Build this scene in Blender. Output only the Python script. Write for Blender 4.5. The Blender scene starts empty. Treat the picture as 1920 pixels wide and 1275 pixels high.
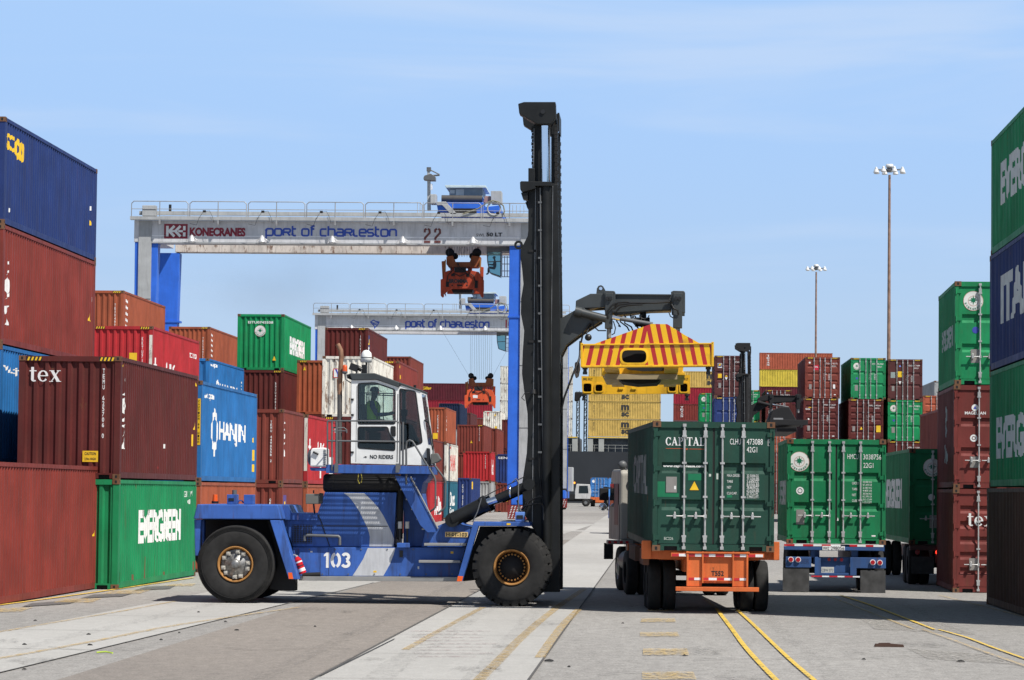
import bpy, bmesh, math, random
from mathutils import Vector, Matrix
rnd = random.Random(7)
SC = bpy.context.scene
COL = SC.collection
# ---------------------------------------------------------------- camera, world, sun, exposure
F = 5800.0; HC = 2.38; R_ = math.radians
qx, qy = 283.0, 285.6; ROLL = R_(0.6)
PITCH = math.atan(qy / F); YAW = math.atan(qx / F * math.cos(PITCH))
cd = bpy.data.cameras.new('camera'); cam = bpy.data.objects.new('camera', cd); COL.objects.link(cam)
cd.sensor_width = 36; cd.lens = F / 1920 * 36; cd.clip_start = 1; cd.clip_end = 20000
CM = Matrix.Rotation(YAW, 3, 'Z') @ Matrix.Rotation(math.pi / 2 + PITCH, 3, 'X') @ Matrix.Rotation(ROLL, 3, 'Z')
cam.matrix_world = Matrix.Translation((0, 0, HC)) @ CM.to_4x4()
SC.camera = cam
w = bpy.data.worlds.new('World'); SC.world = w; w.use_nodes = True
SUN = Vector((0.44, -0.37, 0.82)).normalized()
nt = w.node_tree; nd = nt.nodes; lk = nt.links
sky = nd.new('ShaderNodeTexSky'); sky.sky_type = 'NISHITA'; sky.sun_disc = False
sky.sun_elevation = math.asin(SUN.z); sky.sun_rotation = math.atan2(SUN.x, SUN.y)
sky.air_density = 1.0; sky.dust_density = 0.6; sky.ozone_density = 1.5; sky.altitude = 0
def wn(t, **k):
    x = nd.new(t)
    for a, v in k.items(): setattr(x, a, v)
    return x
tc = wn('ShaderNodeTexCoord'); sp0 = wn('ShaderNodeSeparateXYZ'); lk.new(tc.outputs['Generated'], sp0.inputs[0])
def wr(src, a, b, c=0.0, d=1.0):
    r = wn('ShaderNodeMapRange', interpolation_type='SMOOTHSTEP')
    for i, v in enumerate((a, b, c, d)): r.inputs[i + 1].default_value = v
    lk.new(src, r.inputs[0]); return r.outputs[0]
low = wn('ShaderNodeMixRGB'); low.inputs[1].default_value = (8.76, 11.22, 13.86, 1); low.inputs[2].default_value = (7.14, 10.88, 16.83, 1); lk.new(wr(sp0.outputs[2], 0.0, 0.13), low.inputs[0])
hz = wn('ShaderNodeMixRGB'); lk.new(wr(sp0.outputs[2], 0.155, 0.33), hz.inputs[0]); lk.new(low.outputs[0], hz.inputs[1]); lk.new(sky.outputs[0], hz.inputs[2])
mp = wn('ShaderNodeMapping'); mp.inputs['Scale'].default_value = (2.2, 2.2, 22.0); mp.inputs['Rotation'].default_value = (0.02, 0.06, 0); mp.inputs['Location'].default_value = (0.3, 0, -0.45)
nz = wn('ShaderNodeTexNoise'); nz.inputs['Scale'].default_value = 1.7; nz.inputs['Detail'].default_value = 8; nz.inputs['Roughness'].default_value = 0.5; nz.inputs['Distortion'].default_value = 0.5
lk.new(tc.outputs['Generated'], mp.inputs[0]); lk.new(mp.outputs[0], nz.inputs[0])
mul = wn('ShaderNodeMath', operation='MULTIPLY'); lk.new(wr(nz.outputs[0], 0.44, 0.66, 0, 0.42), mul.inputs[0]); lk.new(wr(sp0.outputs[2], 0.03, 0.11), mul.inputs[1])
mx = wn('ShaderNodeMixRGB'); mx.inputs[2].default_value = (11.22, 13.09, 16.15, 1); lk.new(mul.outputs[0], mx.inputs[0]); lk.new(hz.outputs[0], mx.inputs[1])
bg = nd['Background']; lk.new(mx.outputs[0], bg.inputs[0]); bg.inputs[1].default_value = 0.05
sl = bpy.data.lights.new('sun', 'SUN'); sl.energy = 5.0; sl.angle = R_(0.53); sl.color = (1, 0.955, 0.89)
so = bpy.data.objects.new('sun', sl); COL.objects.link(so); so.rotation_euler = SUN.to_track_quat('Z', 'Y').to_euler(); so.location = (20, 0, 60)
SC.view_settings.view_transform = 'Standard'; SC.view_settings.look = 'None'; SC.view_settings.exposure = 0.2; SC.view_settings.gamma = 1
SC.render.resolution_x = 1024; SC.render.resolution_y = 680

# ---------------------------------------------------------------- pixel -> world helpers (surveying the photograph)
CL = Vector((0, 0, HC))
def ray(x, y): return CM @ Vector(((x - 960) / F, (637.5 - y) / F, -1))
def W(x, y, Y):
    r = ray(x, y); t = Y / r.y; return CL + r * t
def GZ(Y): return 0.0 if Y < 130 else min(0.6, (Y - 130) / 110 * 0.6)
def G(x, y):
    r = ray(x, y); t = -HC / r.z
    if t < 0 or t * r.y > 130:
        lo, hi = 100., 600.
        for _ in range(50):
            m = (lo + hi) / 2; p = CL + r * (m / r.y)
            if p.z > GZ(m): lo = m
            else: hi = m
        t = lo / r.y
    return CL + r * t
def solveY(x, y, H):          # distance at which a stack of height H standing on the ground tops out at this pixel
    lo, hi = 30., 700.
    for _ in range(60):
        m = (lo + hi) / 2
        if W(x, y, m).z < H + GZ(m): lo = m
        else: hi = m
    return lo

# ---------------------------------------------------------------- materials
MC = {}
def _p(m): return m.node_tree.nodes, m.node_tree.links, m.node_tree.nodes['Principled BSDF']
def mat(name, col, rough=0.6, metal=0.0, var=0.12, emit=None, scale=3.0, bump=0.0, spec=None):
    if name in MC: return MC[name]
    m = bpy.data.materials.new(name); m.use_nodes = True; n, l, b = _p(m)
    b.inputs['Roughness'].default_value = rough; b.inputs['Metallic'].default_value = metal
    if spec is not None: b.inputs['Specular IOR Level'].default_value = spec
    g = n.new('ShaderNodeNewGeometry'); t = n.new('ShaderNodeTexNoise'); t.inputs['Scale'].default_value = scale; t.inputs['Detail'].default_value = 6
    l.new(g.outputs['Position'], t.inputs['Vector'])
    mr = n.new('ShaderNodeMapRange'); mr.inputs[1].default_value = 0.3; mr.inputs[2].default_value = 0.7; mr.inputs[3].default_value = 1 - var; mr.inputs[4].default_value = 1 + var
    l.new(t.outputs[0], mr.inputs[0])
    hs = n.new('ShaderNodeHueSaturation'); hs.inputs['Color'].default_value = (*col, 1); l.new(mr.outputs[0], hs.inputs['Value']); l.new(hs.outputs[0], b.inputs['Base Color'])
    if emit: b.inputs['Emission Color'].default_value = (*emit[0], 1); b.inputs['Emission Strength'].default_value = emit[1]
    if bump:
        bp = n.new('ShaderNodeBump'); bp.inputs['Strength'].default_value = bump; bp.inputs['Distance'].default_value = 0.02; l.new(t.outputs[0], bp.inputs['Height']); l.new(bp.outputs[0], b.inputs['Normal'])
    MC[name] = m; return m
def paint(name, col, rust=0.25, rough=0.6, fade=0.12, grime=0.3):
    """weathered steel paint: faded patches, vertical grime streaks, rust blooms"""
    if name in MC: return MC[name]
    m = bpy.data.materials.new(name); m.use_nodes = True; n, l, b = _p(m)
    b.inputs['Specular IOR Level'].default_value = 0.28
    g = n.new('ShaderNodeNewGeometry'); oi = n.new('ShaderNodeObjectInfo')
    ad = n.new('ShaderNodeVectorMath'); ad.operation = 'ADD'; sc_ = n.new('ShaderNodeVectorMath'); sc_.operation = 'SCALE'
    l.new(oi.outputs['Random'], sc_.inputs[0]); sc_.inputs['Scale'].default_value = 37.0
    l.new(g.outputs['Position'], ad.inputs[0]); l.new(sc_.outputs[0], ad.inputs[1])
    def noise(s, vec, det=6, rg=0.55):
        t = n.new('ShaderNodeTexNoise'); t.inputs['Scale'].default_value = s; t.inputs['Detail'].default_value = det; t.inputs['Roughness'].default_value = rg
        mpn = n.new('ShaderNodeMapping'); mpn.inputs['Scale'].default_value = vec; l.new(ad.outputs[0], mpn.inputs[0]); l.new(mpn.outputs[0], t.inputs[0]); return t
    def rng(src, a, bb, c, d):
        r = n.new('ShaderNodeMapRange'); r.inputs[1].default_value = a; r.inputs[2].default_value = bb; r.inputs[3].default_value = c; r.inputs[4].default_value = d; l.new(src, r.inputs[0]); return r
    n1 = noise(0.9, (1, 1, 1), 5); n2 = noise(3.5, (1.6, 1.6, 0.22), 6, 0.65); n3 = noise(2.6, (1, 1, 0.35), 9, 0.75)
    hs = n.new('ShaderNodeHueSaturation'); hs.inputs['Color'].default_value = (*col, 1); hs.inputs['Saturation'].default_value = 0.98
    l.new(rng(n1.outputs[0], 0.3, 0.7, 1 - fade, 1 + fade * 1.3).outputs[0], hs.inputs['Value'])
    mg = n.new('ShaderNodeMixRGB'); mg.inputs[2].default_value = (col[0] * 0.45 + 0.02, col[1] * 0.45 + 0.018, col[2] * 0.45 + 0.015, 1)
    l.new(rng(n2.outputs[0], 0.48, 0.78, 0, grime * 1.6).outputs[0], mg.inputs[0]); l.new(hs.outputs[0], mg.inputs[1])
    mr = n.new('ShaderNodeMixRGB'); mr.inputs[2].default_value = (0.13, 0.055, 0.025, 1)
    rr = rng(n3.outputs[0], 0.70 - rust * 0.18, 0.76 - rust * 0.16, 0, 0.85); l.new(rr.outputs[0], mr.inputs[0]); l.new(mg.outputs[0], mr.inputs[1])
    n4 = noise(5.0, (2.2, 2.2, 0.09), 5, 0.6); n5 = noise(0.7, (1, 1, 1.2), 4, 0.6)
    mm = n.new('ShaderNodeMath'); mm.operation = 'MULTIPLY'; l.new(rng(n4.outputs[0], 0.60, 0.70, 0, 0.75).outputs[0], mm.inputs[0]); l.new(rng(n5.outputs[0], 0.48, 0.62, 0, min(1, rust * 2.2)).outputs[0], mm.inputs[1])
    mr2 = n.new('ShaderNodeMixRGB'); mr2.inputs[2].default_value = (0.11, 0.045, 0.022, 1); l.new(mm.outputs[0], mr2.inputs[0]); l.new(mr.outputs[0], mr2.inputs[1])
    l.new(mr2.outputs[0], b.inputs['Base Color'])
    l.new(rng(n2.outputs[0], 0.3, 0.8, rough - 0.1, rough + 0.25).outputs[0], b.inputs['Roughness'])
    bp = n.new('ShaderNodeBump'); bp.inputs['Strength'].default_value = 0.5; bp.inputs['Distance'].default_value = 0.05; l.new(n1.outputs[0], bp.inputs['Height']); l.new(bp.outputs[0], b.inputs['Normal'])
    MC[name] = m; return m
CC = dict(brown=(0.215, 0.042, 0.027), maroon=(0.115, 0.019, 0.016), redbrown=(0.245, 0.036, 0.025), orange=(0.385, 0.09, 0.036), red=(0.47, 0.018, 0.024), dkbrown=(0.075, 0.035, 0.024), magellan=(0.185, 0.033, 0.027),
          green=(0.0, 0.25, 0.08), evg=(0.006, 0.24, 0.085), dkgreen=(0.01, 0.07, 0.042), fgreen=(0.004, 0.17, 0.062), blue=(0.015, 0.165, 0.46), navy=(0.016, 0.04, 0.17), dknavy=(0.008, 0.02, 0.06),
          white=(0.70, 0.67, 0.59), gray=(0.33, 0.34, 0.34), yellow=(0.62, 0.41, 0.10), yel2=(0.66, 0.50, 0.05), teal=(0.02, 0.14, 0.21), ltblue=(0.045, 0.22, 0.58), plum=(0.105, 0.028, 0.028), ship_maroon=(0.115, 0.012, 0.022), ship_red=(0.34, 0.012, 0.03), salmon=(0.47, 0.105, 0.05))
for k_ in CC:
    if k_ not in ('white', 'gray', 'fgreen'): CC[k_] = tuple(v_ * (0.84 if k_ not in ('green', 'evg', 'yellow', 'yel2') else 0.92) for v_ in CC[k_])
CC['dkgreen'] = (0.013, 0.058, 0.040)
def cpaint(c):
    return paint('paint_' + c, CC[c], rust=0.9 if c == 'white' else (0.18 if c in ('green', 'blue', 'navy') else 0.38), fade=0.17, grime=0.5 if c in ('white',) else 0.4)
white = mat('white_lettering', (0.78, 0.78, 0.76), 0.55, var=0.08)
black = mat('black_paint', (0.012, 0.012, 0.013), 0.45)
blackm = mat('matt_black', (0.008, 0.008, 0.009), 0.8)
rubber = mat('tyre_rubber', (0.0155, 0.015, 0.0145), 0.88, var=0.35, scale=7, bump=0.3)
galv = mat('galvanised', (0.48, 0.48, 0.47), 0.42, 0.35, var=0.15, scale=9)
chrome = mat('chrome', (0.75, 0.78, 0.82), 0.16, 1.0, var=0.03)
rustm = paint('rusty_steel', (0.17, 0.085, 0.045), rust=1.0, rough=0.8)
yel = mat('yellow_mark', (0.72, 0.43, 0.01), 0.5)
yelw = mat('warning_yellow', (0.80, 0.50, 0.015), 0.5)
redm = mat('red_mark', (0.6, 0.02, 0.02), 0.5)
plate = mat('data_plate', (0.30, 0.28, 0.26), 0.5, 0.3)
orangem = mat('orange_reflector', (0.85, 0.12, 0.01), 0.4)
gasketm = mat('dark_gasket', (0.02, 0.019, 0.018), 0.7)  # dark rubber of the door seals, also used for crane leg seams

# ---------------------------------------------------------------- mesh builder
class MB:
    def __init__(s): s.v = []; s.f = []; s.m = []; s.sm = []
    def add(s, vs, fs, mi=0, smooth=False):
        o = len(s.v); s.v += [tuple(p) for p in vs]
        for f in fs: s.f.append(tuple(i + o for i in f)); s.m.append(mi); s.sm.append(smooth)
        return s
    def box(s, x0, x1, y0, y1, z0, z1, mi=0):
        return s.add([(x0, y0, z0), (x1, y0, z0), (x1, y1, z0), (x0, y1, z0), (x0, y0, z1), (x1, y0, z1), (x1, y1, z1), (x0, y1, z1)],
                     [(0, 3, 2, 1), (4, 5, 6, 7), (0, 1, 5, 4), (1, 2, 6, 5), (2, 3, 7, 6), (3, 0, 4, 7)], mi)
    def prism(s, pts, y0, y1, mi=0):      # polygon in (x,z) pushed along y
        a = sum(pts[i][0] * pts[(i + 1) % len(pts)][1] - pts[(i + 1) % len(pts)][0] * pts[i][1] for i in range(len(pts)))
        if a < 0: pts = pts[::-1]
        n = len(pts)
        vs = [(p[0], y0, p[1]) for p in pts] + [(p[0], y1, p[1]) for p in pts]
        fs = [tuple(range(n)), tuple(range(2 * n - 1, n - 1, -1))] + [(i, i + n, (i + 1) % n + n, (i + 1) % n) for i in range(n)]
        return s.add(vs, fs, mi)
    def prismx(s, pts, x0, x1, mi=0):     # polygon in (y,z) pushed along x
        a = sum(pts[i][0] * pts[(i + 1) % len(pts)][1] - pts[(i + 1) % len(pts)][0] * pts[i][1] for i in range(len(pts)))
        if a < 0: pts = pts[::-1]
        n = len(pts)
        vs = [(x0, p[0], p[1]) for p in pts] + [(x1, p[0], p[1]) for p in pts]
        fs = [tuple(range(n - 1, -1, -1)), tuple(range(n, 2 * n))] + [(i, (i + 1) % n, (i + 1) % n + n, i + n) for i in range(n)]
        return s.add(vs, fs, mi)
    def cyl(s, p0, p1, r0, r1=None, n=12, mi=0, caps=True):
        p0, p1 = Vector(p0), Vector(p1); r1 = r0 if r1 is None else r1
        d = (p1 - p0).normalized(); u = d.orthogonal().normalized(); v = d.cross(u)
        vs = [p0 + (u * math.cos(a) + v * math.sin(a)) * r0 for a in [2 * math.pi * i / n for i in range(n)]] + [p1 + (u * math.cos(a) + v * math.sin(a)) * r1 for a in [2 * math.pi * i / n for i in range(n)]]
        s.add(vs, [(i, (i + 1) % n, (i + 1) % n + n, i + n) for i in range(n)], mi, True)
        if caps: s.add(vs, [tuple(range(n - 1, -1, -1)), tuple(range(n, 2 * n))], mi)
        return s
    def tube(s, pts, r, n=8, mi=0):
        pts = [Vector(p) for p in pts]; rings = []
        u = None
        for i, p in enumerate(pts):
            d = ((pts[i] - pts[i - 1]).normalized() if i > 0 else Vector()) + ((pts[i + 1] - pts[i]).normalized() if i < len(pts) - 1 else Vector())
            d.normalize()
            u = d.orthogonal().normalized() if u is None else (u - d * u.dot(d)).normalized()
            v = d.cross(u); rings.append([p + (u * math.cos(a) + v * math.sin(a)) * r for a in [2 * math.pi * k / n for k in range(n)]])
        vs = [q for rg in rings for q in rg]; fs = []
        for i in range(len(pts) - 1):
            for k in range(n): fs.append((i * n + k, i * n + (k + 1) % n, (i + 1) * n + (k + 1) % n, (i + 1) * n + k))
        s.add(vs, fs, mi, True)
        s.add(rings[0], [tuple(range(n - 1, -1, -1))], mi); s.add(rings[-1], [tuple(range(n))], mi)
        return s
    def lathe(s, prof, c, axis='Y', n=40, mi=0, smooth=True):   # prof = [(r, t)] t along axis
        c = Vector(c); vs = []
        for r, t in prof:
            for k in range(n):
                a = 2 * math.pi * k / n; ca, sa = r * math.cos(a), r * math.sin(a)
                vs.append(c + (Vector((ca, t, sa)) if axis == 'Y' else Vector((t, ca, sa)) if axis == 'X' else Vector((ca, sa, t))))
        fs = [(i * n + k, i * n + (k + 1) % n, (i + 1) * n + (k + 1) % n, (i + 1) * n + k) for i in range(len(prof) - 1) for k in range(n)]
        return s.add(vs, fs, mi, smooth)
    def xf(s, M): s.v = [tuple(M @ Vector(p)) for p in s.v]; return s
    def mesh(s, name, mats):
        me = bpy.data.meshes.new(name); me.from_pydata(s.v, [], s.f)
        for m in mats: me.materials.append(m)
        me.polygons.foreach_set('material_index', s.m); me.polygons.foreach_set('use_smooth', s.sm)
        me.update(); return me
    def build(s, name, mats, parent=None, bevel=0, label=None):
        if not isinstance(mats, (list, tuple)): mats = [mats]
        o = bpy.data.objects.new(name, s.mesh(name, mats)); COL.objects.link(o)
        if parent: o.parent = parent
        if bevel:
            b = o.modifiers.new('bevel', 'BEVEL'); b.width = bevel; b.segments = 2; b.limit_method = 'ANGLE'; b.angle_limit = R_(40)
        if label: o['label'] = label
        return o
def link(name, me, parent=None, m=None):
    o = bpy.data.objects.new(name, me); COL.objects.link(o)
    if parent: o.parent = parent
    if m:
        if not isinstance(m, (list, tuple)): m = [m]
        for i, mm in enumerate(m):
            o.material_slots[i].link = 'OBJECT'; o.material_slots[i].material = mm
    return o
def tag(o, label=None, cat=None, group=None, kind=None):
    if label: o['label'] = label
    if cat: o['category'] = cat
    if group: o['group'] = group
    if kind: o['kind'] = kind
    return o
def empty(name, loc=(0, 0, 0), rz=0, label=None, cat=None, group=None, rx=0):
    o = bpy.data.objects.new(name, None); COL.objects.link(o); o.location = loc; o.rotation_euler = (rx, 0, rz); o.empty_display_size = 0.3
    return tag(o, label, cat, group)
def kids(o): return [c for c in bpy.data.objects if c.parent == o]
def copy_tree(o, parent=None, km=None):
    if km is None:
        km = {}
        for c in bpy.data.objects:
            if c.parent: km.setdefault(c.parent.name, []).append(c)
    c = o.copy(); COL.objects.link(c); c.parent = parent
    for ch in km.get(o.name, []): copy_tree(ch, c, km)
    return c

# ---------------------------------------------------------------- lettering
TC = {}
def text2d(s, bold=0.0, sp=1.0):
    k = (s, bold, sp)
    if k not in TC:
        cu = bpy.data.curves.new('t', 'FONT'); cu.body = s; cu.size = 1; cu.offset = bold; cu.resolution_u = 3; cu.fill_mode = 'FRONT'; cu.space_character = sp
        ob = bpy.data.objects.new('t', cu); COL.objects.link(ob)
        dg = bpy.context.evaluated_depsgraph_get(); me = bpy.data.meshes.new_from_object(ob.evaluated_get(dg))
        vs = [(v.co.x, v.co.y) for v in me.vertices]; fs = [tuple(p.vertices) for p in me.polygons]
        bpy.data.objects.remove(ob); bpy.data.curves.remove(cu); bpy.data.meshes.remove(me)
        x0 = min(v[0] for v in vs); x1 = max(v[0] for v in vs); y0 = min(v[1] for v in vs); y1 = max(v[1] for v in vs)
        TC[k] = ([((v[0] - x0) / (x1 - x0), (v[1] - y0) / (y1 - y0)) for v in vs], fs)
    return TC[k]
def tgeo(s, u0, v0, wd, ht, bold=0.0, sp=1.0):
    vs, fs = text2d(s, bold, sp); return [(u0 + a * wd, v0 + b * ht) for a, b in vs], fs
def ribbon(path, wdt):
    path = [Vector(p) for p in path]; L = []; Rr = []
    closed = (path[0] - path[-1]).length < 1e-6; n = len(path)
    for i, p in enumerate(path):
        a = path[i - 1] if i > 0 else (path[-2] if closed else None); b = path[i + 1] if i < n - 1 else (path[1] if closed else None)
        d1 = (p - a).normalized() if a is not None else None; d2 = (b - p).normalized() if b is not None else None
        if d1 is None: d1 = d2
        if d2 is None: d2 = d1
        n1 = Vector((-d1.y, d1.x)); n2 = Vector((-d2.y, d2.x)); mt = (n1 + n2)
        mt = mt.normalized() if mt.length > 1e-4 else n1
        k = min(2.0, 1 / max(0.35, mt.dot(n1))); L.append(p + mt * wdt / 2 * k); Rr.append(p - mt * wdt / 2 * k)
    vs = [tuple(q) for q in L] + [tuple(q) for q in Rr]
    return vs, [(i, i + n, i + 1 + n, i + 1) for i in range(n - 1)]
def arcp(cx, cy, rx, ry, a0, a1, k=6):
    return [(cx + rx * math.cos(R_(a0 + (a1 - a0) * i / k)), cy + ry * math.sin(R_(a0 + (a1 - a0) * i / k))) for i in range(k + 1)]
def rrect(x0, y0, x1, y1, r, k=3, skip=()):
    return arcp(x1 - r, y1 - r, r, r, 0, 90, k) + arcp(x0 + r, y1 - r, r, r, 90, 180, k) + arcp(x0 + r, y0 + r, r, r, 180, 270, k) + arcp(x1 - r, y0 + r, r, r, 270, 360, k)
def portfont(s):
    """rounded techno lettering: returns (strokes, width) in units where x-height is 1"""
    q = 0.28; S = []; x = 0.0
    O = lambda x: [rrect(x, 0, x + 1.25, 1, q) + [(x + 1.25, 1 - q)]]
    for ch in s:
        if ch == ' ': x += 0.75; continue
        if ch == 'o': g = O(x); wd = 1.25
        elif ch == 'p': g = [[(x, -0.45), (x, 1 - q)] + arcp(x + q, 1 - q, q, q, 180, 90, 3) + arcp(x + 1.25 - q, 1 - q, q, q, 90, 0, 3) + arcp(x + 1.25 - q, q, q, q, 0, -90, 3) + [(x + 0.1, 0)]]; wd = 1.25
        elif ch == 'R': g = [[(x, 0), (x, 1 - q)] + arcp(x + q, 1 - q, q, q, 180, 90, 3) + arcp(x + 1.05, 0.75, 0.22, 0.25, 90, -90, 4) + [(x + 0.1, 0.5)], [(x + 0.75, 0.45), (x + 1.2, 0.0)]]; wd = 1.25
        elif ch == 't': g = [[(x + 0.1, 1.45), (x + 0.1, q)] + arcp(x + 0.1 + q, q, q, q, 180, 270, 3) + [(x + 0.75, 0)], [(x + 0.1, 1), (x + 0.75, 1)]]; wd = 0.75
        elif ch == 'f': g = [[(x + 0.2, 0)] + [(x + 0.2, 1.45 - q)] + arcp(x + 0.2 + q, 1.45 - q, q, q, 180, 90, 3) + [(x + 0.75, 1.45)], [(x, 1), (x + 0.7, 1)]]; wd = 0.75
        elif ch == 'c': g = [[(x + 1.1, 1)] + arcp(x + q, 1 - q, q, q, 90, 180, 3) + arcp(x + q, q, q, q, 180, 270, 3) + [(x + 1.1, 0)]]; wd = 1.1
        elif ch == 'h': g = [[(x, 0), (x, 1.45)], [(x + 0.05, 1)] + arcp(x + 1.2 - q, 1 - q, q, q, 90, 0, 3) + [(x + 1.2, 0)]]; wd = 1.2
        elif ch == 'n': g = [[(x, 0), (x, 1 - q)] + arcp(x + q, 1 - q, q, q, 180, 90, 3) + arcp(x + 1.2 - q, 1 - q, q, q, 90, 0, 3) + [(x + 1.2, 0)]]; wd = 1.2
        elif ch == 'a': g = [[(x + 0.1, 1)] + arcp(x + 1.2 - q, 1 - q, q, q, 90, 0, 3) + [(x + 1.2, 0), (x + 0.15, 0), (x, 0.12), (x, 0.42), (x + 0.15, 0.54), (x + 1.15, 0.54)]]; wd = 1.2
        elif ch == 'L': g = [[(x, 1), (x, q)] + arcp(x + q, q, q, q, 180, 270, 3) + [(x + 0.75, 0)]]; wd = 0.75
        elif ch == 'e': g = [[(x + 1.15, 0)] + arcp(x + q, q, q, q, 270, 180, 3) + arcp(x + q, 1 - q, q, q, 180, 90, 3) + arcp(x + 1.15 - q, 1 - q, q, q, 90, 0, 3) + [(x + 1.15, 0.5), (x + 0.1, 0.5)]]; wd = 1.15
        elif ch == 's': g = [[(x + 1.05, 1), (x + 0.2, 1), (x, 0.85), (x, 0.65), (x + 0.2, 0.5), (x + 0.85, 0.5), (x + 1.05, 0.35), (x + 1.05, 0.15), (x + 0.85, 0), (x, 0)]]; wd = 1.05
        S += g; x += wd + 0.33
    return S, x - 0.33
def serif(s):
    """bold roman capitals and the few small letters needed, as polygons on a unit cap height"""
    P = []; x = 0.0
    def R(a, b, c, d): P.append([(x + a, b), (x + c, b), (x + c, d), (x + a, d)])
    def Q(*p): P.append([(x + a, b) for a, b in p])
    def ring(cx, cy, rx, ry, a0, a1, t0, t1, k=12):
        for i in range(k):
            a = R_(a0 + (a1 - a0) * i / k); b = R_(a0 + (a1 - a0) * (i + 1) / k)
            f = lambda an, o: (x + cx + (rx - o * (t1 + (t0 - t1) * abs(math.cos(an)))) * math.cos(an), cy + (ry - o * (t1 + (t0 - t1) * abs(math.cos(an)))) * math.sin(an))
            P.append([f(a, 0), f(b, 0), f(b, 1), f(a, 1)])
    for ch in s:
        if ch == 'C': ring(0.42, 0.5, 0.42, 0.51, 40, 320, 0.2, 0.07); R(0.70, 0.66, 0.76, 0.98); R(0.70, 0.02, 0.76, 0.3); wd = 0.8
        elif ch == 'A': Q((0.08, 0), (0.42, 1), (0.52, 1), (0.18, 0)); Q((0.32, 1), (0.52, 1), (0.86, 0), (0.64, 0)); R(0.22, 0.28, 0.6, 0.36); R(0, 0, 0.28, 0.05); R(0.55, 0, 0.95, 0.05); wd = 0.93
        elif ch == 'P': R(0.1, 0, 0.3, 1); R(0, 0, 0.42, 0.05); R(0, 0.95, 0.3, 1); ring(0.38, 0.73, 0.36, 0.27, -90, 90, 0.2, 0.06, 8); wd = 0.76
        elif ch == 'I': R(0.1, 0, 0.3, 1); R(0, 0, 0.4, 0.05); R(0, 0.95, 0.4, 1); wd = 0.42
        elif ch == 'T': R(0.3, 0, 0.5, 1); R(0.18, 0, 0.62, 0.05); R(0, 0.92, 0.8, 1); R(0, 0.72, 0.05, 0.95); R(0.75, 0.72, 0.8, 0.95); wd = 0.82
        elif ch == 'L': R(0.1, 0, 0.3, 1); R(0, 0, 0.7, 0.07); R(0, 0.95, 0.42, 1); R(0.64, 0.04, 0.7, 0.3); wd = 0.74
        elif ch == 't': R(0.12, 0.12, 0.34, 1.28); R(0, 0.9, 0.55, 0.99); ring(0.35, 0.2, 0.23, 0.2, 180, 320, 0.2, 0.08, 6); wd = 0.6
        elif ch == 'e': ring(0.42, 0.5, 0.42, 0.5, 0, 320, 0.2, 0.07); R(0.16, 0.48, 0.78, 0.56); wd = 0.88
        elif ch == 'x': Q((0.08, 1), (0.34, 1), (0.88, 0), (0.6, 0)); Q((0.12, 0), (0.2, 0), (0.8, 1), (0.7, 1)); R(0, 0.94, 0.4, 1); R(0, 0, 0.3, 0.06); R(0.55, 0, 0.95, 0.06); R(0.6, 0.94, 0.9, 1); wd = 0.95
        else: wd = 0.4
        x += wd + 0.04
    return P, x
# panels: frame = (origin, u, n); corrugation shifts lettering into the troughs like real paint
PITCHC, DEP = 0.278, 0.052
def corr(u, u0, dep=DEP, pitch=PITCHC):
    t = ((u - u0) % pitch) / pitch
    if t < 0.25: return 0.0
    if t < 0.5: return -dep * (t - 0.25) / 0.25
    if t < 0.75: return -dep
    return -dep * (1 - t) / 0.25
def decal(name, geos, m, frame, parent, cor=None, off=0.004):
    """geos: list of (verts2d, faces); placed on a panel as painted marks"""
    o, u, nn = [Vector(a) for a in frame]; v = Vector((0, 0, 1))
    bm = bmesh.new(); lift = 0.0
    for vs, fs in geos:
        bv = [bm.verts.new((a, b, lift)) for a, b in vs]; lift += 0.0004
        if lift > 0.003: lift = 0
        for f in fs:
            try: bm.faces.new([bv[i] for i in f])
            except ValueError: pass
    if cor is not None:
        u0, dep, pitch = cor
        a = min(q.co.x for q in bm.verts); b = max(q.co.x for q in bm.verts)
        k = math.floor((a - u0) / pitch * 4)
        while u0 + k * pitch / 4 < b:
            t = u0 + k * pitch / 4; k += 1
            if t > a: bmesh.ops.bisect_plane(bm, geom=bm.verts[:] + bm.edges[:] + bm.faces[:], plane_co=(t, 0, 0), plane_no=(1, 0, 0))
    for q in bm.verts:
        d = corr(q.co.x, cor[0], cor[1], cor[2]) if cor is not None else 0
        q.co = o + u * q.co.x + v * q.co.y + nn * (d + off + q.co.z)
    bm.normal_update()
    for f in bm.faces:
        if f.normal.dot(nn) < 0: f.normal_flip()
    me = bpy.data.meshes.new(name); bm.to_mesh(me); bm.free(); me.materials.append(m)
    ob = bpy.data.objects.new(name, me); COL.objects.link(ob); ob.parent = parent; return ob
def quad(a, b, c, d): return ([(a, b), (c, b), (c, d), (a, d)], [(0, 1, 2, 3)])
def polyg(p): return (list(p), [tuple(range(len(p)))])
def disc(cx, cy, r, n=24, r0=None):
    if r0 is None: return polyg([(cx + r * math.cos(2 * math.pi * i / n), cy + r * math.sin(2 * math.pi * i / n)) for i in range(n)])
    vs = [(cx + r * math.cos(2 * math.pi * i / n), cy + r * math.sin(2 * math.pi * i / n)) for i in range(n)] + [(cx + r0 * math.cos(2 * math.pi * i / n), cy + r0 * math.sin(2 * math.pi * i / n)) for i in range(n)]
    return vs, [(i, (i + 1) % n, (i + 1) % n + n, i + n) for i in range(n)]
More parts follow.
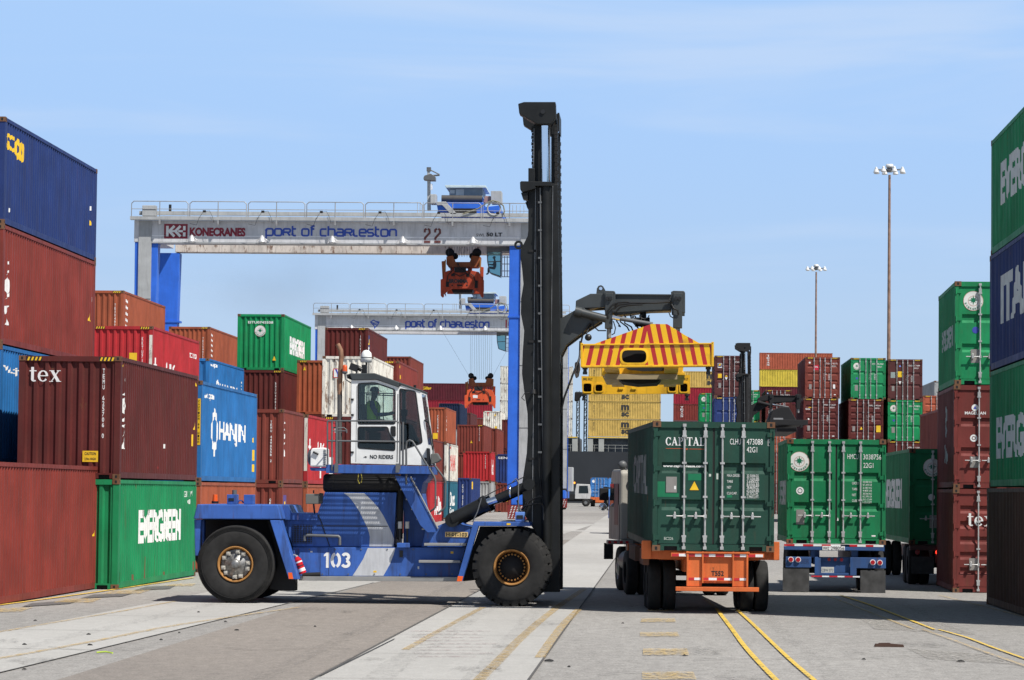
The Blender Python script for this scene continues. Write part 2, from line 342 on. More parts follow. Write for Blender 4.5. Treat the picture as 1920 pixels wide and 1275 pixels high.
def star(cx, cy, r, n=8, r2=0.38):
    return polyg([(cx + (r if i % 2 == 0 else r * r2) * (1 if i % 4 == 0 else 0.72 if i % 2 == 0 else 1) * math.sin(math.pi * i / n), cy + (r if i % 2 == 0 else r * r2) * (1 if i % 4 == 0 else 0.72 if i % 2 == 0 else 1) * math.cos(math.pi * i / n)) for i in range(2 * n)])

# ---------------------------------------------------------------- shipping container
HW = 1.219
def side_mesh(L, h, key={}):
    k = ('s', L, h)
    if k not in key:
        b = MB(); y = 0.16; y1 = L - 0.16; z0 = 0.17; z1 = h - 0.10; pts = []
        n = int((y1 - y) / PITCHC); st = y + ((y1 - y) - n * PITCHC) / 2; pts.append((y, 0))
        for i in range(n):
            for t, d in ((0, 0), (0.25, 0), (0.5, -DEP), (0.75, -DEP)): pts.append((st + (i + t) * PITCHC, d))
        pts += [(st + n * PITCHC, 0), (y1, 0)]
        vs = [(d, yy, z0) for yy, d in pts] + [(d, yy, z1) for yy, d in pts]; m = len(pts)
        b.add(vs, [(i, i + 1, i + 1 + m, i + m) for i in range(m - 1)])
        me = b.mesh('side_panel', [white]); key[k] = (me, st)
    return key[k]
def end_mesh(h, key={}):
    if h not in key:
        b = MB(); x0 = -HW + 0.15; x1 = HW - 0.15; n = 8; p = (x1 - x0) / n; pts = [(x0, -0.0)]
        for i in range(n):
            for t, d in ((0.08, 0), (0.26, 0.05), (0.62, 0.05), (0.8, 0)): pts.append((x0 + (i + t) * p, d))
        pts.append((x1, 0)); m = len(pts); z0 = 0.14; z1 = h - 0.13
        b.add([(x, 0.03 + d, z0) for x, d in pts] + [(x, 0.03 + d, z1) for x, d in pts], [(i, i + 1, i + 1 + m, i + m) for i in range(m - 1)])
        key[h] = b.mesh('end_panel', [white])
    return key[h]
def frame_mesh(L, h, door, key={}):
    k = (L, h, door)
    if k not in key:
        b = MB(); c = 0.162
        for sx in (-1, 1):
            for yy in (0, L):
                s_ = 1 if yy == 0 else -1
                ya, yb = sorted((yy + s_ * 0.01, yy + s_ * 0.15)); xa, xb = sorted((sx * (HW - 0.006), sx * (HW - (0.10 if door else 0.15))))
                b.box(xa, xb, ya, yb, 0.118, h - 0.118)
                for z in (0, h - 0.118):
                    ya, yb = sorted((yy - s_ * 0.004, yy + s_ * 0.178)); xa, xb = sorted((sx * HW, sx * (HW - c)))
                    b.box(xa, xb, ya, yb, z, z + 0.118, 1)
                    b.box(*sorted((sx * (HW - 0.055), sx * (HW - 0.105))), *sorted((yy - s_ * 0.0055, yy - s_ * 0.002)), z + 0.025, z + 0.09, 2)
                    b.box(*sorted((sx * (HW + 0.0015), sx * (HW - 0.01))), *sorted((yy + s_ * 0.06, yy + s_ * 0.12)), z + 0.03, z + 0.085, 2)
            xa, xb = sorted((sx * (HW - 0.003), sx * (HW - 0.06)))
            b.box(xa, xb, 0.178, L - 0.178, h - 0.10, h - 0.012)
            xa, xb = sorted((sx * (HW - 0.012), sx * (HW - 0.06)))
            b.box(xa, xb, 0.178, L - 0.178, 0.03, 0.17)
        for yy, s_ in ((0, 1), (L, -1)):
            ya, yb = sorted((yy + s_ * 0.008, yy + s_ * 0.12))
            b.box(-HW + c, HW - c, ya, yb, h - 0.13, h - 0.008)
            if s_ == 1:
                for a, bb in ((-HW + c, -HW + 0.24), (-HW + 0.5, HW - 0.5), (HW - 0.24, HW - c)): b.box(a, bb, ya, yb, 0.012, 0.14)
                for a, bb in ((-HW + 0.24, -HW + 0.5), (HW - 0.5, HW - 0.24)): b.box(a, bb, ya, yb, 0.10, 0.14); b.box(a, bb, ya + 0.06, yb, 0.012, 0.10, 2)
            else: b.box(-HW + c, HW - c, ya, yb, 0.012, 0.14)
        b.box(-HW + 0.06, HW - 0.06, 0.12, L - 0.12, 0.11, 0.15, 2)
        if L < 7:
            pass
        key[k] = b.mesh('frame', [white, rustm, blackm])
    return key[k]
def roof_mesh(L, h, key={}):
    k = (L, h)
    if k not in key:
        b = MB(); b.box(-HW + 0.05, HW - 0.05, 0.1, L - 0.1, h - 0.045, h - 0.02)
        for i in range(int(L / 0.35)):
            y = 0.3 + i * 0.35
            if y < L - 0.35: b.box(-HW + 0.15, HW - 0.15, y, y + 0.12, h - 0.02, h - 0.008)
        key[k] = b.mesh('roof_panel', [white])
    return key[k]
def door_mesh(h, grooves, key={}):
    """left leaf; x from -HW+.10 to -0.02"""
    k = (h, grooves)
    if k not in key:
        b = MB(); xa, xb = -HW + 0.105, -0.022; z0, z1 = 0.15, h - 0.135; y = 0.035
        b.box(xa, xa + 0.08, y, y + 0.05, z0, z1); b.box(xb - 0.08, xb, y, y + 0.05, z0, z1)
        x0, x1 = xa + 0.08, xb - 0.08; zs = [(z0, 0)]
        for zc in [((i + 1) / (grooves + 1)) * (z1 - z0) + z0 for i in range(grooves)]:
            if grooves == 2: zc = z0 + (z1 - z0) * (0.335 if not [1 for q in zs if q[0] > z0 + 0.1] else 0.655)
            a = 0.11 if grooves == 2 else 0.10
            zs += [(zc - a, 0), (zc - a + 0.065, 0.042), (zc + a - 0.025, 0.042), (zc + a, 0)]
        zs.append((z1, 0)); m = len(zs)
        vs = [(x0, y + d, z) for z, d in zs] + [(x1, y + d, z) for z, d in zs]
        b.add(vs, [(i, i + m, i + 1 + m, i + 1) for i in range(m - 1)])
        b.box(x0, x1, y + 0.05, y + 0.06, z0, z1)
        for zc in [z0 + 0.12 + (z1 - z0 - 0.24) * t for t in (0, 0.333, 0.667, 1)]:
            b.box(xa - 0.10, xa + 0.05, y - 0.035, y - 0.001, zc - 0.045, zc + 0.045)
            b.cyl((xa - 0.075, y - 0.03, zc - 0.07), (xa - 0.075, y - 0.03, zc + 0.07), 0.022, n=8)
        b.box(xb + 0.002, xb + 0.018, y + 0.01, y + 0.05, z0, z1, 1)
        b.box(xa - 0.004, xb, y + 0.005, y + 0.05, z0 - 0.018, z0 - 0.002, 1); b.box(xa - 0.004, xb, y + 0.005, y + 0.05, z1 + 0.002, z1 + 0.018, 1)
        key[k] = b.mesh('door', [white, gasketm])
    return key[k]
def mirror_mesh(me, key={}):
    if me.name not in key:
        m2 = me.copy(); m2.transform(Matrix.Scale(-1, 4, (1, 0, 0))); m2.flip_normals(); key[me.name] = m2
    return key[me.name]
def rod_mesh(h, key={}):
    if h not in key:
        b = MB(); y = -0.012; z0, z1 = 0.05, h - 0.06
        b.cyl((0, y, z0), (0, y, z1), 0.021, n=8)
        for z in (z0 + 0.02, z1 - 0.02): b.box(-0.035, 0.035, y - 0.025, y + 0.02, z - 0.03, z + 0.03)
        for z in (0.30, h * 0.42, h * 0.68, h - 0.30): b.box(-0.045, 0.045, y - 0.028, 0.034, z - 0.02, z + 0.02)
        for z in (0.24, h - 0.24): b.box(-0.035, 0.035, y - 0.03, 0.03, z - 0.06, z + 0.06)
        key[h] = b.mesh('lock_rod', [galv])
    return key[h]
def handle_mesh(key={}):
    if 0 not in key:
        b = MB(); b.tube([(0, -0.03, 0), (0.04, -0.05, 0), (0.35, -0.05, 0)], 0.014, 6); b.box(-0.03, 0.03, -0.05, 0.0, -0.035, 0.035); b.box(0.16, 0.21, -0.08, 0.034, -0.045, 0.045); b.cyl((0.185, -0.07, 0.04), (0.185, -0.03, 0.075), 0.02, n=6)
        key[0] = b.mesh('handle', [galv])
    return key[0]
def container(loc, rz, L, h, c, door, label, group, grooves=2, rods=True, detail=True, cend=None, frame_c=None, rx=0):
    m = cpaint(c); mf = cpaint(frame_c or c)
    o = empty('shipping_container', loc, rz, label, 'container', group, rx)
    link('frame', frame_mesh(L, h, door), o, [mf, rustm, blackm])
    me, st = side_mesh(L, h)
    a = link('side_panel', me, o, m); a.location = (HW - 0.012, 0, 0)
    a2 = link('side_panel', me, o, m); a2.location = (-HW + 0.012, L, 0); a2.rotation_euler = (0, 0, math.pi)
    link('roof_panel', roof_mesh(L, h), o, m)
    e = link('end_panel', end_mesh(h), o, m); e.location = (0, L, 0); e.rotation_euler = (0, 0, math.pi)
    if door:
        dm = door_mesh(h, grooves)
        for sx in (1, -1):
            d = link('door', dm if sx == 1 else mirror_mesh(dm), o, [m, gasketm])
            if rods:
                for fx in (0.59, 0.17):
                    xx = -fx * sx
                    r = link('lock_rod', rod_mesh(h), d); r.location = (xx, 0, 0)
                    if detail:
                        hd = link('handle', handle_mesh(), d); hd.location = (xx, -0.01, 0.70 - (0 if fx > .5 else 0)); hd.scale = (-sx, 1, 1)
    else:
        link('end_panel', end_mesh(h), o, m if cend is None else cpaint(cend))
    o['_st'] = st; o['_L'] = L; o['_h'] = h
    return o
def fr(o, face):
    L = o['_L']
    if face == 'end': return ((-HW, 0.03, 0), (1, 0, 0), (0, -1, 0)), None
    if face == 'door': return ((-HW, 0.034, 0), (1, 0, 0), (0, -1, 0)), None
    if face == 'right': return ((HW - 0.012, 0, 0), (0, 1, 0), (1, 0, 0)), (o['_st'], DEP, PITCHC)
    if face == 'left': return ((-HW + 0.012, L, 0), (0, -1, 0), (-1, 0, 0)), (o['_st'], DEP, PITCHC)
ENDP = (2 * HW - 0.3) / 8
def endcorr(u):
    t = ((u - 0.15) % ENDP) / ENDP
    return 0 if t < 0.08 or t > 0.8 else 1
def mark(o, face, geos, m, name='marking', off=0.004):
    f, c = fr(o, face); return decal(name, geos, m, f, o, c, off)
def tx(o, face, s, u, v, wd, ht, m=None, bold=0.02, name='lettering', off=0.004, sp=1.0):
    return mark(o, face, [tgeo(s, u, v, wd, ht, bold, sp)], m or white, name, off)
def vtx(o, face, s, u, ztop, ht, wd, m=None, off=0.004, gap=1.22):
    g = []
    for i, ch in enumerate(s):
        if ch == ' ': continue
        z = ztop - (i + 1) * ht * gap
        g.append(tgeo(ch, u + (wd * 0.38 if ch == '1' or ch == 'I' else 0), z, wd * (0.3 if ch in '1I' else 1), ht, 0.02))
    return mark(o, face, g, m or white, 'lettering', off)
def hazard(o, face, u0, h, n=5):   # little black and yellow strip at the top rail
    g = [polyg([(u0 + i * 0.09, h - 0.115), (u0 + i * 0.09 + 0.045, h - 0.115), (u0 + i * 0.09 + 0.075, h - 0.03), (u0 + i * 0.09 + 0.03, h - 0.03)]) for i in range(n)]
    f = ((-HW, 0.008, 0), (1, 0, 0), (0, -1, 0))
    decal('hazard_stripe', [quad(u0 - 0.02, h - 0.12, u0 + n * 0.09, h - 0.025)], black, f, o, None, 0.002)
    decal('hazard_stripe', g, yelw, f, o, None, 0.004)
EOFF = 0.004
def evglogo(o, face, u, v, r, off=0.004):
    mark(o, face, [disc(u, v, r)], mat('logo_white', (0.72, 0.72, 0.68), 0.5), 'logo', off)
    mark(o, face, [star(u, v + r * 0.08, r * 0.5)], mat('logo_green', (0.0, 0.16, 0.07), 0.5), 'logo', off + 0.003)
    g = []
    for i, ch in enumerate('EVERGREEN'):
        a = R_(200 + i * 17.5); vs, fs = tgeo(ch, -r * 0.09, -r * 0.09, r * 0.17, r * 0.19, 0.02)
        ca, sa = math.cos(a + math.pi / 2), math.sin(a + math.pi / 2)
        g.append(([(u + r * 0.80 * math.cos(a) + p * ca - q * sa, v + r * 0.80 * math.sin(a) + p * sa + q * ca) for p, q in vs], fs))
    mark(o, face, g, mat('logo_green', (0, 0.16, 0.07), 0.5), 'lettering', off + 0.003)
    g = [disc(u, v, r * 0.99, 24, r * 0.965), disc(u, v, r * 0.52, 24, r * 0.49)]
    mark(o, face, g, mat('logo_line', (0.45, 0.15, 0.06), 0.5), 'logo', off + 0.002)
def weights(o, rows=('MAX.GROSS', 'TARE', 'NET', 'CU.CAP.'), vals=(('32.500KGS', '71.650LBS'), ('3.640KGS', '8.030LBS'), ('28.860KGS', '63.620LBS'), ('67.7CU.M', '2.390CU.FT')), u1=1.28, u2=1.62, z=1.46, k=1.0):
    g = []
    for i, (r, vv) in enumerate(zip(rows, vals)):
        zz = z - i * 0.115 * k; g.append(tgeo(r, u1, zz, 0.025 * len(r), 0.05, 0.01))
        for j, q in enumerate(vv): g.append(tgeo(q, u2, zz - j * 0.052 * k + 0.01, 0.024 * len(q), 0.042, 0.01))
    mark(o, 'door', g, white, 'lettering')
# ================================================================ SETTING
def gmat(name, c1, c2, agg, crack=0.0, rough=0.9):
    m = bpy.data.materials.new(name); m.use_nodes = True; n, l, b = _p(m); b.inputs['Roughness'].default_value = rough; b.inputs['Specular IOR Level'].default_value = 0.25
    g = n.new('ShaderNodeNewGeometry')
    def noise(s, det, rg=0.6, sc=(1, 1, 1)):
        t = n.new('ShaderNodeTexNoise'); t.inputs['Scale'].default_value = s; t.inputs['Detail'].default_value = det; t.inputs['Roughness'].default_value = rg
        mm = n.new('ShaderNodeMapping'); mm.inputs['Scale'].default_value = sc; l.new(g.outputs['Position'], mm.inputs[0]); l.new(mm.outputs[0], t.inputs[0]); return t
    def rng(src, a, bb, c, d):
        r = n.new('ShaderNodeMapRange'); r.inputs[1].default_value = a; r.inputs[2].default_value = bb; r.inputs[3].default_value = c; r.inputs[4].default_value = d; l.new(src, r.inputs[0]); return r
    def mixc(fac, a, bcol):
        x = n.new('ShaderNodeMixRGB'); l.new(fac, x.inputs[0]); l.new(a, x.inputs[1]) if not isinstance(a, tuple) else setattr(x.inputs[1], 'default_value', (*a, 1)); x.inputs[2].default_value = (*bcol, 1); return x
    big = noise(0.09, 5, 0.6, (1, 0.35, 1)); a = mixc(rng(big.outputs[0], 0.35, 0.65, 0, 1).outputs[0], c1, c2)
    st = noise(0.5, 8, 0.7, (1, 0.22, 1)); a2 = mixc(rng(st.outputs[0], 0.55, 0.8, 0, 0.35).outputs[0], a.outputs[0], tuple(q * 0.6 for q in c1))
    fine = noise(28, 3, 0.8); v = n.new('ShaderNodeHueSaturation'); l.new(rng(fine.outputs[0], 0.3, 0.7, 1 - agg, 1 + agg).outputs[0], v.inputs['Value']); l.new(a2.outputs[0], v.inputs['Color'])
    fin2 = noise(5.5, 6, 0.75, (1, 0.4, 1)); v2 = n.new('ShaderNodeHueSaturation'); l.new(rng(fin2.outputs[0], 0.3, 0.7, 1 - agg * 0.5, 1 + agg * 0.5).outputs[0], v2.inputs['Value']); l.new(v.outputs[0], v2.inputs['Color'])
    # thin dark oil spots
    sp = noise(1.7, 2, 0.5, (1, 0.5, 1)); a3 = n.new('ShaderNodeMixRGB'); l.new(rng(sp.outputs[0], 0.74, 0.80, 0, 0.55).outputs[0], a3.inputs[0]); l.new(v2.outputs[0], a3.inputs[1]); a3.inputs[2].default_value = (0.06, 0.055, 0.05, 1)
    l.new(a3.outputs[0], b.inputs['Base Color'])
    bp = n.new('ShaderNodeBump'); bp.inputs['Strength'].default_value = 0.35; bp.inputs['Distance'].default_value = 0.01; l.new(fine.outputs[0], bp.inputs['Height']); l.new(bp.outputs[0], b.inputs['Normal'])
    return m
asph = gmat('asphalt', (0.25, 0.238, 0.222), (0.325, 0.312, 0.292), 0.46)
asph2 = gmat('asphalt_tan', (0.27, 0.24, 0.21), (0.20, 0.18, 0.162), 0.36)
conc = gmat('concrete', (0.44, 0.43, 0.405), (0.34, 0.33, 0.31), 0.16)
concd = gmat('concrete_worn', (0.33, 0.325, 0.31), (0.29, 0.285, 0.27), 0.10)
def worn(name, col, lo=0.42, hi=0.6):
    m = bpy.data.materials.new(name); m.use_nodes = True; n, l, b = _p(m); b.inputs['Base Color'].default_value = (*col, 1); b.inputs['Roughness'].default_value = 0.8
    g = n.new('ShaderNodeNewGeometry'); t = n.new('ShaderNodeTexNoise'); t.inputs['Scale'].default_value = 9; t.inputs['Detail'].default_value = 8; t.inputs['Roughness'].default_value = 0.75; l.new(g.outputs['Position'], t.inputs[0])
    r = n.new('ShaderNodeMapRange'); r.inputs[1].default_value = lo; r.inputs[2].default_value = hi; l.new(t.outputs[0], r.inputs[0]); l.new(r.outputs[0], b.inputs['Alpha']); return m
yl1 = worn('road_yellow', (0.66, 0.45, 0.07), 0.38, 0.47); yl2 = worn('road_yellow_faded', (0.56, 0.40, 0.16), 0.44, 0.62); yl3 = worn('road_yellow_old', (0.52, 0.37, 0.16), 0.42, 0.62)
drk = worn('road_patch_dark', (0.13, 0.125, 0.12), 0.3, 0.5); pinks = worn('tyre_scuff_pink', (0.36, 0.24, 0.24), 0.46, 0.7)
KN = [-60, 20, 60, 90, 130, 150, 185, 212, 240, 300, 480]
def sheet(name, x0, x1, y0, y1, m, dz=0.0, xl=None):
    ks = [y0] + [k for k in KN if y0 < k < y1] + [y1]; b = MB()
    f = xl or (lambda y: (x0, x1))
    vs = []
    for k in ks: a, c = f(k); vs += [(a, k, GZ(k) + dz), (c, k, GZ(k) + dz)]
    b.add(vs, [(2 * i, 2 * i + 1, 2 * i + 3, 2 * i + 2) for i in range(len(ks) - 1)])
    return tag(b.build(name, m), kind='structure')
ground = sheet('ground', -300, 300, -60, 472, asph)
MB().box(-300, 300, 472, 474, -6, 0.85).build('quay_wall', conc); tag(bpy.data.objects['quay_wall'], kind='structure')
bwat = MB(); bwat.add([(-600, 474, -3), (600, 474, -3), (600, 1600, -3), (-600, 1600, -3)], [(0, 1, 2, 3)])
tag(bwat.build('water', mat('harbour_water', (0.03, 0.06, 0.07), 0.15, var=0.3)), kind='structure')
sheet('road', -7.45, -4.4, 15, 150, asph2, 0.004)
sheet('runway', -4.35, -1.66, 15, 465, conc, 0.008)
sheet('runway', 0, 0, 15, 200, conc, 0.008, xl=lambda y: (-10.95 + (y - 39) * 0.0155, -8.45 + (y - 39) * 0.026))
sheet('crossway', -12, 14, 172, 176, conc, 0.012)
sheet('crossway', -4.35, -1.66, 68.5, 78, concd, 0.012)
def jointmesh():
    b = MB()
    for x in (-4.35, -1.66): b.box(x - 0.02, x + 0.02, 15, 200, 0.0, 0.0095) if False else b.add([(x - 0.018, 15, 0.016), (x + 0.018, 15, 0.016), (x + 0.018, 130, 0.016), (x - 0.018, 130, 0.016)], [(0, 1, 2, 3)])
    for i in range(14):
        y = 33 + i * 6.1
        b.add([(-4.33, y, 0.0165), (-1.68, y, 0.0165), (-1.68, y + 0.02, 0.0165), (-4.33, y + 0.02, 0.0165)], [(0, 1, 2, 3)])
        xa, xb = -10.95 + (y - 39) * 0.0155, -8.45 + (y - 39) * 0.026
        b.add([(xa, y, 0.0125), (xb, y, 0.0125), (xb, y + 0.025, 0.0125), (xa, y + 0.025, 0.0125)], [(0, 1, 2, 3)])
    y = 33
    b.add([(-8.46, 39, 0.0125), (-8.43, 39, 0.0125), (-7.4, 80, 0.0125), (-7.43, 80, 0.0125)], [(0, 1, 2, 3)])
    return tag(b.build('pavement_joint', mat('joint_dark', (0.09, 0.085, 0.08), 0.9)), kind='structure')
jointmesh()
def gquads(name, polys, m, z):
    b = MB()
    for p in polys:
        v = [G(*q) for q in p]; b.add([(q.x, q.y, q.z + z) for q in v], [tuple(range(len(v)))])
    o = b.build(name, m); return tag(o, kind='structure')
def gline(pts, wd, m, z, name='road_marking'):
    P = [G(x, y) for x, y in pts]; P = [Vector((p.x, p.y)) for p in P]
    # smooth
    Q = []
    for i in range(len(P) - 1):
        a = P[max(i - 1, 0)]; b0 = P[i]; c = P[i + 1]; d = P[min(i + 2, len(P) - 1)]
        for t in (0, 0.25, 0.5, 0.75): Q.append(0.5 * ((2 * b0) + (c - a) * t + (2 * a - 5 * b0 + 4 * c - d) * t * t + (3 * b0 - a - 3 * c + d) * t ** 3))
    Q.append(P[-1]); vs, fs = ribbon([tuple(q) for q in Q], wd); b = MB(); b.add([(x, y, GZ(y) + z) for x, y in vs], fs)
    return tag(b.build(name, m), kind='structure')
gline([(-20, 1138), (180, 1111), (362, 1084)], 0.12, yl1, 0.016)
gline([(1343, 1142), (1371, 1179), (1395, 1212), (1426, 1247), (1460, 1282)], 0.08, yl1, 0.02)
gline([(1380, 1143), (1408, 1168), (1440, 1199), (1482, 1239), (1532, 1282)], 0.07, yl1, 0.02)
gline([(1548, 1117), (1600, 1137), (1645, 1155), (1713, 1181)], 0.07, yl2, 0.02)
gline([(1575, 1117), (1630, 1135), (1680, 1154), (1752, 1182)], 0.065, yl1, 0.021)
gline([(1730, 1182), (1790, 1203), (1840, 1222), (1925, 1252)], 0.07, yl3, 0.022)
gline([(1760, 1182), (1810, 1196), (1860, 1215), (1925, 1238)], 0.06, yl1, 0.02)
gline([(1760, 1117), (1800, 1127), (1860, 1142), (1925, 1160)], 0.09, yl2, 0.02)
gline([(1320, 1123), (1335, 1135), (1344, 1143)], 0.1, yl2, 0.021)
gline([(1096, 1105), (1042, 1142), (985, 1190), (943, 1232), (895, 1280)], 0.16, yl3, 0.018)
gline([(1086, 1143), (1060, 1168), (1035, 1200), (1012, 1235)], 0.15, yl3, 0.018)
gline([(905, 1140), (868, 1160), (820, 1186), (760, 1220)], 0.13, yl3, 0.018)
gline([(-10, 1238), (180, 1203), (340, 1172), (560, 1140)], 0.13, yl3, 0.018)
gline([(-10, 1188), (100, 1169), (240, 1145), (330, 1128)], 0.10, yl3, 0.018)
gquads('road_marking', [[(1210, 1144), (1262, 1144), (1264, 1148), (1212, 1148)], [(1203, 1161), (1265, 1161), (1267, 1168), (1201, 1168)], [(1200, 1187), (1270, 1187), (1274, 1195), (1200, 1195)], [(1206, 1218), (1288, 1218), (1292, 1230), (1205, 1230)], [(1204, 1262), (1300, 1262), (1306, 1276), (1204, 1276)]], yl2, 0.02)
gquads('road_marking', [[(-10, 1142), (62, 1140), (40, 1148), (-10, 1149)], [(122, 1124), (192, 1123), (172, 1131), (100, 1131)], [(212, 1108), (283, 1107), (262, 1114), (190, 1115)], [(325, 1096), (368, 1095), (360, 1100), (300, 1100)]], yl2, 0.018)
gquads('asphalt_patch', [[(60, 1132), (150, 1126), (130, 1133), (40, 1139)], [(175, 1116), (250, 1113), (230, 1119), (150, 1123)], [(275, 1101), (330, 1098), (318, 1105), (250, 1108)]], drk, 0.017)
gquads('tyre_scuff', [[(790 + rnd.uniform(-30, 20), y), (940 + rnd.uniform(-50, 10), y), (938 + rnd.uniform(-50, 10), y + 1.6), (792 + rnd.uniform(-30, 10), y + 1.6)] for y in range(1184, 1236, 6)], pinks, 0.019)
tmk = worn('tyre_mark', (0.17, 0.16, 0.15), 0.52, 0.78)
def gstrip(name, x0, x1, y0, y1, wd, m, z, wob=0.05):
    pts = [(x0 + (x1 - x0) * i / 12 + rnd.uniform(-wob, wob), y0 + (y1 - y0) * i / 12) for i in range(13)]; vs, fs = ribbon(pts, wd); b = MB(); b.add([(x, y, GZ(y) + z) for x, y in vs], fs); return tag(b.build(name, m), kind='structure')
for k, (a, c, wd) in enumerate(((-2.3, -2.5, .35), (-3.6, -3.5, .4), (-5.0, -5.3, .28), (-9.5, -8.9, .3), (2.3, 2.0, .25), (5.6, 5.2, .25))): gstrip('tyre_mark', a, c, 36, 68 + 8 * (k % 4), wd, tmk, 0.0215 + .0004 * k)
oil = worn('oil_stain', (0.10, 0.094, 0.088), 0.5, 0.72)
for k in range(26):
    x_, y_ = rnd.choice(((-6, 1), (-3, 1.2), (1.5, 2), (4, 2), (-9.6, 1.1))); X_ = x_ + rnd.uniform(-y_, y_); Y_ = rnd.uniform(38, 75); r_ = rnd.uniform(.1, .45); b = MB(); b.add([(X_ + r_ * rnd.uniform(.6, 1.1) * math.cos(a), Y_ + 2.2 * r_ * rnd.uniform(.6, 1.1) * math.sin(a), 0.0235 + .0002 * k) for a in [2 * math.pi * i / 14 for i in range(14)]], [tuple(range(14))]); tag(b.build('oil_stain', oil), kind='structure')
crk = mat('crack_dark', (0.07, 0.066, 0.06), 0.95)
for k, P_ in enumerate((((1300, 1240), (1360, 1236), (1430, 1238), (1510, 1234), (1600, 1237), (1700, 1232), (1800, 1236)), ((1160, 1180), (1240, 1178), (1330, 1181), (1420, 1177)), ((420, 1216), (500, 1221), (590, 1216), (660, 1220)), ((600, 1270), (660, 1240), (690, 1225), (740, 1200)), ((90, 1215), (180, 1222), (270, 1217)), ((1120, 1268), (1200, 1262), (1290, 1266)))): gline(list(P_), 0.022, crk, 0.0225 + .0003 * k, 'pavement_crack')
gquads('asphalt_patch', [[(1610, 1158), (1760, 1166), (1830, 1190), (1640, 1180)], [(1700, 1216), (1840, 1226), (1900, 1246), (1740, 1236)]], worn('road_patch_pale', (0.36, 0.34, 0.31), 0.45, 0.55), 0.0065)
# little debris lying about
def debris(x, y, s, label, m=None):
    b = MB(); p = G(x, y); k = rnd.randint(3, 5); v = []
    for i in range(10):
        a = 2 * math.pi * i / 10; rr = s * rnd.uniform(0.5, 1.1); v.append((p.x + rr * math.cos(a), p.y + rr * 0.8 * math.sin(a)))
    zz = [rnd.uniform(0.02, 0.05) for _ in v]
    b.add([(a, c, 0.01) for a, c in v] + [(p.x + (a - p.x) * .7, p.y + (c - p.y) * .7, 0.02 + z * s * 3) for (a, c), z in zip(v, zz)] + [(p.x, p.y, 0.03 + s * .12)],
          [(i, (i + 1) % 10, (i + 1) % 10 + 10, i + 10) for i in range(10)] + [(i + 10, (i + 1) % 10 + 10, 20) for i in range(10)])
    tag(b.build('debris', m or rubber), label, 'debris', 'scraps on the pavement')
p = G(1665, 1213); b = MB(); b.prism([(-0.22, 0), (0.25, 0), (0.24, 0.035), (0.05, 0.05), (-0.2, 0.045)], -0.05, 0.05); b.prism([(-0.16, 0.045), (0.05, 0.05), (0.02, 0.062), (-0.14, 0.058)], -0.03, 0.03)
o = b.build('timber_offcut', mat('old_wood', (0.075, 0.04, 0.028), 0.9)); o.location = (p.x, p.y, 0.004); tag(o, 'dark splintered board lying on the sunlit asphalt at lower right', 'board')
debris(1802, 1242, 0.07, 'black rubber scrap at the lower right edge of the pavement')
debris(1030, 1241, 0.1, 'black rubber scrap on the joint beside the concrete runway')
debris(1283, 1231, 0.045, 'dark scrap beside a faded yellow dash below the orange chassis')
for x, y in ((45, 1257), (166, 1191), (302, 1201), (336, 1188), (423, 1167), (372, 1149), (45, 1210), (444, 1183), (590, 1176), (168, 1211), (66, 1130 + 35), (1067, 1252), (1168, 1160 + 10), (1620, 1238)): debris(x, y, rnd.uniform(0.03, 0.05), 'small dark crumb of rubber lying on the pavement')
b = MB(); p0 = G(181, 1226); p1 = G(211, 1227); b.tube([(p0.x, p0.y, 0.02), ((p0.x + p1.x) / 2, p0.y + .05, 0.03), (p1.x, p1.y, 0.02)], 0.012, 6); tag(b.build('plastic_strap', mat('lime_strap', (0.45, 0.6, 0.05), 0.5)), 'lime green plastic strap lying on the pavement at lower left', 'strap')

# ================================================================ CONTAINER STACKS
S8, S9, L4, L2 = 2.591, 2.896, 12.192, 6.058
GL, GR, GSH = 'containers stacked on the left of the yard', 'containers stacked on the right of the yard', 'containers loaded on the ship'
REP = []
def stack(side, x, ytop, tiers, L=L4, name='', yaw=0, Y=None, rods=True, xs=None, grp=None):
    """x,ytop: pixel of the visible near top corner; tiers bottom-up: (height, colour, label, opts)"""
    H = sum(t[0] for t in tiers)
    Y = Y or solveY(x, ytop, H); p = W(x, ytop, Y); REP.append((name or x, round(Y, 1), round(p.x, 2), round(F / Y, 1), round(p.z - GZ(Y) - H, 2)))
    z = GZ(Y + 1); out = []
    ox = HW if side == 'R' else -HW
    for i, t in enumerate(tiers):
        h, c, lab = t[0], t[1], t[2]; op = t[3] if len(t) > 3 else {}
        dx = op.get('dx', 0); dy = op.get('dy', 0)
        c_ = Matrix.Rotation(yaw, 3, 'Z') @ Vector((ox + dx, dy, 0))
        o = container((p.x + c_.x, Y + c_.y, z + 0.002 * i), yaw, L, h, c, side == 'R', lab, grp or (GR if side == 'R' else GL), op.get('g', 2), rods, Y < 130, op.get('cend'))
        z += h; out.append(o)
        if op.get('f'): op['f'](o)
    return out
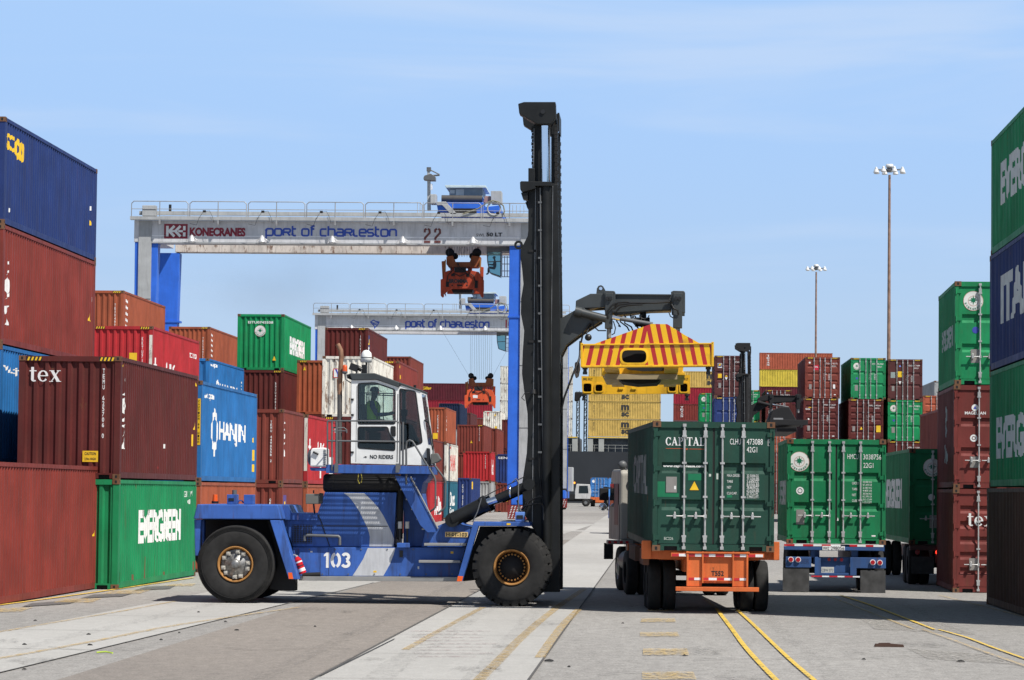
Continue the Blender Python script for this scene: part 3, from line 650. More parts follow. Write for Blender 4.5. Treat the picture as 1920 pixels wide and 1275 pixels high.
# ---- left row
def f_tex(o):
    h = o['_h']; P, w_ = serif('tex'); s = 0.36
    mark(o, 'end', [polyg([(0.26 + a * 0.30, 2.28 + b_ * 0.27) for a, b_ in q]) for q in P], white, 'lettering', EOFF)
    vtx(o, 'end', 'TEMU 625706 0', 2.0, 2.62, 0.108, 0.05, gap=1.18)
    mark(o, 'end', [quad(1.55, 0.40, 1.92, 0.66)], yelw, 'caution_sign'); mark(o, 'end', [tgeo('CAUTION', 1.60, 0.56, 0.27, 0.07, 0.02), tgeo('2.9m HIGH', 1.60, 0.44, 0.27, 0.06, 0.02)], black, 'lettering', 0.007)
    hazard(o, 'end', 0.20, h, 4); hazard(o, 'end', 1.93, h, 4)
    P, w_ = serif('tex')
    vs = [(0.55, 2.25), (0.55, 1.9), (0.55, 1.6)]
    mark(o, 'right', [disc(0.62, 2.36, 0.05, 8), polyg([(0.45, 2.0), (0.75, 2.12), (0.75, 2.06), (0.6, 1.98)]), disc(0.6, 1.74, 0.2, 14, 0.08), polyg([(0.4, 1.38), (0.75, 1.55), (0.75, 1.45), (0.55, 1.36)]), polyg([(0.4, 1.28), (0.8, 1.3), (0.5, 1.0), (0.62, 1.2)]), polyg([(0.45, 0.72), (0.8, 0.72), (0.62, 1.05)])], white, 'lettering')
    mark(o, 'right', [polyg([(11.6, 1.4), (11.85, 1.4), (11.72, 1.62)]), quad(11.2, 0.95, 11.62, 1.27), polyg([(0.2, 2.66), (0.42, 2.66), (0.4, 2.76)]), polyg([(11.7, 2.6), (11.95, 2.6), (11.9, 2.7)])], yelw, 'caution_sign')
    mark(o, 'right', [quad(11.5, 1.85, 11.56, 2.0), quad(6.6, 0.82, 6.8, 0.93)], white, 'marking'); mark(o, 'right', [disc(5.7, 0.32, 0.09, 10)], redm, 'marking')
def f_evgside(u0=3.2, u1=9.3, v0=1.0, v1=1.86, face='right'):
    def f(o): tx(o, face, 'EVERGREEN', u0, v0, u1 - u0, v1 - v0, bold=0.05, sp=0.92)
    return f
def f_evA(o):
    f_evgside(3.0, 9.6, 1.02, 1.86)(o)
    mark(o, 'right', [tgeo('EGHU 3187', 10.0, 2.16, 1.4, 0.16, 0.02), tgeo('4G1', 10.6, 1.97, 0.5, 0.13, 0.02), quad(0.6, 2.25, 0.66, 2.38), quad(11.4, 2.2, 11.46, 2.34)], mat('faded_lettering', (0.55, 0.62, 0.56), 0.6), 'lettering')
    r = [polyg([(u, 0.15), (u + 0.16, 0.15), (u + 0.14, t), (u + 0.02, t)]) for u, t in ((3.85, 0.7), (4.2, 0.66), (5.3, 0.72), (10.9, 0.55), (2.1, 0.3), (6.8, 0.25), (0.3, 0.4), (11.8, 0.4))]
    mark(o, 'right', r, rustm, 'rust_streak', 0.003)
stack('L', 227.5, 668, [(S8, 'evg', 'green container with white lettering and rust streaks, on the ground under the maroon one', dict(f=f_evA)), (S9, 'maroon', 'maroon container with TEX lettering on its ribbed end, above the rust streaked green one', dict(f=f_tex))], name='A')
def f_wan(o): tx(o, 'right', 'W.qjn', 0.45, 2.2, 1.9, 0.22, bold=0.02)
def f_red3(o):
    g = [quad(0.62, 1.98, 0.8, 2.05), polyg([(0.5, 1.7), (0.8, 1.84), (0.8, 1.78)]), disc(0.66, 1.45, 0.22, 12, 0.1), polyg([(0.5, 1.12), (0.85, 1.3), (0.85, 1.2)]), polyg([(0.45, 0.95), (0.85, 0.98), (0.5, 0.75)]), polyg([(0.5, 0.5), (0.85, 0.5), (0.68, 0.8)])]
    mark(o, 'right', g, white, 'lettering'); mark(o, 'right', [polyg([(11.3, 1.2), (11.65, 1.2), (11.45, 1.42)])], yelw, 'caution_sign'); mark(o, 'right', [quad(11.7, 1.75, 11.76, 1.88)], white, 'marking')
def f_bl(o):
    tx(o, 'right', 'SCi', 0.25, 1.83, 1.05, 0.42, yelw, 0.03); mark(o, 'right', [disc(1.55, 1.98, 0.27, 14, 0.12), disc(2.05, 1.95, 0.27, 14, 0.12)], yelw, 'lettering')
    mark(o, 'right', [polyg([(11.2, 0.95), (11.55, 0.95), (11.32, 1.1)])], yelw, 'caution_sign'); mark(o, 'right', [quad(0.7, 0.35, 0.8, 0.45), quad(11.3, 1.36, 11.4, 1.48)], white, 'marking')
stack('L', 10.5, 207, [(S9, 'brown', 'brown container at the foot of the tall left stack, hidden behind the front one'), (S9, 'blue', 'sky blue container with white lettering under the big red brown one at far left', dict(f=f_wan)), (S9, 'redbrown', 'red brown container in the tall left stack, between dark blue and sky blue ones', dict(f=f_red3)), (S8, 'navy', 'dark blue container with yellow lettering on top of the tall left stack', dict(f=f_bl))], name='B', Y=73.4)
pc = G(197, 1102); Yc = 73.4 - 0.5 - L4
o = container((W(197, 1102, pc.y).x - HW, Yc - 0.0, 0), 0, L4, S9, 'redbrown', False, 'red brown ribbed container standing on the ground at the lower left corner', GL); REP.append(('C', pc.y, pc.x, 0, 0))
mark(o, 'right', [polyg([(11.3, 1.25), (11.6, 1.25), (11.45, 1.4)]), quad(0.5, 2.6, 0.7, 2.66)], yelw, 'caution_sign'); mark(o, 'right', [quad(11.45, 1.55, 11.5, 1.75)], white, 'marking')
def f_hanjin(o):
    tx(o, 'right', 'w.qcn', 0.6, 2.36, 1.9, 0.2, bold=0.02)
    tx(o, 'right', 'HANJIN', 3.6, 1.1, 5.9, 0.72, bold=0.03)
    mark(o, 'right', [disc(2.75, 1.5, 0.62, 20, 0.42), polyg([(2.6, 0.75), (2.95, 0.75), (2.75, 1.2)]), polyg([(2.5, 1.95), (3.0, 1.95), (2.7, 2.2)])], white, 'logo')
    mark(o, 'right', [quad(11.2, 0.72, 11.7, 1.07), quad(11.2, 0.36, 11.7, 0.6), disc(11.4, 1.38, 0.09, 8)], yelw, 'caution_sign')
    f = ((-HW, 0.0, 0), (1, 0, 0), (0, -1, 0)); decal('caution_sign', [quad(2.302, 1.05, 2.41, 2.38)], yelw, f, o, None, 0.0)
    decal('lettering', [tgeo(ch, 2.335, 2.27 - i * 0.083, 0.045, 0.06, 0.02) for i, ch in enumerate('CAUTION 96 HIGH') if ch != ' '], black, f, o, None, 0.003)
stack('L', 379, 713.5, [(S8, 'orange', 'brick brown container on the ground, under the bright blue one', {}), (S9, 'blue', 'bright blue container with large white HANJIN lettering, on the brick brown one', dict(f=f_hanjin))], name='D')
def f_k(o):
    mark(o, 'right', [quad(0.5, 1.35, 1.1, 1.45), quad(0.5, 1.1, 1.1, 1.2), quad(0.7, 0.85, 0.95, 1.7)], white, 'lettering')
    mark(o, 'right', [polyg([(3.4, 1.35), (3.6, 1.65), (3.7, 1.45)]), quad(4.2, 0.25, 4.7, 1.6), polyg([(4.7, 0.9), (5.3, 1.6), (5.6, 1.6), (5.0, 0.8)]), quad(6.0, 0.8, 6.6, 0.95), quad(7.0, 0.5, 7.3, 1.0), quad(7.7, 0.3, 8.9, 1.1)], white, 'lettering')
    vtx(o, 'end', 'KKTU71924', 2.0, 2.5, 0.14, 0.06); mark(o, 'end', [quad(1.52, 1.45, 1.82, 1.85)], yelw, 'caution_sign'); hazard(o, 'end', 0.2, o['_h'], 4); hazard(o, 'end', 1.95, o['_h'], 4)
    f = ((-HW, 0.008, 0), (1, 0, 0), (0, -1, 0)); decal('corner_post_patch', [quad(2.3, 0.5, 2.42, 2.55)], cpaint('white'), f, o, None, 0.003)
    tx(o, 'right', 'TCKU71924', 9.6, 2.1, 1.8, 0.2, bold=0.02)
stack('L', 287, 611.6, [(S9, 'maroon', 'maroon container at the bottom, under the bright red one behind the left row'), (S9, 'brown', 'brown container below the bright red one behind the left row'), (S9, 'red', 'bright red container with white K lettering, left of the light blue one', dict(f=f_k))], name='F')
def f_num(s='TGHU4917', z=2.3, u=2.0):
    def f(o): vtx(o, 'end', s, u, z, 0.13, 0.055); hazard(o, 'end', 1.93, o['_h'], 4)
    return f
def f_E(o): f_num('TEXU49724')(o); mark(o, 'right', [polyg([(0.75, z), (1.2, z - 0.05), (1.2, z + 0.12), (0.95, z + 0.03), (0.75, z + 0.15)]) for z in (2.4, 2.1, 1.8, 1.5, 1.2)], white, 'lettering')
stack('L', 232.5, 545, [(S9, 'brown', 'brown container lowest in the stack behind the bright red one'), (S9, 'maroon', 'maroon container second from the ground behind the bright red one'), (S9, 'brown', 'brown container directly below the brick orange one, left of the crane leg'), (S9, 'orange', 'brick orange container topmost in front of the blue crane leg', dict(f=f_E))], name='E')
def f_h2(o):
    tx(o, 'right', 'HANJIN', 3.8, 0.85, 6, 0.7, bold=0.03); mark(o, 'right', [disc(3.0, 1.1, 0.6, 20, 0.42)], white, 'logo'); tx(o, 'right', 'w.qcn', 0.6, 2.2, 2.2, 0.2, bold=0.02); vtx(o, 'right', '4018', 11.2, 2.0, 0.2, 0.4)
stack('L', 392, 672, [(S9, 'maroon', 'maroon container lowest behind the bright blue one'), (S9, 'brown', 'brown container in the middle behind the bright blue one'), (S8, 'blue', 'light blue container peeking out above and behind the bright blue one', dict(f=f_h2))], name='H2')
stack('L', 394, 613, [(S9, 'brown', 'brown container lowest of the stack right of the brick orange one'), (S9, 'maroon', 'maroon container second up, right of the brick orange one'), (S9, 'brown', 'brown container third up, behind the light blue one'), (S9, 'orange', 'dusty brick container between the bright red one and the bright green one', dict(f=f_E))], name='G')
def f_ev2(o):
    tx(o, 'end', 'EITU0745508', 0.55, 2.4, 1.3, 0.13, bold=0.02); evglogo(o, 'end', 1.18, 2.02, 0.29, 0.006); mark(o, 'end', [polyg([(1.84, 0.5), (2.02, 0.5), (1.93, 0.74)])], yelw, 'caution_sign')
    tx(o, 'right', 'EVERGREEN', 2.6, 0.95, 6.8, 0.95, bold=0.06, sp=0.85)
stack('L', 533.5, 589.5, [(S8, 'maroon', 'maroon container lowest in the stack topped by the bright green one'), (S9, 'brown', 'brown container second up in the stack topped by the bright green one'), (S9, 'maroon', 'maroon container with a white number directly under the bright green one', dict(f=f_num('BMOU4481302'))), (S9, 'green', 'bright green container with white lettering topmost, alone against the sky', dict(f=f_ev2))], name='I')
def f_20(o):
    vtx(o, 'end', 'TEMU 4490558 2', 1.98, 2.2, 0.085, 0.055); mark(o, 'right', [disc(0.5, 2.12, 0.035, 8), polyg([(0.4, 1.86), (0.52, 1.86), (0.5, 1.92)]), disc(0.46, 1.65, 0.1, 10, 0.04), polyg([(0.4, 1.36), (0.55, 1.46), (0.5, 1.36)]), polyg([(0.4, 0.95), (0.6, 0.95), (0.5, 1.2)])], white, 'lettering')
    for u in (1.9, 3.5): mark(o, 'right', [quad(u, 0.02, u + 0.36, 0.14)], blackm, 'fork_pocket', 0.003)
def f_sticker(o):
    vtx(o, 'end', 'GESU3194', 1.98, 2.1, 0.10, 0.055)
    mark(o, 'right', [quad(0.35, 1.2, 1.2, 2.2)], mat('sticker_purple', (0.09, 0.06, 0.22), 0.5), 'sticker'); mark(o, 'right', [polyg([(0.5, 1.6), (1.15, 1.6), (1.0, 2.05), (0.7, 1.95)])], yelw, 'sticker', 0.007); mark(o, 'right', [polyg([(0.5, 1.25), (0.9, 1.25), (0.8, 1.5)])], white, 'sticker', 0.007)
stack('L', 532, 767, [(S8, 'brown', 'short brown container with a purple and yellow sticker, right of the bright blue one', dict(f=f_sticker)), (S8, 'brown', 'short brown container with fork pockets, right of the bright blue one', dict(f=f_20))], L=L2, name='T20')
stack('L', 578, 777, [(S8, 'orange', 'brick brown container on the ground behind the machine mirror'), (S8, 'red', 'rose red container with white K lettering, left of the exhaust stack', dict(f=f_k))], name='J')
stack('L', 641, 676, [(3.12, 'brown', 'brown container lowest behind the rusty white one'), (3.12, 'maroon', 'maroon container second up behind the rusty white one'), (S9, 'orange', 'ribbed brown container with a yellow triangle, left of the rusty white one', dict(f=lambda o: (mark(o, 'end', [polyg([(0.36, 2.35), (0.52, 2.35), (0.44, 2.56)])], yelw, 'caution_sign'), hazard(o, 'end', 0.2, S9, 4))))], name='K')
def f_white(o):
    mark(o, 'end', [quad(0.52, 1.85, 0.98, 2.30)], mat('logo_red', (0.5, 0.05, 0.04), 0.5), 'logo'); mark(o, 'end', [quad(0.56, 1.89, 0.94, 2.26)], white, 'logo', 0.006); mark(o, 'end', [polyg([(0.6, 2.26), (0.7, 2.26), (0.76, 2.1), (0.84, 2.26), (0.92, 2.26), (0.79, 2.03), (0.79, 1.9), (0.72, 1.9), (0.72, 2.03)])], mat('logo_blue', (0.05, 0.06, 0.4), 0.5), 'logo', 0.008)
    tx(o, 'right', 'VML', 2.2, 1.9, 1.4, 0.2, redm, 0.02); mark(o, 'right', [disc(3.2, 1.3, 0.2, 10)], redm, 'marking')
    rs = [polyg([(u, a), (u + .05, a), (u + .03, b_)]) for u, a, b_ in ((0.7, 1.8, 1.0), (1.0, 1.7, 1.2), (1.3, 0.9, 0.5), (1.9, 2.4, 1.9), (2.1, 2.4, 2.0), (2.2, 0.6, 0.3))]; mark(o, 'end', rs, rustm, 'rust_streak', 0.005)
stack('L', 700, 668.5, [(S9, 'brown', 'brown container lowest of the stack behind the cab'), (S9, 'maroon', 'maroon container with hazard strips, under the rusty white one', dict(f=lambda o: hazard(o, 'end', 0.2, S9, 4))), (S9, 'white', 'rusty white container with a small red and blue sign, above and behind the cab', dict(f=f_white))], name='WH')
def f_tri(u=0.75): return lambda o: (mark(o, 'end', [polyg([(u, 0.95), (u + .2, 0.95), (u + .1, 1.2)])], yelw, 'caution_sign'), vtx(o, 'end', 'IMOU4120', 1.98, 2.5, 0.14, 0.05), hazard(o, 'end', 1.9, o['_h'], 4))
def f_D(o):
    mark(o, 'right', [quad(0.35, 1.35, 1.1, 2.5)], mat('logo_navy', (0.03, 0.04, 0.14), 0.5), 'logo'); mark(o, 'right', [polyg([(0.4, 1.95), (1.05, 2.0), (1.05, 2.45), (0.7, 2.2)])], yelw, 'logo', 0.007); tx(o, 'right', 'D', 0.5, 1.4, 0.5, 0.45, off=0.007); f_tri()(o)
stack('L', 690.5, 615, [(S9, 'brown', 'brown container lowest of the stack topped by the one with the yellow D sign'), (S9, 'maroon', 'maroon container second up under the one with the yellow D sign'), (S8, 'brown', 'brown container directly under the one with the yellow D sign'), (S9, 'maroon', 'maroon container with a yellow and black D sign, topmost above the rusty white one', dict(f=f_D))], name='P')
stack('L', 748.7, 677, [(3.0, 'brown', 'brown container lowest of the stack right of the rusty white one'), (3.0, 'maroon', 'maroon container in the middle right of the rusty white one'), (S9, 'redbrown', 'red brown container with small yellow marks topmost, right of the rusty white one', dict(f=lambda o: (mark(o, 'right', [quad(0.6, 2.0, 1.1, 2.2), quad(0.6, 1.6, 1.1, 1.75), polyg([(0.3, 2.55), (0.6, 2.55), (0.6, 2.7)])], yelw, 'marking'), hazard(o, 'end', 1.7, S9, 5))))], name='L1')
stack('L', 770, 668.5, [(S9, 'brown', 'brown container lowest of the farther stack right of the rusty white one'), (S9, 'maroon', 'maroon container second up of the farther stack right of the rusty white one'), (S9, 'brown', 'brown container third up of the farther stack right of the rusty white one'), (S9, 'brown', 'brown container topmost, just peeking out behind the red brown one', {})], name='L2')
def f_O1(o): vtx(o, 'end', 'CRXU94', 1.7, 2.3, 0.2, 0.09); mark(o, 'end', [quad(1.35, 0.3, 1.75, 0.78)], yelw, 'caution_sign'); vtx(o, 'right', 'TEXTN', 0.5, 2.2, 0.2, 0.3)
stack('L', 837, 764, [(S9, 'maroon', 'maroon container lowest of the stack right of the windshield'), (S9, 'brown', 'brown container in the middle of the stack right of the windshield'), (S9, 'orange', 'brick orange container with a yellow label, right of the windshield', dict(f=f_O1))], name='O1')
stack('L', 808, 823, [(2.68, 'red', 'red container with white lettering on the ground behind the stair rails', dict(f=lambda o: tx(o, 'right', 'K-lin', 4, 0.5, 6, 1.2, bold=0.05))), (2.68, 'brown', 'red brown container just right of the cab floor, beside the white one', {})], name='O2b', Y=196)
def f_ym(o): tx(o, 'right', 'YANK', 3.4, 0.75, 6.3, 1.15, redm, 0.02); mark(o, 'right', [quad(3.2, 2.3, 4.6, 2.45)], redm, 'marking')
def f_teal(o): tx(o, 'right', 'Duzt', 4.2, 0.9, 5.0, 1.0, bold=0.03); tx(o, 'right', 'Gury', 4.0, 0.2, 4.6, 0.6, bold=0.02)
stack('L', 837.5, 831, [(2.64, 'teal', 'teal container with white lettering on the ground under the white one', dict(f=f_teal)), (2.64, 'white', 'white container with red lettering above the teal one', dict(f=f_ym))], name='YM', Y=214)
stack('L', 863.4, 756.5, [(S9, 'gray', 'gray container lowest of the stack topped by the dark navy one'), (S9, 'gray', 'gray container second up of the stack topped by the dark navy one'), (S9, 'gray', 'gray container third up of the stack topped by the dark navy one'), (S9, 'dknavy', 'dark navy ribbed container topmost, behind the brick orange one right of the windshield')], name='O4')
stack('L', 883.5, 774, [(2.9, 'gray', 'gray container lowest under the small plum one'), (2.9, 'brown', 'brown container second up under the small plum one'), (2.9, 'gray', 'gray container third up under the small plum one'), (2.9, 'plum', 'small plum coloured container topmost under the orange spreader')], name='O5')
def f_T(o): tx(o, 'end', 'T', 0.5, 1.9, 0.3, 0.5, redm, 0.05); mark(o, 'end', [polyg([(1.5, 1.9), (1.75, 1.9), (1.62, 2.25)]), quad(1.6, 0.15, 1.9, 0.5)], yelw, 'caution_sign')
stack('L', 939.3, 771, [(S8, 'gray', 'gray container lowest under the far white one with a red T'), (S8, 'gray', 'gray container second up under the far white one with a red T'), (S8, 'brown', 'brown container third up under the far white one with a red T'), (S8, 'maroon', 'maroon container fourth up, right under the far white one with a red T'), (S8, 'white', 'white ribbed container with a red T, right of the orange spreader', dict(f=f_T))], name='O6')
stack('L', 932, 803, [(S8, 'gray', 'gray container lowest of the stack beside the blue crane leg'), (S8, 'brown', 'brown container in the middle of the stack beside the blue crane leg'), (S8, 'brown', 'brown container topmost beside the blue crane leg, behind the one with a yellow triangle')], name='O7b')
stack('L', 908, 796.6, [(S8, 'gray', 'gray container lowest, under the ribbed brown ones right of the windshield'), (S8, 'brown', 'brown container in the middle, above the small bright red one'), (S8, 'brown', 'ribbed brown container with a yellow triangle below the far white one', dict(f=f_tri(1.2)))], name='O7')
stack('L', 921.3, 846.7, [(2.7, 'gray', 'gray ribbed container on the ground under the small bright red one'), (S8, 'red', 'small bright red ribbed container between the windshield and the blue crane leg', dict(f=lambda o: (vtx(o, 'end', 'TKWU924', 1.9, 2.3, 0.14, 0.06), tx(o, 'right', 'kd', 1.2, 0.6, 2.5, 1.3))))], L=L2, name='O8')
stack('L', 884, 898.7, [(S9, 'navy', 'navy container on the ground left of the tilt cylinder', dict(f=lambda o: (vtx(o, 'end', 'CMAU 49177', 1.7, 2.4, 0.14, 0.09), mark(o, 'right', [quad(0.8, 2.0, 2.2, 2.6)], yelw, 'caution_sign'))))], name='NV', Y=247)
stack('L', 981, 846, [(S8, 'brown', 'brown ribbed container with a yellow triangle on the ground beside the blue crane leg', dict(f=f_tri(0.9))), (S8, 'navy', 'navy ribbed container with a row of white letters beside the blue crane leg', dict(f=lambda o: tx(o, 'end', 'SENOS', 0.2, 2.15, 1.5, 0.2)))], name='Q', Y=276)
stack('L', 985, 787, [(3.1, 'brown', 'brown container lowest of the far stack behind the blue crane leg'), (3.1, 'maroon', 'maroon container in the middle of the far stack behind the blue crane leg'), (3.1, 'maroon', 'maroon container topmost of the far stack behind the blue crane leg')], name='R')

# ---- right row
def f_evdoor(s1='EMCU 9017067', s2='45G1', seal=True):
    def f(o):
        h = o['_h']; evglogo(o, 'door', 0.42, h - 0.60, 0.25); disc_ = mark(o, 'door', [disc(0.42, h * 0.5, 0.08, 14)], white if not seal else mat('seal_blue', (0.05, 0.07, 0.4), 0.5), 'marking')
        mark(o, 'door', [tgeo(s1, 1.5, h - 0.48, 0.78, 0.11), tgeo(s2, 1.85, h - 0.68, 0.3, 0.11)], white, 'lettering'); weights(o, z=h * 0.60); mark(o, 'door', [quad(0.28, h * 0.2, 0.5, h * 0.34)], plate, 'data_plate')
        hazard(o, 'end', 0.2, h, 4) if h > 2.7 else 0; hazard(o, 'end', 1.9, h, 4) if h > 2.7 else 0
    return f
def f_bdoor(num, extra=None, hz=True):
    def f(o):
        h = o['_h']; mark(o, 'door', [tgeo(num, 1.45, h - 0.5, 0.8, 0.1), tgeo('45G1', 1.85, h - 0.68, 0.3, 0.1)], white, 'lettering'); weights(o, z=h * 0.58); mark(o, 'door', [quad(0.28, h * 0.22, 0.46, h * 0.34)], plate, 'data_plate')
        if hz: hazard(o, 'end', 0.2, h, 4); hazard(o, 'end', 1.9, h, 4)
        if extra: extra(o, h)
    return f
def x_fc(o, h):
    mark(o, 'door', [quad(0.22, h - 0.86, 0.52, h - 0.54)], white, 'logo'); mark(o, 'door', [quad(0.24, h - 0.80, 0.5, h - 0.56)], mat('logo_navy', (0.03, 0.04, 0.14), 0.5), 'logo', 0.007); mark(o, 'door', [polyg([(0.27, h - 0.78), (0.3, h - 0.68), (0.27, h - 0.68), (0.34, h - 0.58), (0.48, h - 0.58), (0.46, h - 0.63), (0.38, h - 0.64), (0.45, h - 0.69), (0.34, h - 0.72)])], yelw, 'logo', 0.01)
    mark(o, 'door', [quad(0.24, h * 0.46, 0.5, h * 0.56), polyg([(0.72, h * .49), (0.92, h * .49), (0.82, h * .53)])], yelw, 'caution_sign'); mark(o, 'door', [polyg([(0.72, h * .475), (0.92, h * .475), (0.82, h * .41)])], white, 'marking')
def x_tal(o, h): mark(o, 'door', [quad(0.55, h - 0.92, 0.94, h - 0.56)], mat('logo_crimson', (0.5, 0.01, 0.04), 0.5), 'logo'); tx(o, 'door', 'TAL', 0.58, h - 0.74, 0.33, 0.1, off=0.008); mark(o, 'door', [disc(0.32, h - 0.4, 0.07, 12)], white, 'marking'); mark(o, 'door', [quad(1.95, h * .24, 2.1, h * .34), quad(2.02, 0.24, 2.14, 0.3)], white, 'marking')
def x_bs(o, h): tx(o, 'door', 'bis', 0.16, h - 0.80, 0.3, 0.12); mark(o, 'door', [polyg([(0.3, h - 0.66), (0.6, h - 0.66), (0.45, h - 0.6)])], yelw, 'logo'); mark(o, 'door', [disc(0.36, h * .5, 0.06, 12), quad(2.0, 0.24, 2.16, 0.3)], white, 'marking')
def x_w(o, h): mark(o, 'door', [quad(1.95, h * .2, 2.25, h * .36), polyg([(0.8, h * .26), (1.0, h * .26), (0.9, h * .33)])], yelw, 'caution_sign')
def x_br(o, h): mark(o, 'door', [quad(0.7, h * .56, 1.0, h * .7)], yelw, 'caution_sign'); mark(o, 'door', [quad(0.2, h * .54, 0.52, h * .68)], mat('notice_grey', (0.3, 0.35, 0.35), 0.6), 'notice'); mark(o, 'door', [polyg([(0.75, h * .46), (0.95, h * .46), (0.85, h * .38)])], white, 'marking'); mark(o, 'door', [disc(0.85, h - .5, .06, 8)], mat('seal_lightblue', (0.2, 0.3, 0.8), .5), 'marking')
stack('R', 1311.7, 737, [(S9, 'maroon', 'maroon container lowest, under the far green ones seen below the spreader'), (S9, 'brown', 'brown container second up, under the far green ones seen below the spreader'), (S9, 'gray', 'gray container third up, under the far green one seen below the spreader'), (S9, 'green', 'narrow view of a green container topmost, below the yellow spreader', dict(f=f_evdoor()))], name='R1')
stack('R', 1340, 666.7, [(S9, 'brown', 'brown container lowest of the stack left of the far dark mast'), (S9, 'maroon', 'maroon container second up of the stack left of the far dark mast'), (S9, 'navy', 'navy container left of the far dark mast, under the one with the F sign', dict(f=f_bdoor('NYKU 2719')) ), (S9, 'plum', 'plum brown container with a blue and yellow F sign, left of the far dark mast', dict(g=4, f=f_bdoor('FSCU 9481', x_fc)))], name='R2')
stack('R', 1376, 731, [(S9, 'maroon', 'maroon container lowest, right behind the far dark mast'), (S9, 'brown', 'brown container second up, right behind the far dark mast'), (S9, 'green', 'green container third up, half hidden by the far dark mast', dict(f=f_evdoor())), (S9, 'green', 'green container topmost, half hidden by the far dark mast', dict(f=f_evdoor()))], name='R3')
stack('R', 1435.6, 731, [(S9, 'maroon', 'maroon container lowest behind the far dark boom'), (S9, 'brown', 'brown container second up behind the far dark boom'), (S9, 'salmon', 'brick orange container with a door end behind the far dark boom', dict(g=4, f=f_bdoor('TRIU 9081'))), (S9, 'maroon', 'maroon container with a door end, topmost behind the far dark boom', dict(g=4, f=f_bdoor('MSCU 6612')))], name='R4')
stack('R', 1509.8, 669.5, [(S9, 'maroon', 'maroon container lowest of the stack with the crimson sign'), (S9, 'maroon', 'maroon container second up of the stack with the crimson sign', dict(g=5, f=f_bdoor('MSKU 7104'), dx=-0.1)), (S9, 'maroon', 'maroon container with a small yellow sign, under the one with the crimson sign', dict(g=5, f=f_bdoor('MSCU 1647', x_bs), dx=-0.1)), (S9, 'brown', 'brown container with a crimson TAL sign, below the thinner lamp mast', dict(g=4, f=f_bdoor('TGHU 8172', x_tal)))], name='R5')
stack('R', 1595.5, 671, [(S9, 'maroon', 'maroon container lowest under the tall green one'), (S9, 'maroon', 'maroon container second up under the tall green one', dict(g=5, dx=-0.15)), (S9, 'maroon', 'maroon container with yellow warning signs directly under the topmost green one', dict(g=5, f=f_bdoor('MSCU 9564', x_w), dx=-0.15)), (S9, 'evg', 'topmost green container between the one with the crimson sign and the plum one', dict(f=f_evdoor()))], name='R6')
stack('R', 1665, 673.5, [(S9, 'maroon', 'maroon container lowest under the two at the base of the taller lamp mast'), (S9, 'maroon', 'maroon container whose top edge shows under the green one near the taller lamp mast', dict(f=f_bdoor('MSKU 1106'))), (S9, 'green', 'green container with round logo, under the plum one by the taller lamp mast', dict(f=f_evdoor('EGHU 9108421'))), (S9, 'plum', 'plum brown container topmost at the base of the taller lamp mast', dict(f=f_bdoor('GLDU 7689', x_br)))], name='R7')
stack('R', 1775, 762, [(S9, 'dkgreen', 'dark green container on the ground, seen side on left of the right door stack', dict(f=lambda o: tx(o, 'left', 'DAL', 1.2, 0.6, 2.4, 1.2))), (S9, 'brown', 'brown container above the dark green one, seen side on left of the right door stack')], name='R9')
stack('R', 1731, 741.5, [(3.2, 'maroon', 'maroon container lowest of the far stack right of the taller lamp mast'), (3.2, 'brown', 'brown container in the middle of the far stack right of the taller lamp mast'), (3.2, 'salmon', 'brick orange container topmost of the far stack right of the taller lamp mast', dict(g=4, f=f_bdoor('TRLU 5170')))], name='R8')
stack('R', 1752, 706, [(S9, 'gray', 'gray container lowest of the farthest stack beside the right door stack'), (S9, 'maroon', 'maroon container second up of the farthest stack beside the right door stack'), (S9, 'gray', 'gray container third up of the farthest stack beside the right door stack'), (S9, 'gray', 'dark gray container topmost of the farthest stack beside the right door stack')], name='R10', Y=263)
# ---- three-high door stack at right
def f_m3(o):
    evglogo(o, 'door', 0.46, 2.10, 0.25); mark(o, 'door', [disc(0.52, 1.37, 0.085, 16)], mat('seal_blue', (0.05, 0.07, 0.4), 0.5), 'marking'); mark(o, 'door', [quad(0.40, 0.55, 0.62, 0.89)], plate, 'data_plate')
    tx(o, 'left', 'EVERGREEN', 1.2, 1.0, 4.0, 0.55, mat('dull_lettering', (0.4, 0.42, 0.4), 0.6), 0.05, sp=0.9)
def f_m2(o):
    mark(o, 'door', [disc(0.53, 2.02, 0.085, 16)], white, 'logo'); mark(o, 'door', [polyg([(0.49, 1.99), (0.57, 1.99), (0.53, 2.07)])], mat('seal_blue', (0.05, 0.07, 0.4), 0.5), 'logo', 0.008); tx(o, 'door', 'MAGELLAN', 0.28, 1.85, 0.52, 0.075)
    mark(o, 'door', [disc(0.5, 1.26, 0.09, 16, 0.05), disc(0.5, 1.26, 0.03)], white, 'marking'); mark(o, 'door', [quad(0.41, 0.52, 0.63, 0.8)], plate, 'data_plate')
    mark(o, 'left', [disc(3.2, 1.9, 0.25, 14, 0.12), disc(3.2, 1.5, 0.2, 14, 0.1), polyg([(3.1, 1.0), (3.3, 1.0), (3.2, 1.3)]), disc(2.9, 0.9, 0.25, 14, 0.15), disc(3.5, 0.8, 0.2, 14, 0.1)], mat('dull_lettering', (0.4, 0.42, 0.4), 0.6), 'logo')
def f_m1(o):
    P, w_ = serif('tex'); mark(o, 'door', [polyg([(0.36 + a * 0.265, 1.66 + b_ * 0.25) for a, b_ in q]) for q in P], white, 'lettering', 0.046); mark(o, 'door', [quad(0.41, 0.56, 0.62, 0.86)], plate, 'data_plate'); mark(o, 'door', [quad(0.86, 1.2, 0.98, 1.3)], mat('seal_lightblue', (0.2, 0.3, 0.8), .5), 'marking')
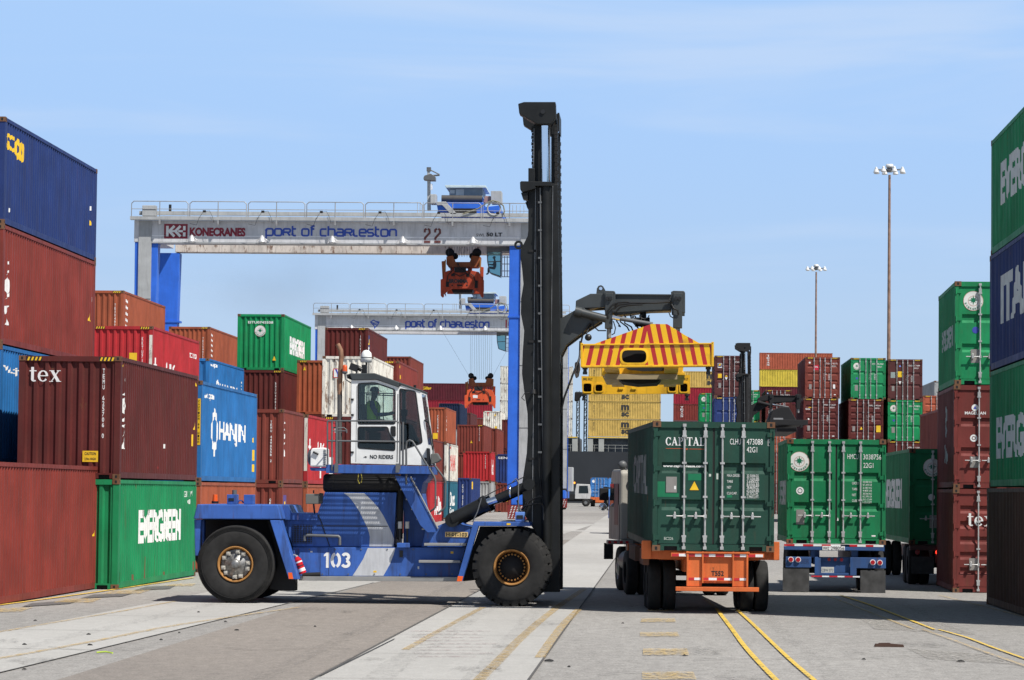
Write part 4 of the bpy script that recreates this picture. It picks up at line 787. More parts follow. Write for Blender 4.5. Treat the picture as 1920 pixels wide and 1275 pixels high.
stack('R', 1790.5, 527.5, [(S8, 'magellan', 'maroon door end container with white tex lettering, on the ground at right', dict(g=5, f=f_m1, dx=-0.03)), (S8, 'magellan', 'dark red container with MAGELLAN lettering, between the tex one and the green one', dict(f=f_m2, dx=-0.02)), (S8, 'evg', 'green door end container with round logo, top of the three high stack at right', dict(f=f_m3))], L=L2, name='M', yaw=-R_(1.2))
# ---- front right stack, seen along its shaded side
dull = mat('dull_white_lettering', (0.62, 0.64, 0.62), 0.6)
Hs = S8 * 4; Ys = solveY(1856.5, 265, Hs); ps = W(1856.5, 265, Ys); REP.append(('S', Ys, ps.x, F / Ys, 0))
for i, (c, lab, t_) in enumerate((('dkbrown', 'dark brown container on the ground at the right edge of the picture', None), ('evg', 'green container with EVERGREEN lettering at the right edge, second from the ground', ('EVERGREEN', 1.2, 0.62, 9.6, 0.92)), ('navy', 'navy container with ITALIA lettering at the right edge, third up', ('ITALIA', 2.1, 0.95, 8.2, 1.05)), ('evg', 'green container with EVERGREEN lettering at the right edge, topmost', ('EVERGREEN', 1.9, 0.95, 9.0, 0.95)))):
    o = container((ps.x + HW + (-0.05, 0, 0, 0.02)[i], Ys - L4 + (0.05, 0, 0.03, 0)[i], i * (S8 + 0.002)), 0, L4, S8, c, False, lab, GR)
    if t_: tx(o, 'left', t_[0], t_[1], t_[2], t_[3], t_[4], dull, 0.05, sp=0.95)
o = None
# unseen container stacks added only to shade the third truck
for k, (X0, Y0_, n_) in enumerate(((9.95, 77.2, 4), (12.6, 77.2, 4))):
    for i in range(n_): container((X0 + HW, Y0_, i * (S8 + .002)), 0, L4, S8, ('maroon', 'brown', 'navy')[(i + k) % 3], False, 'unseen container added to shade the third truck', 'unseen containers added to shade the third truck')
# ================================================================ CONTAINER HANDLING MACHINE (hero)
hblue = paint('machine_blue', (0.034, 0.105, 0.375), rust=0.42, rough=0.45, fade=0.25, grime=0.9)
hgrey = paint('machine_grey_stripe', (0.52, 0.53, 0.55), rust=0.15, rough=0.5, grime=0.35)
mastm = mat('mast_dark_steel', (0.0115, 0.0125, 0.013), 0.5, var=0.3, scale=2.5, spec=0.3)
armm = mat('boom_grey_steel', (0.042, 0.048, 0.050), 0.45, var=0.2, scale=1.5)
greym = mat('rail_grey', (0.11, 0.115, 0.12), 0.45)
stepm = mat('step_steel', (0.30, 0.30, 0.29), 0.55, 0.3)
cabw = paint('cab_white', (0.82, 0.82, 0.80), rust=0.02, rough=0.35, grime=0.15)
spy = paint('spreader_yellow', (0.80, 0.44, 0.008), rust=0.4, rough=0.45, grime=0.55)
rimm = paint('rusty_rim', (0.36, 0.17, 0.045), rust=0.7, rough=0.7)
hubm = mat('hub_grey', (0.24, 0.24, 0.235), 0.45, 0.6, var=0.4, scale=14)
boltm = mat('bolt_pale', (0.5, 0.47, 0.41), 0.5, 0.4, var=0.4, scale=20)
tapew0 = mat('label_white', (.7, .7, .68), .5)
innerm = mat('cab_interior', (0.035, 0.036, 0.038), 0.7)
def glass(name, col, alpha):
    if name in MC: return MC[name]
    m = bpy.data.materials.new(name); m.use_nodes = True; n, l, b = _p(m)
    tr = n.new('ShaderNodeBsdfTransparent'); tr.inputs[0].default_value = (*col, 1); gl = n.new('ShaderNodeBsdfGlossy'); gl.inputs['Roughness'].default_value = 0.03; gl.inputs[0].default_value = (0.9, 0.95, 1, 1)
    fn = n.new('ShaderNodeFresnel'); fn.inputs[0].default_value = 1.5; ms = n.new('ShaderNodeMixShader'); l.new(fn.outputs[0], ms.inputs[0]); l.new(tr.outputs[0], ms.inputs[1]); l.new(gl.outputs[0], ms.inputs[2])
    l.new(ms.outputs[0], n['Material Output'].inputs[0]); MC[name] = m; return m
glz = glass('tinted_glass', (0.84, 0.91, 0.90), 0)
glzd = glass('dark_tinted_glass', (0.52, 0.57, 0.56), 0)
def plate_holes(outer, holes, thick, name, mats, parent, yy):
    """flat plate in the x-z plane with openings, front face at y=yy, going back by thick"""
    cu = bpy.data.curves.new('pl', 'CURVE'); cu.dimensions = '2D'; cu.fill_mode = 'BOTH'; cu.extrude = thick / 2
    for P in [outer] + holes:
        sp_ = cu.splines.new('POLY'); sp_.points.add(len(P) - 1); sp_.use_cyclic_u = True
        for i, q in enumerate(P): sp_.points[i].co = (q[0], q[1], 0, 1)
    ob = bpy.data.objects.new('pl', cu); COL.objects.link(ob); dg = bpy.context.evaluated_depsgraph_get()
    me = bpy.data.meshes.new_from_object(ob.evaluated_get(dg)); bpy.data.objects.remove(ob); bpy.data.curves.remove(cu)
    me.transform(Matrix.Translation((0, yy + thick / 2, 0)) @ Matrix.Rotation(math.pi / 2, 4, 'X')); me.materials.clear()
    for m in (mats if isinstance(mats, list) else [mats]): me.materials.append(m)
    me.name = name; o = bpy.data.objects.new(name, me); COL.objects.link(o); o.parent = parent; return o
def rpoly(pts, r, k=4):
    """round the corners of a polygon"""
    out = []; n = len(pts); pts = [Vector(p) for p in pts]
    for i in range(n):
        a, p, c = pts[i - 1], pts[i], pts[(i + 1) % n]; d1 = (a - p); d2 = (c - p); t = min(r, d1.length * 0.45, d2.length * 0.45); s_, e_ = p + d1.normalized() * t, p + d2.normalized() * t
        for j in range(k + 1): u = j / k; out.append(tuple(s_ * (1 - u) ** 2 + p * 2 * u * (1 - u) + e_ * u * u))
    return out

YH = G(957, 1138).y                      # plane of the outer faces of the near wheels
HR = Vector((G(700, 1135).x, YH, 0))     # machine base point
def q3(x, y, d): p = W(x, y, YH + d); return Vector((p.x - HR.x, d, p.z))
def pp(pts, d): return [(lambda v: (v.x, v.z))(q3(a, b, d)) for a, b in pts]
H = empty('container_handler', HR, 0, 'blue lift machine number 103 with white cab and tall black mast, holding the yellow spreader', 'lift truck')

# --- wheels
def tyre(b, c, R, w, lug, n=48):
    """c = outer face centre; axle along +y"""
    prof = [(R * 0.42, 0.05), (R * 0.46, 0.015), (R * 0.62, -0.012), (R * 0.80, -0.018), (R * 0.92, 0.012), (R * (0.93 if lug else 0.965), 0.05), (R * (.935 if lug else 0.985), 0.09 if lug else 0.06), (R * (0.955 if lug else 1.0), w * 0.3), (R * (0.955 if lug else 1.0), w * 0.7), (R * 0.985, w - 0.09), (R * 0.92, w - 0.01), (R * 0.5, w), (R * 0.42, w - 0.05)]
    b.lathe(prof, c, 'Y', n)
    if lug:
        for i in range(26):
            for half in (0, 1):
                a = 2 * math.pi * (i + 0.5 * half) / 26; da = 2 * math.pi / 26 * 0.35; vs = []
                t0, t1 = (0.004, w * 0.5) if half == 0 else (w * 0.5, w - 0.005)
                sh = 0.10 if half == 0 else -0.10
                for tt, rr in ((t0 - .012, R * 0.86), (t0 + 0.03 if half == 0 else t0, R), (t1, R) if half == 0 else (t1 - 0.03, R), (t1, R * 0.90)):
                    for s_ in (-1, 1):
                        an = a + s_ * da + sh * (tt - w / 2) * (1 if half == 0 else 1) * 1.2
                        vs.append((c[0] + rr * math.cos(an), c[1] + tt, c[2] + rr * math.sin(an)))
                b.add(vs, [(0, 1, 3, 2), (2, 3, 5, 4), (4, 5, 7, 6), (0, 2, 4, 6), (1, 7, 5, 3), (0, 6, 7, 1)])
    else:
        for k in range(4): rr = R * (0.86 + 0.03 * k); b.lathe([(rr, -0.004 + 0.008 * k), (rr + 0.006, -0.022 + 0.008 * k), (rr + 0.012, -0.002 + 0.008 * k)], c, 'Y', n)
def wheel(cx, cz, d0, R, w, lug, hub, name='wheel'):
    e = bpy.data.objects.new(name, None)
    b = MB(); tyre(b, (cx, d0, cz), R, w, lug); t = b.build('wheel', rubber, H)
    b = MB(); b.lathe([(R * 0.455, 0.04), (R * 0.46, -0.005), (R * 0.43, -0.005), (R * 0.405, 0.05), (R * 0.40, 0.16), (R * 0.385, 0.16), (R * 0.375, 0.06 if hub else 0.2)], (cx, d0, cz), 'Y', 40); b.build('rim', rimm, t)
    if hub == 'bolts':
        b = MB(); b.lathe([(R * 0.38, 0.10), (R * 0.30, 0.09), (R * 0.26, 0.05), (R * 0.14, 0.04), (R * 0.12, -0.03), (R * 0.09, -0.06), (R * 0.001, -0.06)], (cx, d0, cz), 'Y', 32); b.build('hub', hubm, t)
        for i in range(10):
            a = 2 * math.pi * (i + 0.25 * (i % 2) + 0.2) / 10; x, z = cx + R * 0.325 * math.cos(a), cz + R * 0.325 * math.sin(a)
            b = MB(); b.cyl((x, d0 + 0.09, z), (x, d0 + 0.0, z), 0.036, 0.03, 8); b.cyl((x, d0 + 0.01, z), (x, d0 - 0.02, z), 0.018, n=6); b.box(x - 0.045, x + 0.045, d0 + 0.03, d0 + 0.07, z - 0.04, z + 0.04); b.build('wheel_nut', boltm, t)
    elif hub:
        b = MB(); b.lathe([(R * 0.385, 0.15), (R * 0.37, 0.22), (R * 0.28, 0.24), (R * 0.27, 0.14), (R * 0.001, 0.13)], (cx, d0, cz), 'Y', 32); b.build('hub', blackm, t)
        b = MB()
        for i in range(24): a = 2 * math.pi * i / 24; x, z = cx + R * 0.325 * math.cos(a), cz + R * 0.325 * math.sin(a); b.cyl((x, d0 + 0.24, z), (x, d0 + 0.16, z), 0.022, n=6)
        b.build('wheel_nut', rimm, t)
    return t
RW = 0.82
cR = q3(441, 1058, 0); cF = q3(959, 1066, 0)
wheel(cR.x, RW, 0, RW, 0.46, False, 'bolts'); wheel(cR.x, RW, 3.25, RW, 0.46, False, None)
wheel(cF.x, RW, 0, RW, 0.44, True, 'deep'); wheel(cF.x, RW, 0.52, RW, 0.44, True, None); wheel(cF.x, RW, 2.9, RW, 0.44, True, None); wheel(cF.x, RW, 3.4, RW, 0.44, True, None)
MB().cyl((cF.x, 0.2, RW), (cF.x, 3.7, RW), 0.26, n=20).build('axle', blackm, H); MB().cyl((cR.x, 0.2, RW), (cR.x, 3.5, RW), 0.15, n=16).build('axle', blackm, H)
# --- rear counterweight and fender
def pr(name, pts, d0, d1, m, bevel=0.012, parent=None):
    b = MB(); b.prism(pp(pts, d0), d0, d1); return b.build(name, m, parent or H, bevel)
fend = pr('rear_fender', [(369.6, 945.5), (520.6, 946.7), (527.5, 974), (362.7, 973)], 0.0, 3.7, hblue, 0.02)
pr('counterweight', [(364, 974), (540, 975), (540, 1058), (505, 1085), (384, 1085), (366, 1050)], 1.1, 2.75, blackm)
pr('fender_bracket', [(364, 974), (377, 974), (372, 1042), (366, 1042)], 0.1, 0.3, hblue, 0.01)
pr('fender_bracket', [(377.5, 975), (383, 975), (383, 1040), (379, 1042)], 0.5, 0.7, hblue, 0.01)
st = pr('fender_strut', [(506, 975.5), (525.5, 975.5), (559.4, 1086.5), (541, 1085.5)], 0.0, 0.5, hblue, 0.012)
b = MB(); b.prism(pp([(540, 1073.5), (547.5, 1073.5), (549.8, 1085.5), (541.6, 1085.2)], -0.004), -0.006, 0.0); b.build('reflector', orangem, st)
pr('fender_shade_panel', [(500, 976), (520, 976), (553, 1088), (553, 1108), (526, 1108), (505, 1104), (520, 1060), (512, 1010)], 0.52, 1.0, blackm)  # mud flap, joined to a black panel painting the shaded inside of the fender
pr('engine_deck', [(521, 947), (541, 947.5), (547, 961.5), (595, 963), (595, 976), (527, 975)], 0.75, 3.0, hblue, 0.01)
bb = MB(); c = q3(404.5, 944, 1); bb.cyl((c.x, 0.9, c.z), (c.x, 0.9, c.z + 0.05), 0.075, n=16, mi=1); bb.cyl((c.x, 0.9, c.z + 0.05), (c.x, 0.9, c.z + 0.19), 0.058, 0.05, 16); bb.build('beacon', [mat('beacon_orange', (0.8, 0.1, 0.01), 0.3), black], H)
for x0, x1, yt in ((425.5, 443.5, 927), (457, 474.5, 927.5)):
    o_ = pr('lamp_housing', [(x0, yt), (x1, yt), (x1, 945.5), (x0, 945.5)], 0.6, 0.95, hblue, 0.01)
    if x0 < 430:
        b = MB(); b.prism(pp([(428.5, 934), (438.5, 934), (438.5, 939.5), (428.5, 939.5)], 0.59), 0.59, 0.6); b.build('lamp', black, o_)
b = MB()
for x, y in ((451, 939), (470, 940)):
    c = q3(x, y, 0.8); vs = [(c.x + r_ * math.cos(a), yy, c.z - 0.05 + r_ * math.sin(a)) for yy in (0.78, 0.83) for r_ in (0.07, 0.045) for a in [math.pi * i / 10 for i in range(11)]]
    b.add(vs, [(i, i + 1, i + 12, i + 11) for i in range(10)] + [(i + 22, i + 33, i + 34, i + 23) for i in range(10)] + [(i, i + 22, i + 23, i + 1) for i in range(10)])
b.build('lifting_eye', hblue, H)
b = MB(); c = q3(439, 924, 0.8); b.cyl((c.x, 0.85, c.z - 0.05), (c.x, 0.85, c.z + 0.06), 0.05, n=10); b.build('work_lamp', greym, H)
# --- chassis
ch = pr('chassis_beam', [(548, 1026), (872.7, 1026.5), (858, 1081.5), (558, 1080)], 0.75, 3.0, hblue, 0.012)
sw = lambda pts, d, nm='stripe', m=None, par=None: decal(nm, [polyg(pp(pts, d))], m or hgrey, ((0, d, 0), (1, 0, 0), (0, -1, 0)), par or H, None, 0.004)
sw([(689.7, 1027.5), (741.4, 1027.5), (738, 1040), (731, 1058), (719, 1079.5), (661, 1079.5), (670, 1066), (681, 1048)], 0.75, par=ch)
def dtx(s, x0, x1, yt, yb, d, m, bold=0.02, par=None, sp=1.0, nm='lettering'):
    a = q3(x0, yb, d); c = q3(x1, yt, d); return decal(nm, [tgeo(s, a.x, a.z, c.x - a.x, c.z - a.z, bold, sp)], m, ((0, d, 0), (1, 0, 0), (0, -1, 0)), par or H, None, 0.004)
a = q3(606, 1064.5, 0.75); c = q3(657.5, 1036, 0.75); wd = c.x - a.x; ht = c.z - a.z
g = [polyg([(a.x + .02 * wd, a.z + ht * .72), (a.x + .02 * wd, a.z + .84 * ht), (a.x + .12 * wd, a.z + ht), (a.x + .21 * wd, a.z + ht), (a.x + .21 * wd, a.z), (a.x + .10 * wd, a.z), (a.x + .10 * wd, a.z + .78 * ht)])]
def blk(cx, w_, z0, z1, t, a0, a1, k=10):
    return ribbon([(cx + (w_ - t) / 2 * math.cos(R_(a0 + (a1 - a0) * i / k)), (z0 + z1) / 2 + (z1 - z0 - t) / 2 * math.sin(R_(a0 + (a1 - a0) * i / k))) for i in range(k + 1)], t)
t_ = ht * 0.19
g += [blk(a.x + .47 * wd, wd * .36, a.z, a.z + ht, t_, -82, 82), blk(a.x + .45 * wd, wd * .36, a.z, a.z + ht, t_, 98, 262), blk(a.x + .82 * wd, wd * .33, a.z + ht * .45, a.z + ht, t_, 160, -80), blk(a.x + .82 * wd, wd * .36, a.z, a.z + ht * .56, t_, 80, -160)]
decal('lettering', g, white, ((0, 0.75, 0), (1, 0, 0), (0, -1, 0)), ch, None, 0.004)
b = MB(); b.prism(pp([(560, 1080.8), (864, 1082), (862, 1090.5), (560, 1088.5)], 0.55), 0.55, 1.0)
b.build('running_board', stepm, H, 0.006)
b = MB(); b.prism(pp([(749, 1032), (755.5, 1032), (755.5, 1045), (749, 1045)], 0.74), 0.735, 0.748); b.build('warning_decal', black, ch)
for i in range(13):
    c = q3(556 + i * 24.3, 1030 if i % 2 else 1076.5, 0.75); b = MB(); b.cyl((c.x, .735, c.z), (c.x, .751, c.z), .016, n=8); b.build('bolt', greym, ch)
for x_, y_, w2, h2_, m_ in ((700, 1070, 6, 3.5, yelw), (582, 1033, 4, 2.5, tapew0), (845, 1034, 5, 4, yelw), (783, 1062, 3, 5, tapew0)):
    b = MB(); b.prism(pp([(x_, y_), (x_ + w2, y_), (x_ + w2, y_ + h2_), (x_, y_ + h2_)], .747), .744, .7485); b.build('label_plate', m_, ch)
b = MB(); b.prism(pp([(600, 1031), (600.6, 1031), (600.6, 1077), (600, 1077)], .747), .745, .7495); b.prism(pp([(616, 1027), (616.5, 1027), (616.5, 1079), (616, 1079)], .747), .745, .7495); b.build('panel_seam', black, ch)
# pipe + extinguisher
b = MB(); P = [q3(571, 1014, 0.62), q3(571, 1005, 0.62), q3(576, 1003.5, 0.62), q3(634, 1005.5, 0.62), q3(637, 1008, 0.62), q3(637, 1022, 0.62)]; b.tube(P, 0.032, 10); b.build('pipe', greym, H)
b = MB(); b.cyl(q3(567, 1078.5, 0.62), q3(601, 1077, 0.62), 0.05, n=14); b.build('drain_pipe', blackm, H)
ex = MB(); p0 = q3(568, 1075, 0.45); p1 = q3(556, 1044, 0.45); dd = (p1 - p0)
ex.cyl(p0, p0 + dd * 0.82, 0.078, n=18); ex.cyl(p0 + dd * 0.82, p1, 0.078, 0.03, n=18); ext = ex.build('fire_extinguisher', mat('extinguisher_red', (0.55, 0.01, 0.015), 0.3), H)
b = MB(); b.cyl(p1, p1 + dd * 0.08, 0.03, n=10); b.tube([p1 + dd * .08, p1 + dd * .14 + Vector((-.07, 0, 0)), p1 + dd * .05 + Vector((-.11, 0, -.02))], 0.014, 6); b.build('valve', galv, ext)
b = MB(); b.cyl(p0 + dd * 0.64, p0 + dd * 0.72, 0.0795, n=18); b.cyl(p0 + dd * 0.12, p0 + dd * 0.30, 0.0795, n=18); b.build('label_band', white, ext)
b = MB(); b.cyl(p0 + dd * 0.42, p0 + dd * 0.47, 0.083, n=18); b.build('strap', black, ext)
# --- hood
hood_px = [(609, 922.5), (743.5, 923.5), (738, 1025.5), (549, 1025), (530, 976), (533, 964), (595, 963.5)]
hd = pr('engine_hood', hood_px, 0.82, 2.95, hblue, 0.01)
sw([(645, 924.5), (683, 924.8), (697, 938), (709, 951.5), (719, 967), (728, 985), (735, 1000), (738.5, 1010), (737.5, 1024.5), (692.5, 1024.5), (693.5, 1006), (690, 992), (683.5, 978.5), (675, 961), (665, 945), (655, 932)], 0.82, par=hd)
b = MB()
for P_ in (((594, 985.8), (727, 986.8)), ): b.tube([q3(*P_[0], 0.815), q3(*P_[1], 0.815)], 0.008, 6)
b.tube([q3(594, 962, 0.815), q3(601, 975, 0.815), q3(618, 1024, 0.815)], 0.011, 6); b.build('panel_seam', black, hd)
b = MB(); a = q3(548, 1018.6, 0.81); c = q3(585.3, 984, 0.81); b.box(a.x, c.x, 0.80, 0.815, a.z, c.z); v = b.build('vent_grille', black, hd)
b = MB()
for i in range(9): z = a.z + (c.z - a.z) * (i + 0.5) / 9; b.box(a.x, c.x, 0.785, 0.798, z - 0.005, z + 0.005)
for i in range(7): x = a.x + (c.x - a.x) * (i + 0.5) / 7; b.box(x - 0.005, x + 0.005, 0.788, 0.7985, a.z, c.z)
b.build('grille_bar', hblue, v)
# air cleaner drum under the platform
b = MB(); c0 = q3(607, 905.5, 1.0); c1 = q3(752, 905.5, 1.0); b.lathe([(0.001, 0), (0.16, 0), (0.195, 0.04), (0.195, c1.x - c0.x - 0.04), (0.16, c1.x - c0.x), (0.001, c1.x - c0.x)], (c0.x, 1.0, c0.z), 'X', 28)
for k in (0.12, 0.3, 0.85): x = c0.x + (c1.x - c0.x) * k; b.lathe([(0.2, 0), (0.204, 0.01), (0.2, 0.03)], (x, 1.0, c0.z), 'X', 28)
b.build('air_cleaner', blackm, H)
b = MB(); b.tube([q3(748, 905, 1.0), q3(752, 916, .9), q3(750, 940, .9), q3(749, 1010, .9)], 0.07, 10); b.build('hose', blackm, H)
b = MB(); b.tube([q3(672, 888, .75), q3(671, 900, .76), q3(674, 907, .77)], 0.008, 6); b.tube([q3(677, 888, .75), q3(679, 898, .76), q3(677, 905, .77)], 0.008, 6); b.build('rag', mat('rag_yellow', (0.6, 0.5, 0.08), 0.7), H)
# small mirror / box behind hood
b = MB(); b.prism(pp([(573, 926), (599, 926), (599, 945), (573, 945)], 0.3), 0.3, 0.36); b.build('mirror', mat('mirror_back', (0.13, 0.13, 0.12), 0.6), H, 0.012)
b = MB(); b.prism(pp([(599, 924), (606, 925), (604, 944), (599, 945)], 0.3), 0.28, 0.4); b.tube([q3(588, 925, .33), q3(588, 919, .33)], 0.016, 6); b.tube([q3(588, 945, .33), q3(590, 963, .85)], 0.02, 6); b.build('mirror_arm', black, H)
# --- platform with open grating (casts the grid shadow on the hood)
b = MB(); a = q3(613, 887, 0.3); c = q3(748, 872.5, 0.3); b.box(a.x, c.x, 0.08, 0.14, a.z, c.z)
b.box(a.x, a.x + 0.06, 0.14, 2.9, a.z, c.z)
a2 = q3(761, 888, 0.3); c2 = q3(804, 874, 0.3); b.box(c.x, c2.x, 0.14, 0.2, a.z, c2.z); b.box(c2.x - 0.06, c2.x, 0.48, 2.9, a.z, c2.z); b.box(a.x, c2.x, 2.9, 2.96, a.z, c2.z)
b.build('platform_frame', hblue, H, 0.006)
b = MB(); zt = c.z - 0.01; n_ = int((c2.x - a.x) / 0.047)
for i in range(n_ + 1): x = a.x + (c2.x - a.x) * i / n_; b.box(x - 0.005, x + 0.005, 0.14, 1.1, zt - 0.012, zt)
for i in range(20): y = 0.16 + i * 0.047; b.box(a.x + .06, c2.x - .06, y - 0.009, y + 0.009, zt - 0.014, zt - 0.002)
b.box(a.x + 0.06, c2.x - 0.06, 1.1, 2.9, zt - 0.03, zt - 0.01)
b.build('grating', greym, H)
pr('shelf', [(580, 876.5), (612, 876.8), (612, 883), (583, 882.5)], 0.5, 1.1, hblue, 0.006)
acu = pr('air_conditioner', [(582, 846), (585, 840.5), (606, 839), (612, 841), (612, 875.5), (581.5, 875)], 0.5, 1.05, cabw, 0.02)
b = MB(); c = q3(582, 857, 0.78); b.lathe([(0.17, 0.0), (0.155, -0.03), (0.09, -0.055), (0.001, -0.06)], (c.x, 0.78, c.z), 'X', 20); b.build('fan_cover', greym, acu)
b = MB(); a_ = q3(606.5, 873, .49); c_ = q3(611.5, 842, .49)
for i in range(9): z = a_.z + (c_.z - a_.z) * (i + .5) / 9; b.box(a_.x, c_.x, 0.485, 0.499, z - 0.008, z + 0.008)
b.build('louvre', greym, acu)
b = MB(); b.tube([q3(587, 847, .47), q3(597, 852, .47)], 0.022, 6); b.build('latch', black, acu)
# exhaust stack
b = MB(); b.tube([q3(637, 870, 1.2), q3(637, 740, 1.2)], 0.055, 14); ex_ = b.build('exhaust_pipe', mat('exhaust_grey', (0.10, 0.095, 0.09), 0.5, 0.4, var=0.3), H)
b = MB(); b.tube([q3(637, 740, 1.2), q3(638, 700, 1.2), q3(640, 668, 1.2), q3(639, 657, 1.2), q3(635.5, 650, 1.2), q3(633, 645, 1.2)], 0.052, 14); b.build('exhaust_tip', mat('heat_rust', (0.28, 0.15, 0.09), 0.7, 0.2, var=0.3, scale=6), ex_)
# --- cab
D0, D1 = 1.0, 2.65
cab_px = [(659, 712.5), (703, 711.5), (747.5, 726), (753, 722), (789, 733.5), (807, 871), (800, 872.5), (658, 868.5)]
winU = [(670.5, 718), (704, 716.5), (742, 730), (742, 796), (670.5, 796)]; winL = [(670.5, 799.5), (728, 799.5), (731, 814), (741.5, 825), (741.5, 846), (670.5, 841)]; winF = [(748.5, 727.5), (780, 733), (793, 831), (749, 846)]
px2 = lambda pts, d, r: rpoly(pp(pts, d), r)
for d_, nm in ((D0, 'cab_shell'), (D1 - 0.05, 'cab_shell')):
    M_ = pp(cab_px, D0); hol = [px2(winU, D0, .06), px2(winL, D0, .06), px2(winF, D0, .08)]
    if d_ > D0: hol = [px2([(670.5, 718), (704, 716.5), (742, 730), (742, 826), (670.5, 826)], D0, .06), px2(winF, D0, .08)]
    o_ = plate_holes(M_, hol, 0.05, nm, cabw, H, d_)
    for P_, gm in (((winU, glz), (winL, glzd), (winF, glzd)) if d_ == D0 else (([(670.5, 718), (704, 716.5), (742, 730), (742, 826), (670.5, 826)], glz), (winF, glz))):
        b = MB(); b.prism(px2(P_, D0, .06), d_ + 0.02, d_ + 0.026); b.build('window_pane', gm, o_)
        b = MB(); R1 = px2(P_, D0, .06); ct = Vector((sum(q[0] for q in R1) / len(R1), sum(q[1] for q in R1) / len(R1)))
        R2 = []
        for i, q in enumerate(R1):
            a_ = Vector(R1[i - 1]); c_ = Vector(R1[(i + 1) % len(R1)]); t = (c_ - a_).normalized(); nn_ = Vector((-t.y, t.x)); nn_ = nn_ if nn_.dot(ct - Vector(q)) > 0 else -nn_; R2.append(tuple(Vector(q) + nn_ * 0.028))
        n_ = len(R1); yy = d_ - 0.006; b.add([(q[0], yy, q[1]) for q in R1] + [(q[0], yy, q[1]) for q in R2] + [(q[0], yy + .02, q[1]) for q in R2], [(i, (i + 1) % n_, (i + 1) % n_ + n_, i + n_) for i in range(n_)] + [(i + n_, (i + 1) % n_ + n_, (i + 1) % n_ + 2 * n_, i + 2 * n_) for i in range(n_)])
        if d_ == D0: b.build('window_seal', black, o_)
    if d_ == D0: cabo = o_
M_ = pp(cab_px, D0)
b = MB(); x0 = M_[0][0]; zb = M_[-1][1]; b.box(x0 + .01, M_[-2][0] - .02, D0 + .05, D1 - .05, zb + .01, zb + .07); b.build('cab_floor', innerm, H)
b = MB(); b.prismx([(D0 + .05, zb + .07), (D1 - .05, zb + .07), (D1 - .05, M_[0][1]), (D0 + .05, M_[0][1])], x0 + .01, x0 + .05); b.build('cab_rear_wall', mat('cab_rear_dark', (0.16, .17, .17), .6), H)
# windscreen: framed glass on the forward face
A_ = Vector(M_[4]); B_ = Vector(M_[5]); up = (A_ - B_)
b = MB()
def fp(t, d, o=0.0): q = B_ + up * t; return (q.x + o, d, q.y)
def bar(b, t0, t1, d0, d1, o0=-0.05, o1=0.0):
    vs = [fp(t0, d0, o0), fp(t0, d0, o1), fp(t0, d1, o1), fp(t0, d1, o0), fp(t1, d0, o0), fp(t1, d0, o1), fp(t1, d1, o1), fp(t1, d1, o0)]
    b.add(vs, [(0, 3, 2, 1), (4, 5, 6, 7), (0, 1, 5, 4), (1, 2, 6, 5), (2, 3, 7, 6), (3, 0, 4, 7)])
bar(b, 0, 0.27, D0 + .05, D1 - .05); bar(b, 0.27, 0.97, D0 + .05, D0 + .12); bar(b, 0.27, 0.97, D1 - .12, D1 - .05); bar(b, 0.97, 1.0, D0 + .05, D1 - .05); b.build('windscreen_frame', cabw, H)
b = MB(); bar(b, 0.27, 0.97, D0 + .12, D1 - .12, -0.02, -0.012); b.build('windscreen', glz, H)
b = MB(); b.tube([fp(0.2, D0 + .5, .05), fp(0.35, D0 + .5, .04), fp(0.8, D0 + .9, .03)], 0.012, 6); b.build('wiper', black, H)
pr('cab_roof', [(654.8, 700), (702.8, 699.6), (748.7, 716.5), (748.7, 727), (706.8, 712.2), (660, 713)], D0 - .04, D1 + .04, armm, 0.015)
b = MB(); b.prism(pp([(748.9, 716.5), (791, 731.5), (790, 735), (753, 722.5), (748.9, 722)], D0), D0 - .02, D1 + .02); b.build('cab_visor', armm, H, 0.01)
b = MB(); b.prism(pp([(649, 702), (656, 700.5), (659, 712), (650, 709)], D0), D0 + .1, D0 + .5); b.build('roof_bracket', blackm, H)
b = MB(); b.prism(rpoly(pp([(732.5, 799), (742, 799), (742, 818.5), (735, 818.5), (732.5, 812)], D0 - .01), .03), D0 - .015, D0 + .0); b.build('door_handle', black, cabo)
b = MB(); x_ = q3(746.3, 730, D0).x; b.box(x_ - .008, x_ + .008, D0 - .004, D0 + .001, zb + .03, q3(0, 732, D0).z); x_ = q3(669, 730, D0).x; b.box(x_ - .004, x_ + .004, D0 - .003, D0 + .001, zb + .03, q3(0, 718, D0).z); b.build('door_seam', black, cabo)
b = MB()
for y_ in (749, 778, 848): c = q3(660.5, y_, D0 - .02); b.box(c.x - .03, c.x + .03, D0 - .03, D0, c.z - .02, c.z + .02)
b.build('hinge', black, cabo)
dtx('NO RIDERS', 693.6, 737.4, 853.2, 860.2, D0, black, 0.03, cabo)
decal('marking', [quad(*(lambda p, r: (p.x, p.z, r.x, r.z))(q3(682 + k, 858.5, D0), q3(683.5 + k, 857, D0))) for k in (0, 3.5)] + [polyg(pp([(684, 855), (689, 856.5), (684, 857.6)], D0))], black, ((0, D0, 0), (1, 0, 0), (0, -1, 0)), cabo, None, 0.004)
b = MB(); b.prism(rpoly(pp([(794, 858), (800, 858), (800, 865), (794, 865)], D0 - .01), .02), D0 - .012, D0); b.build('socket', black, cabo)
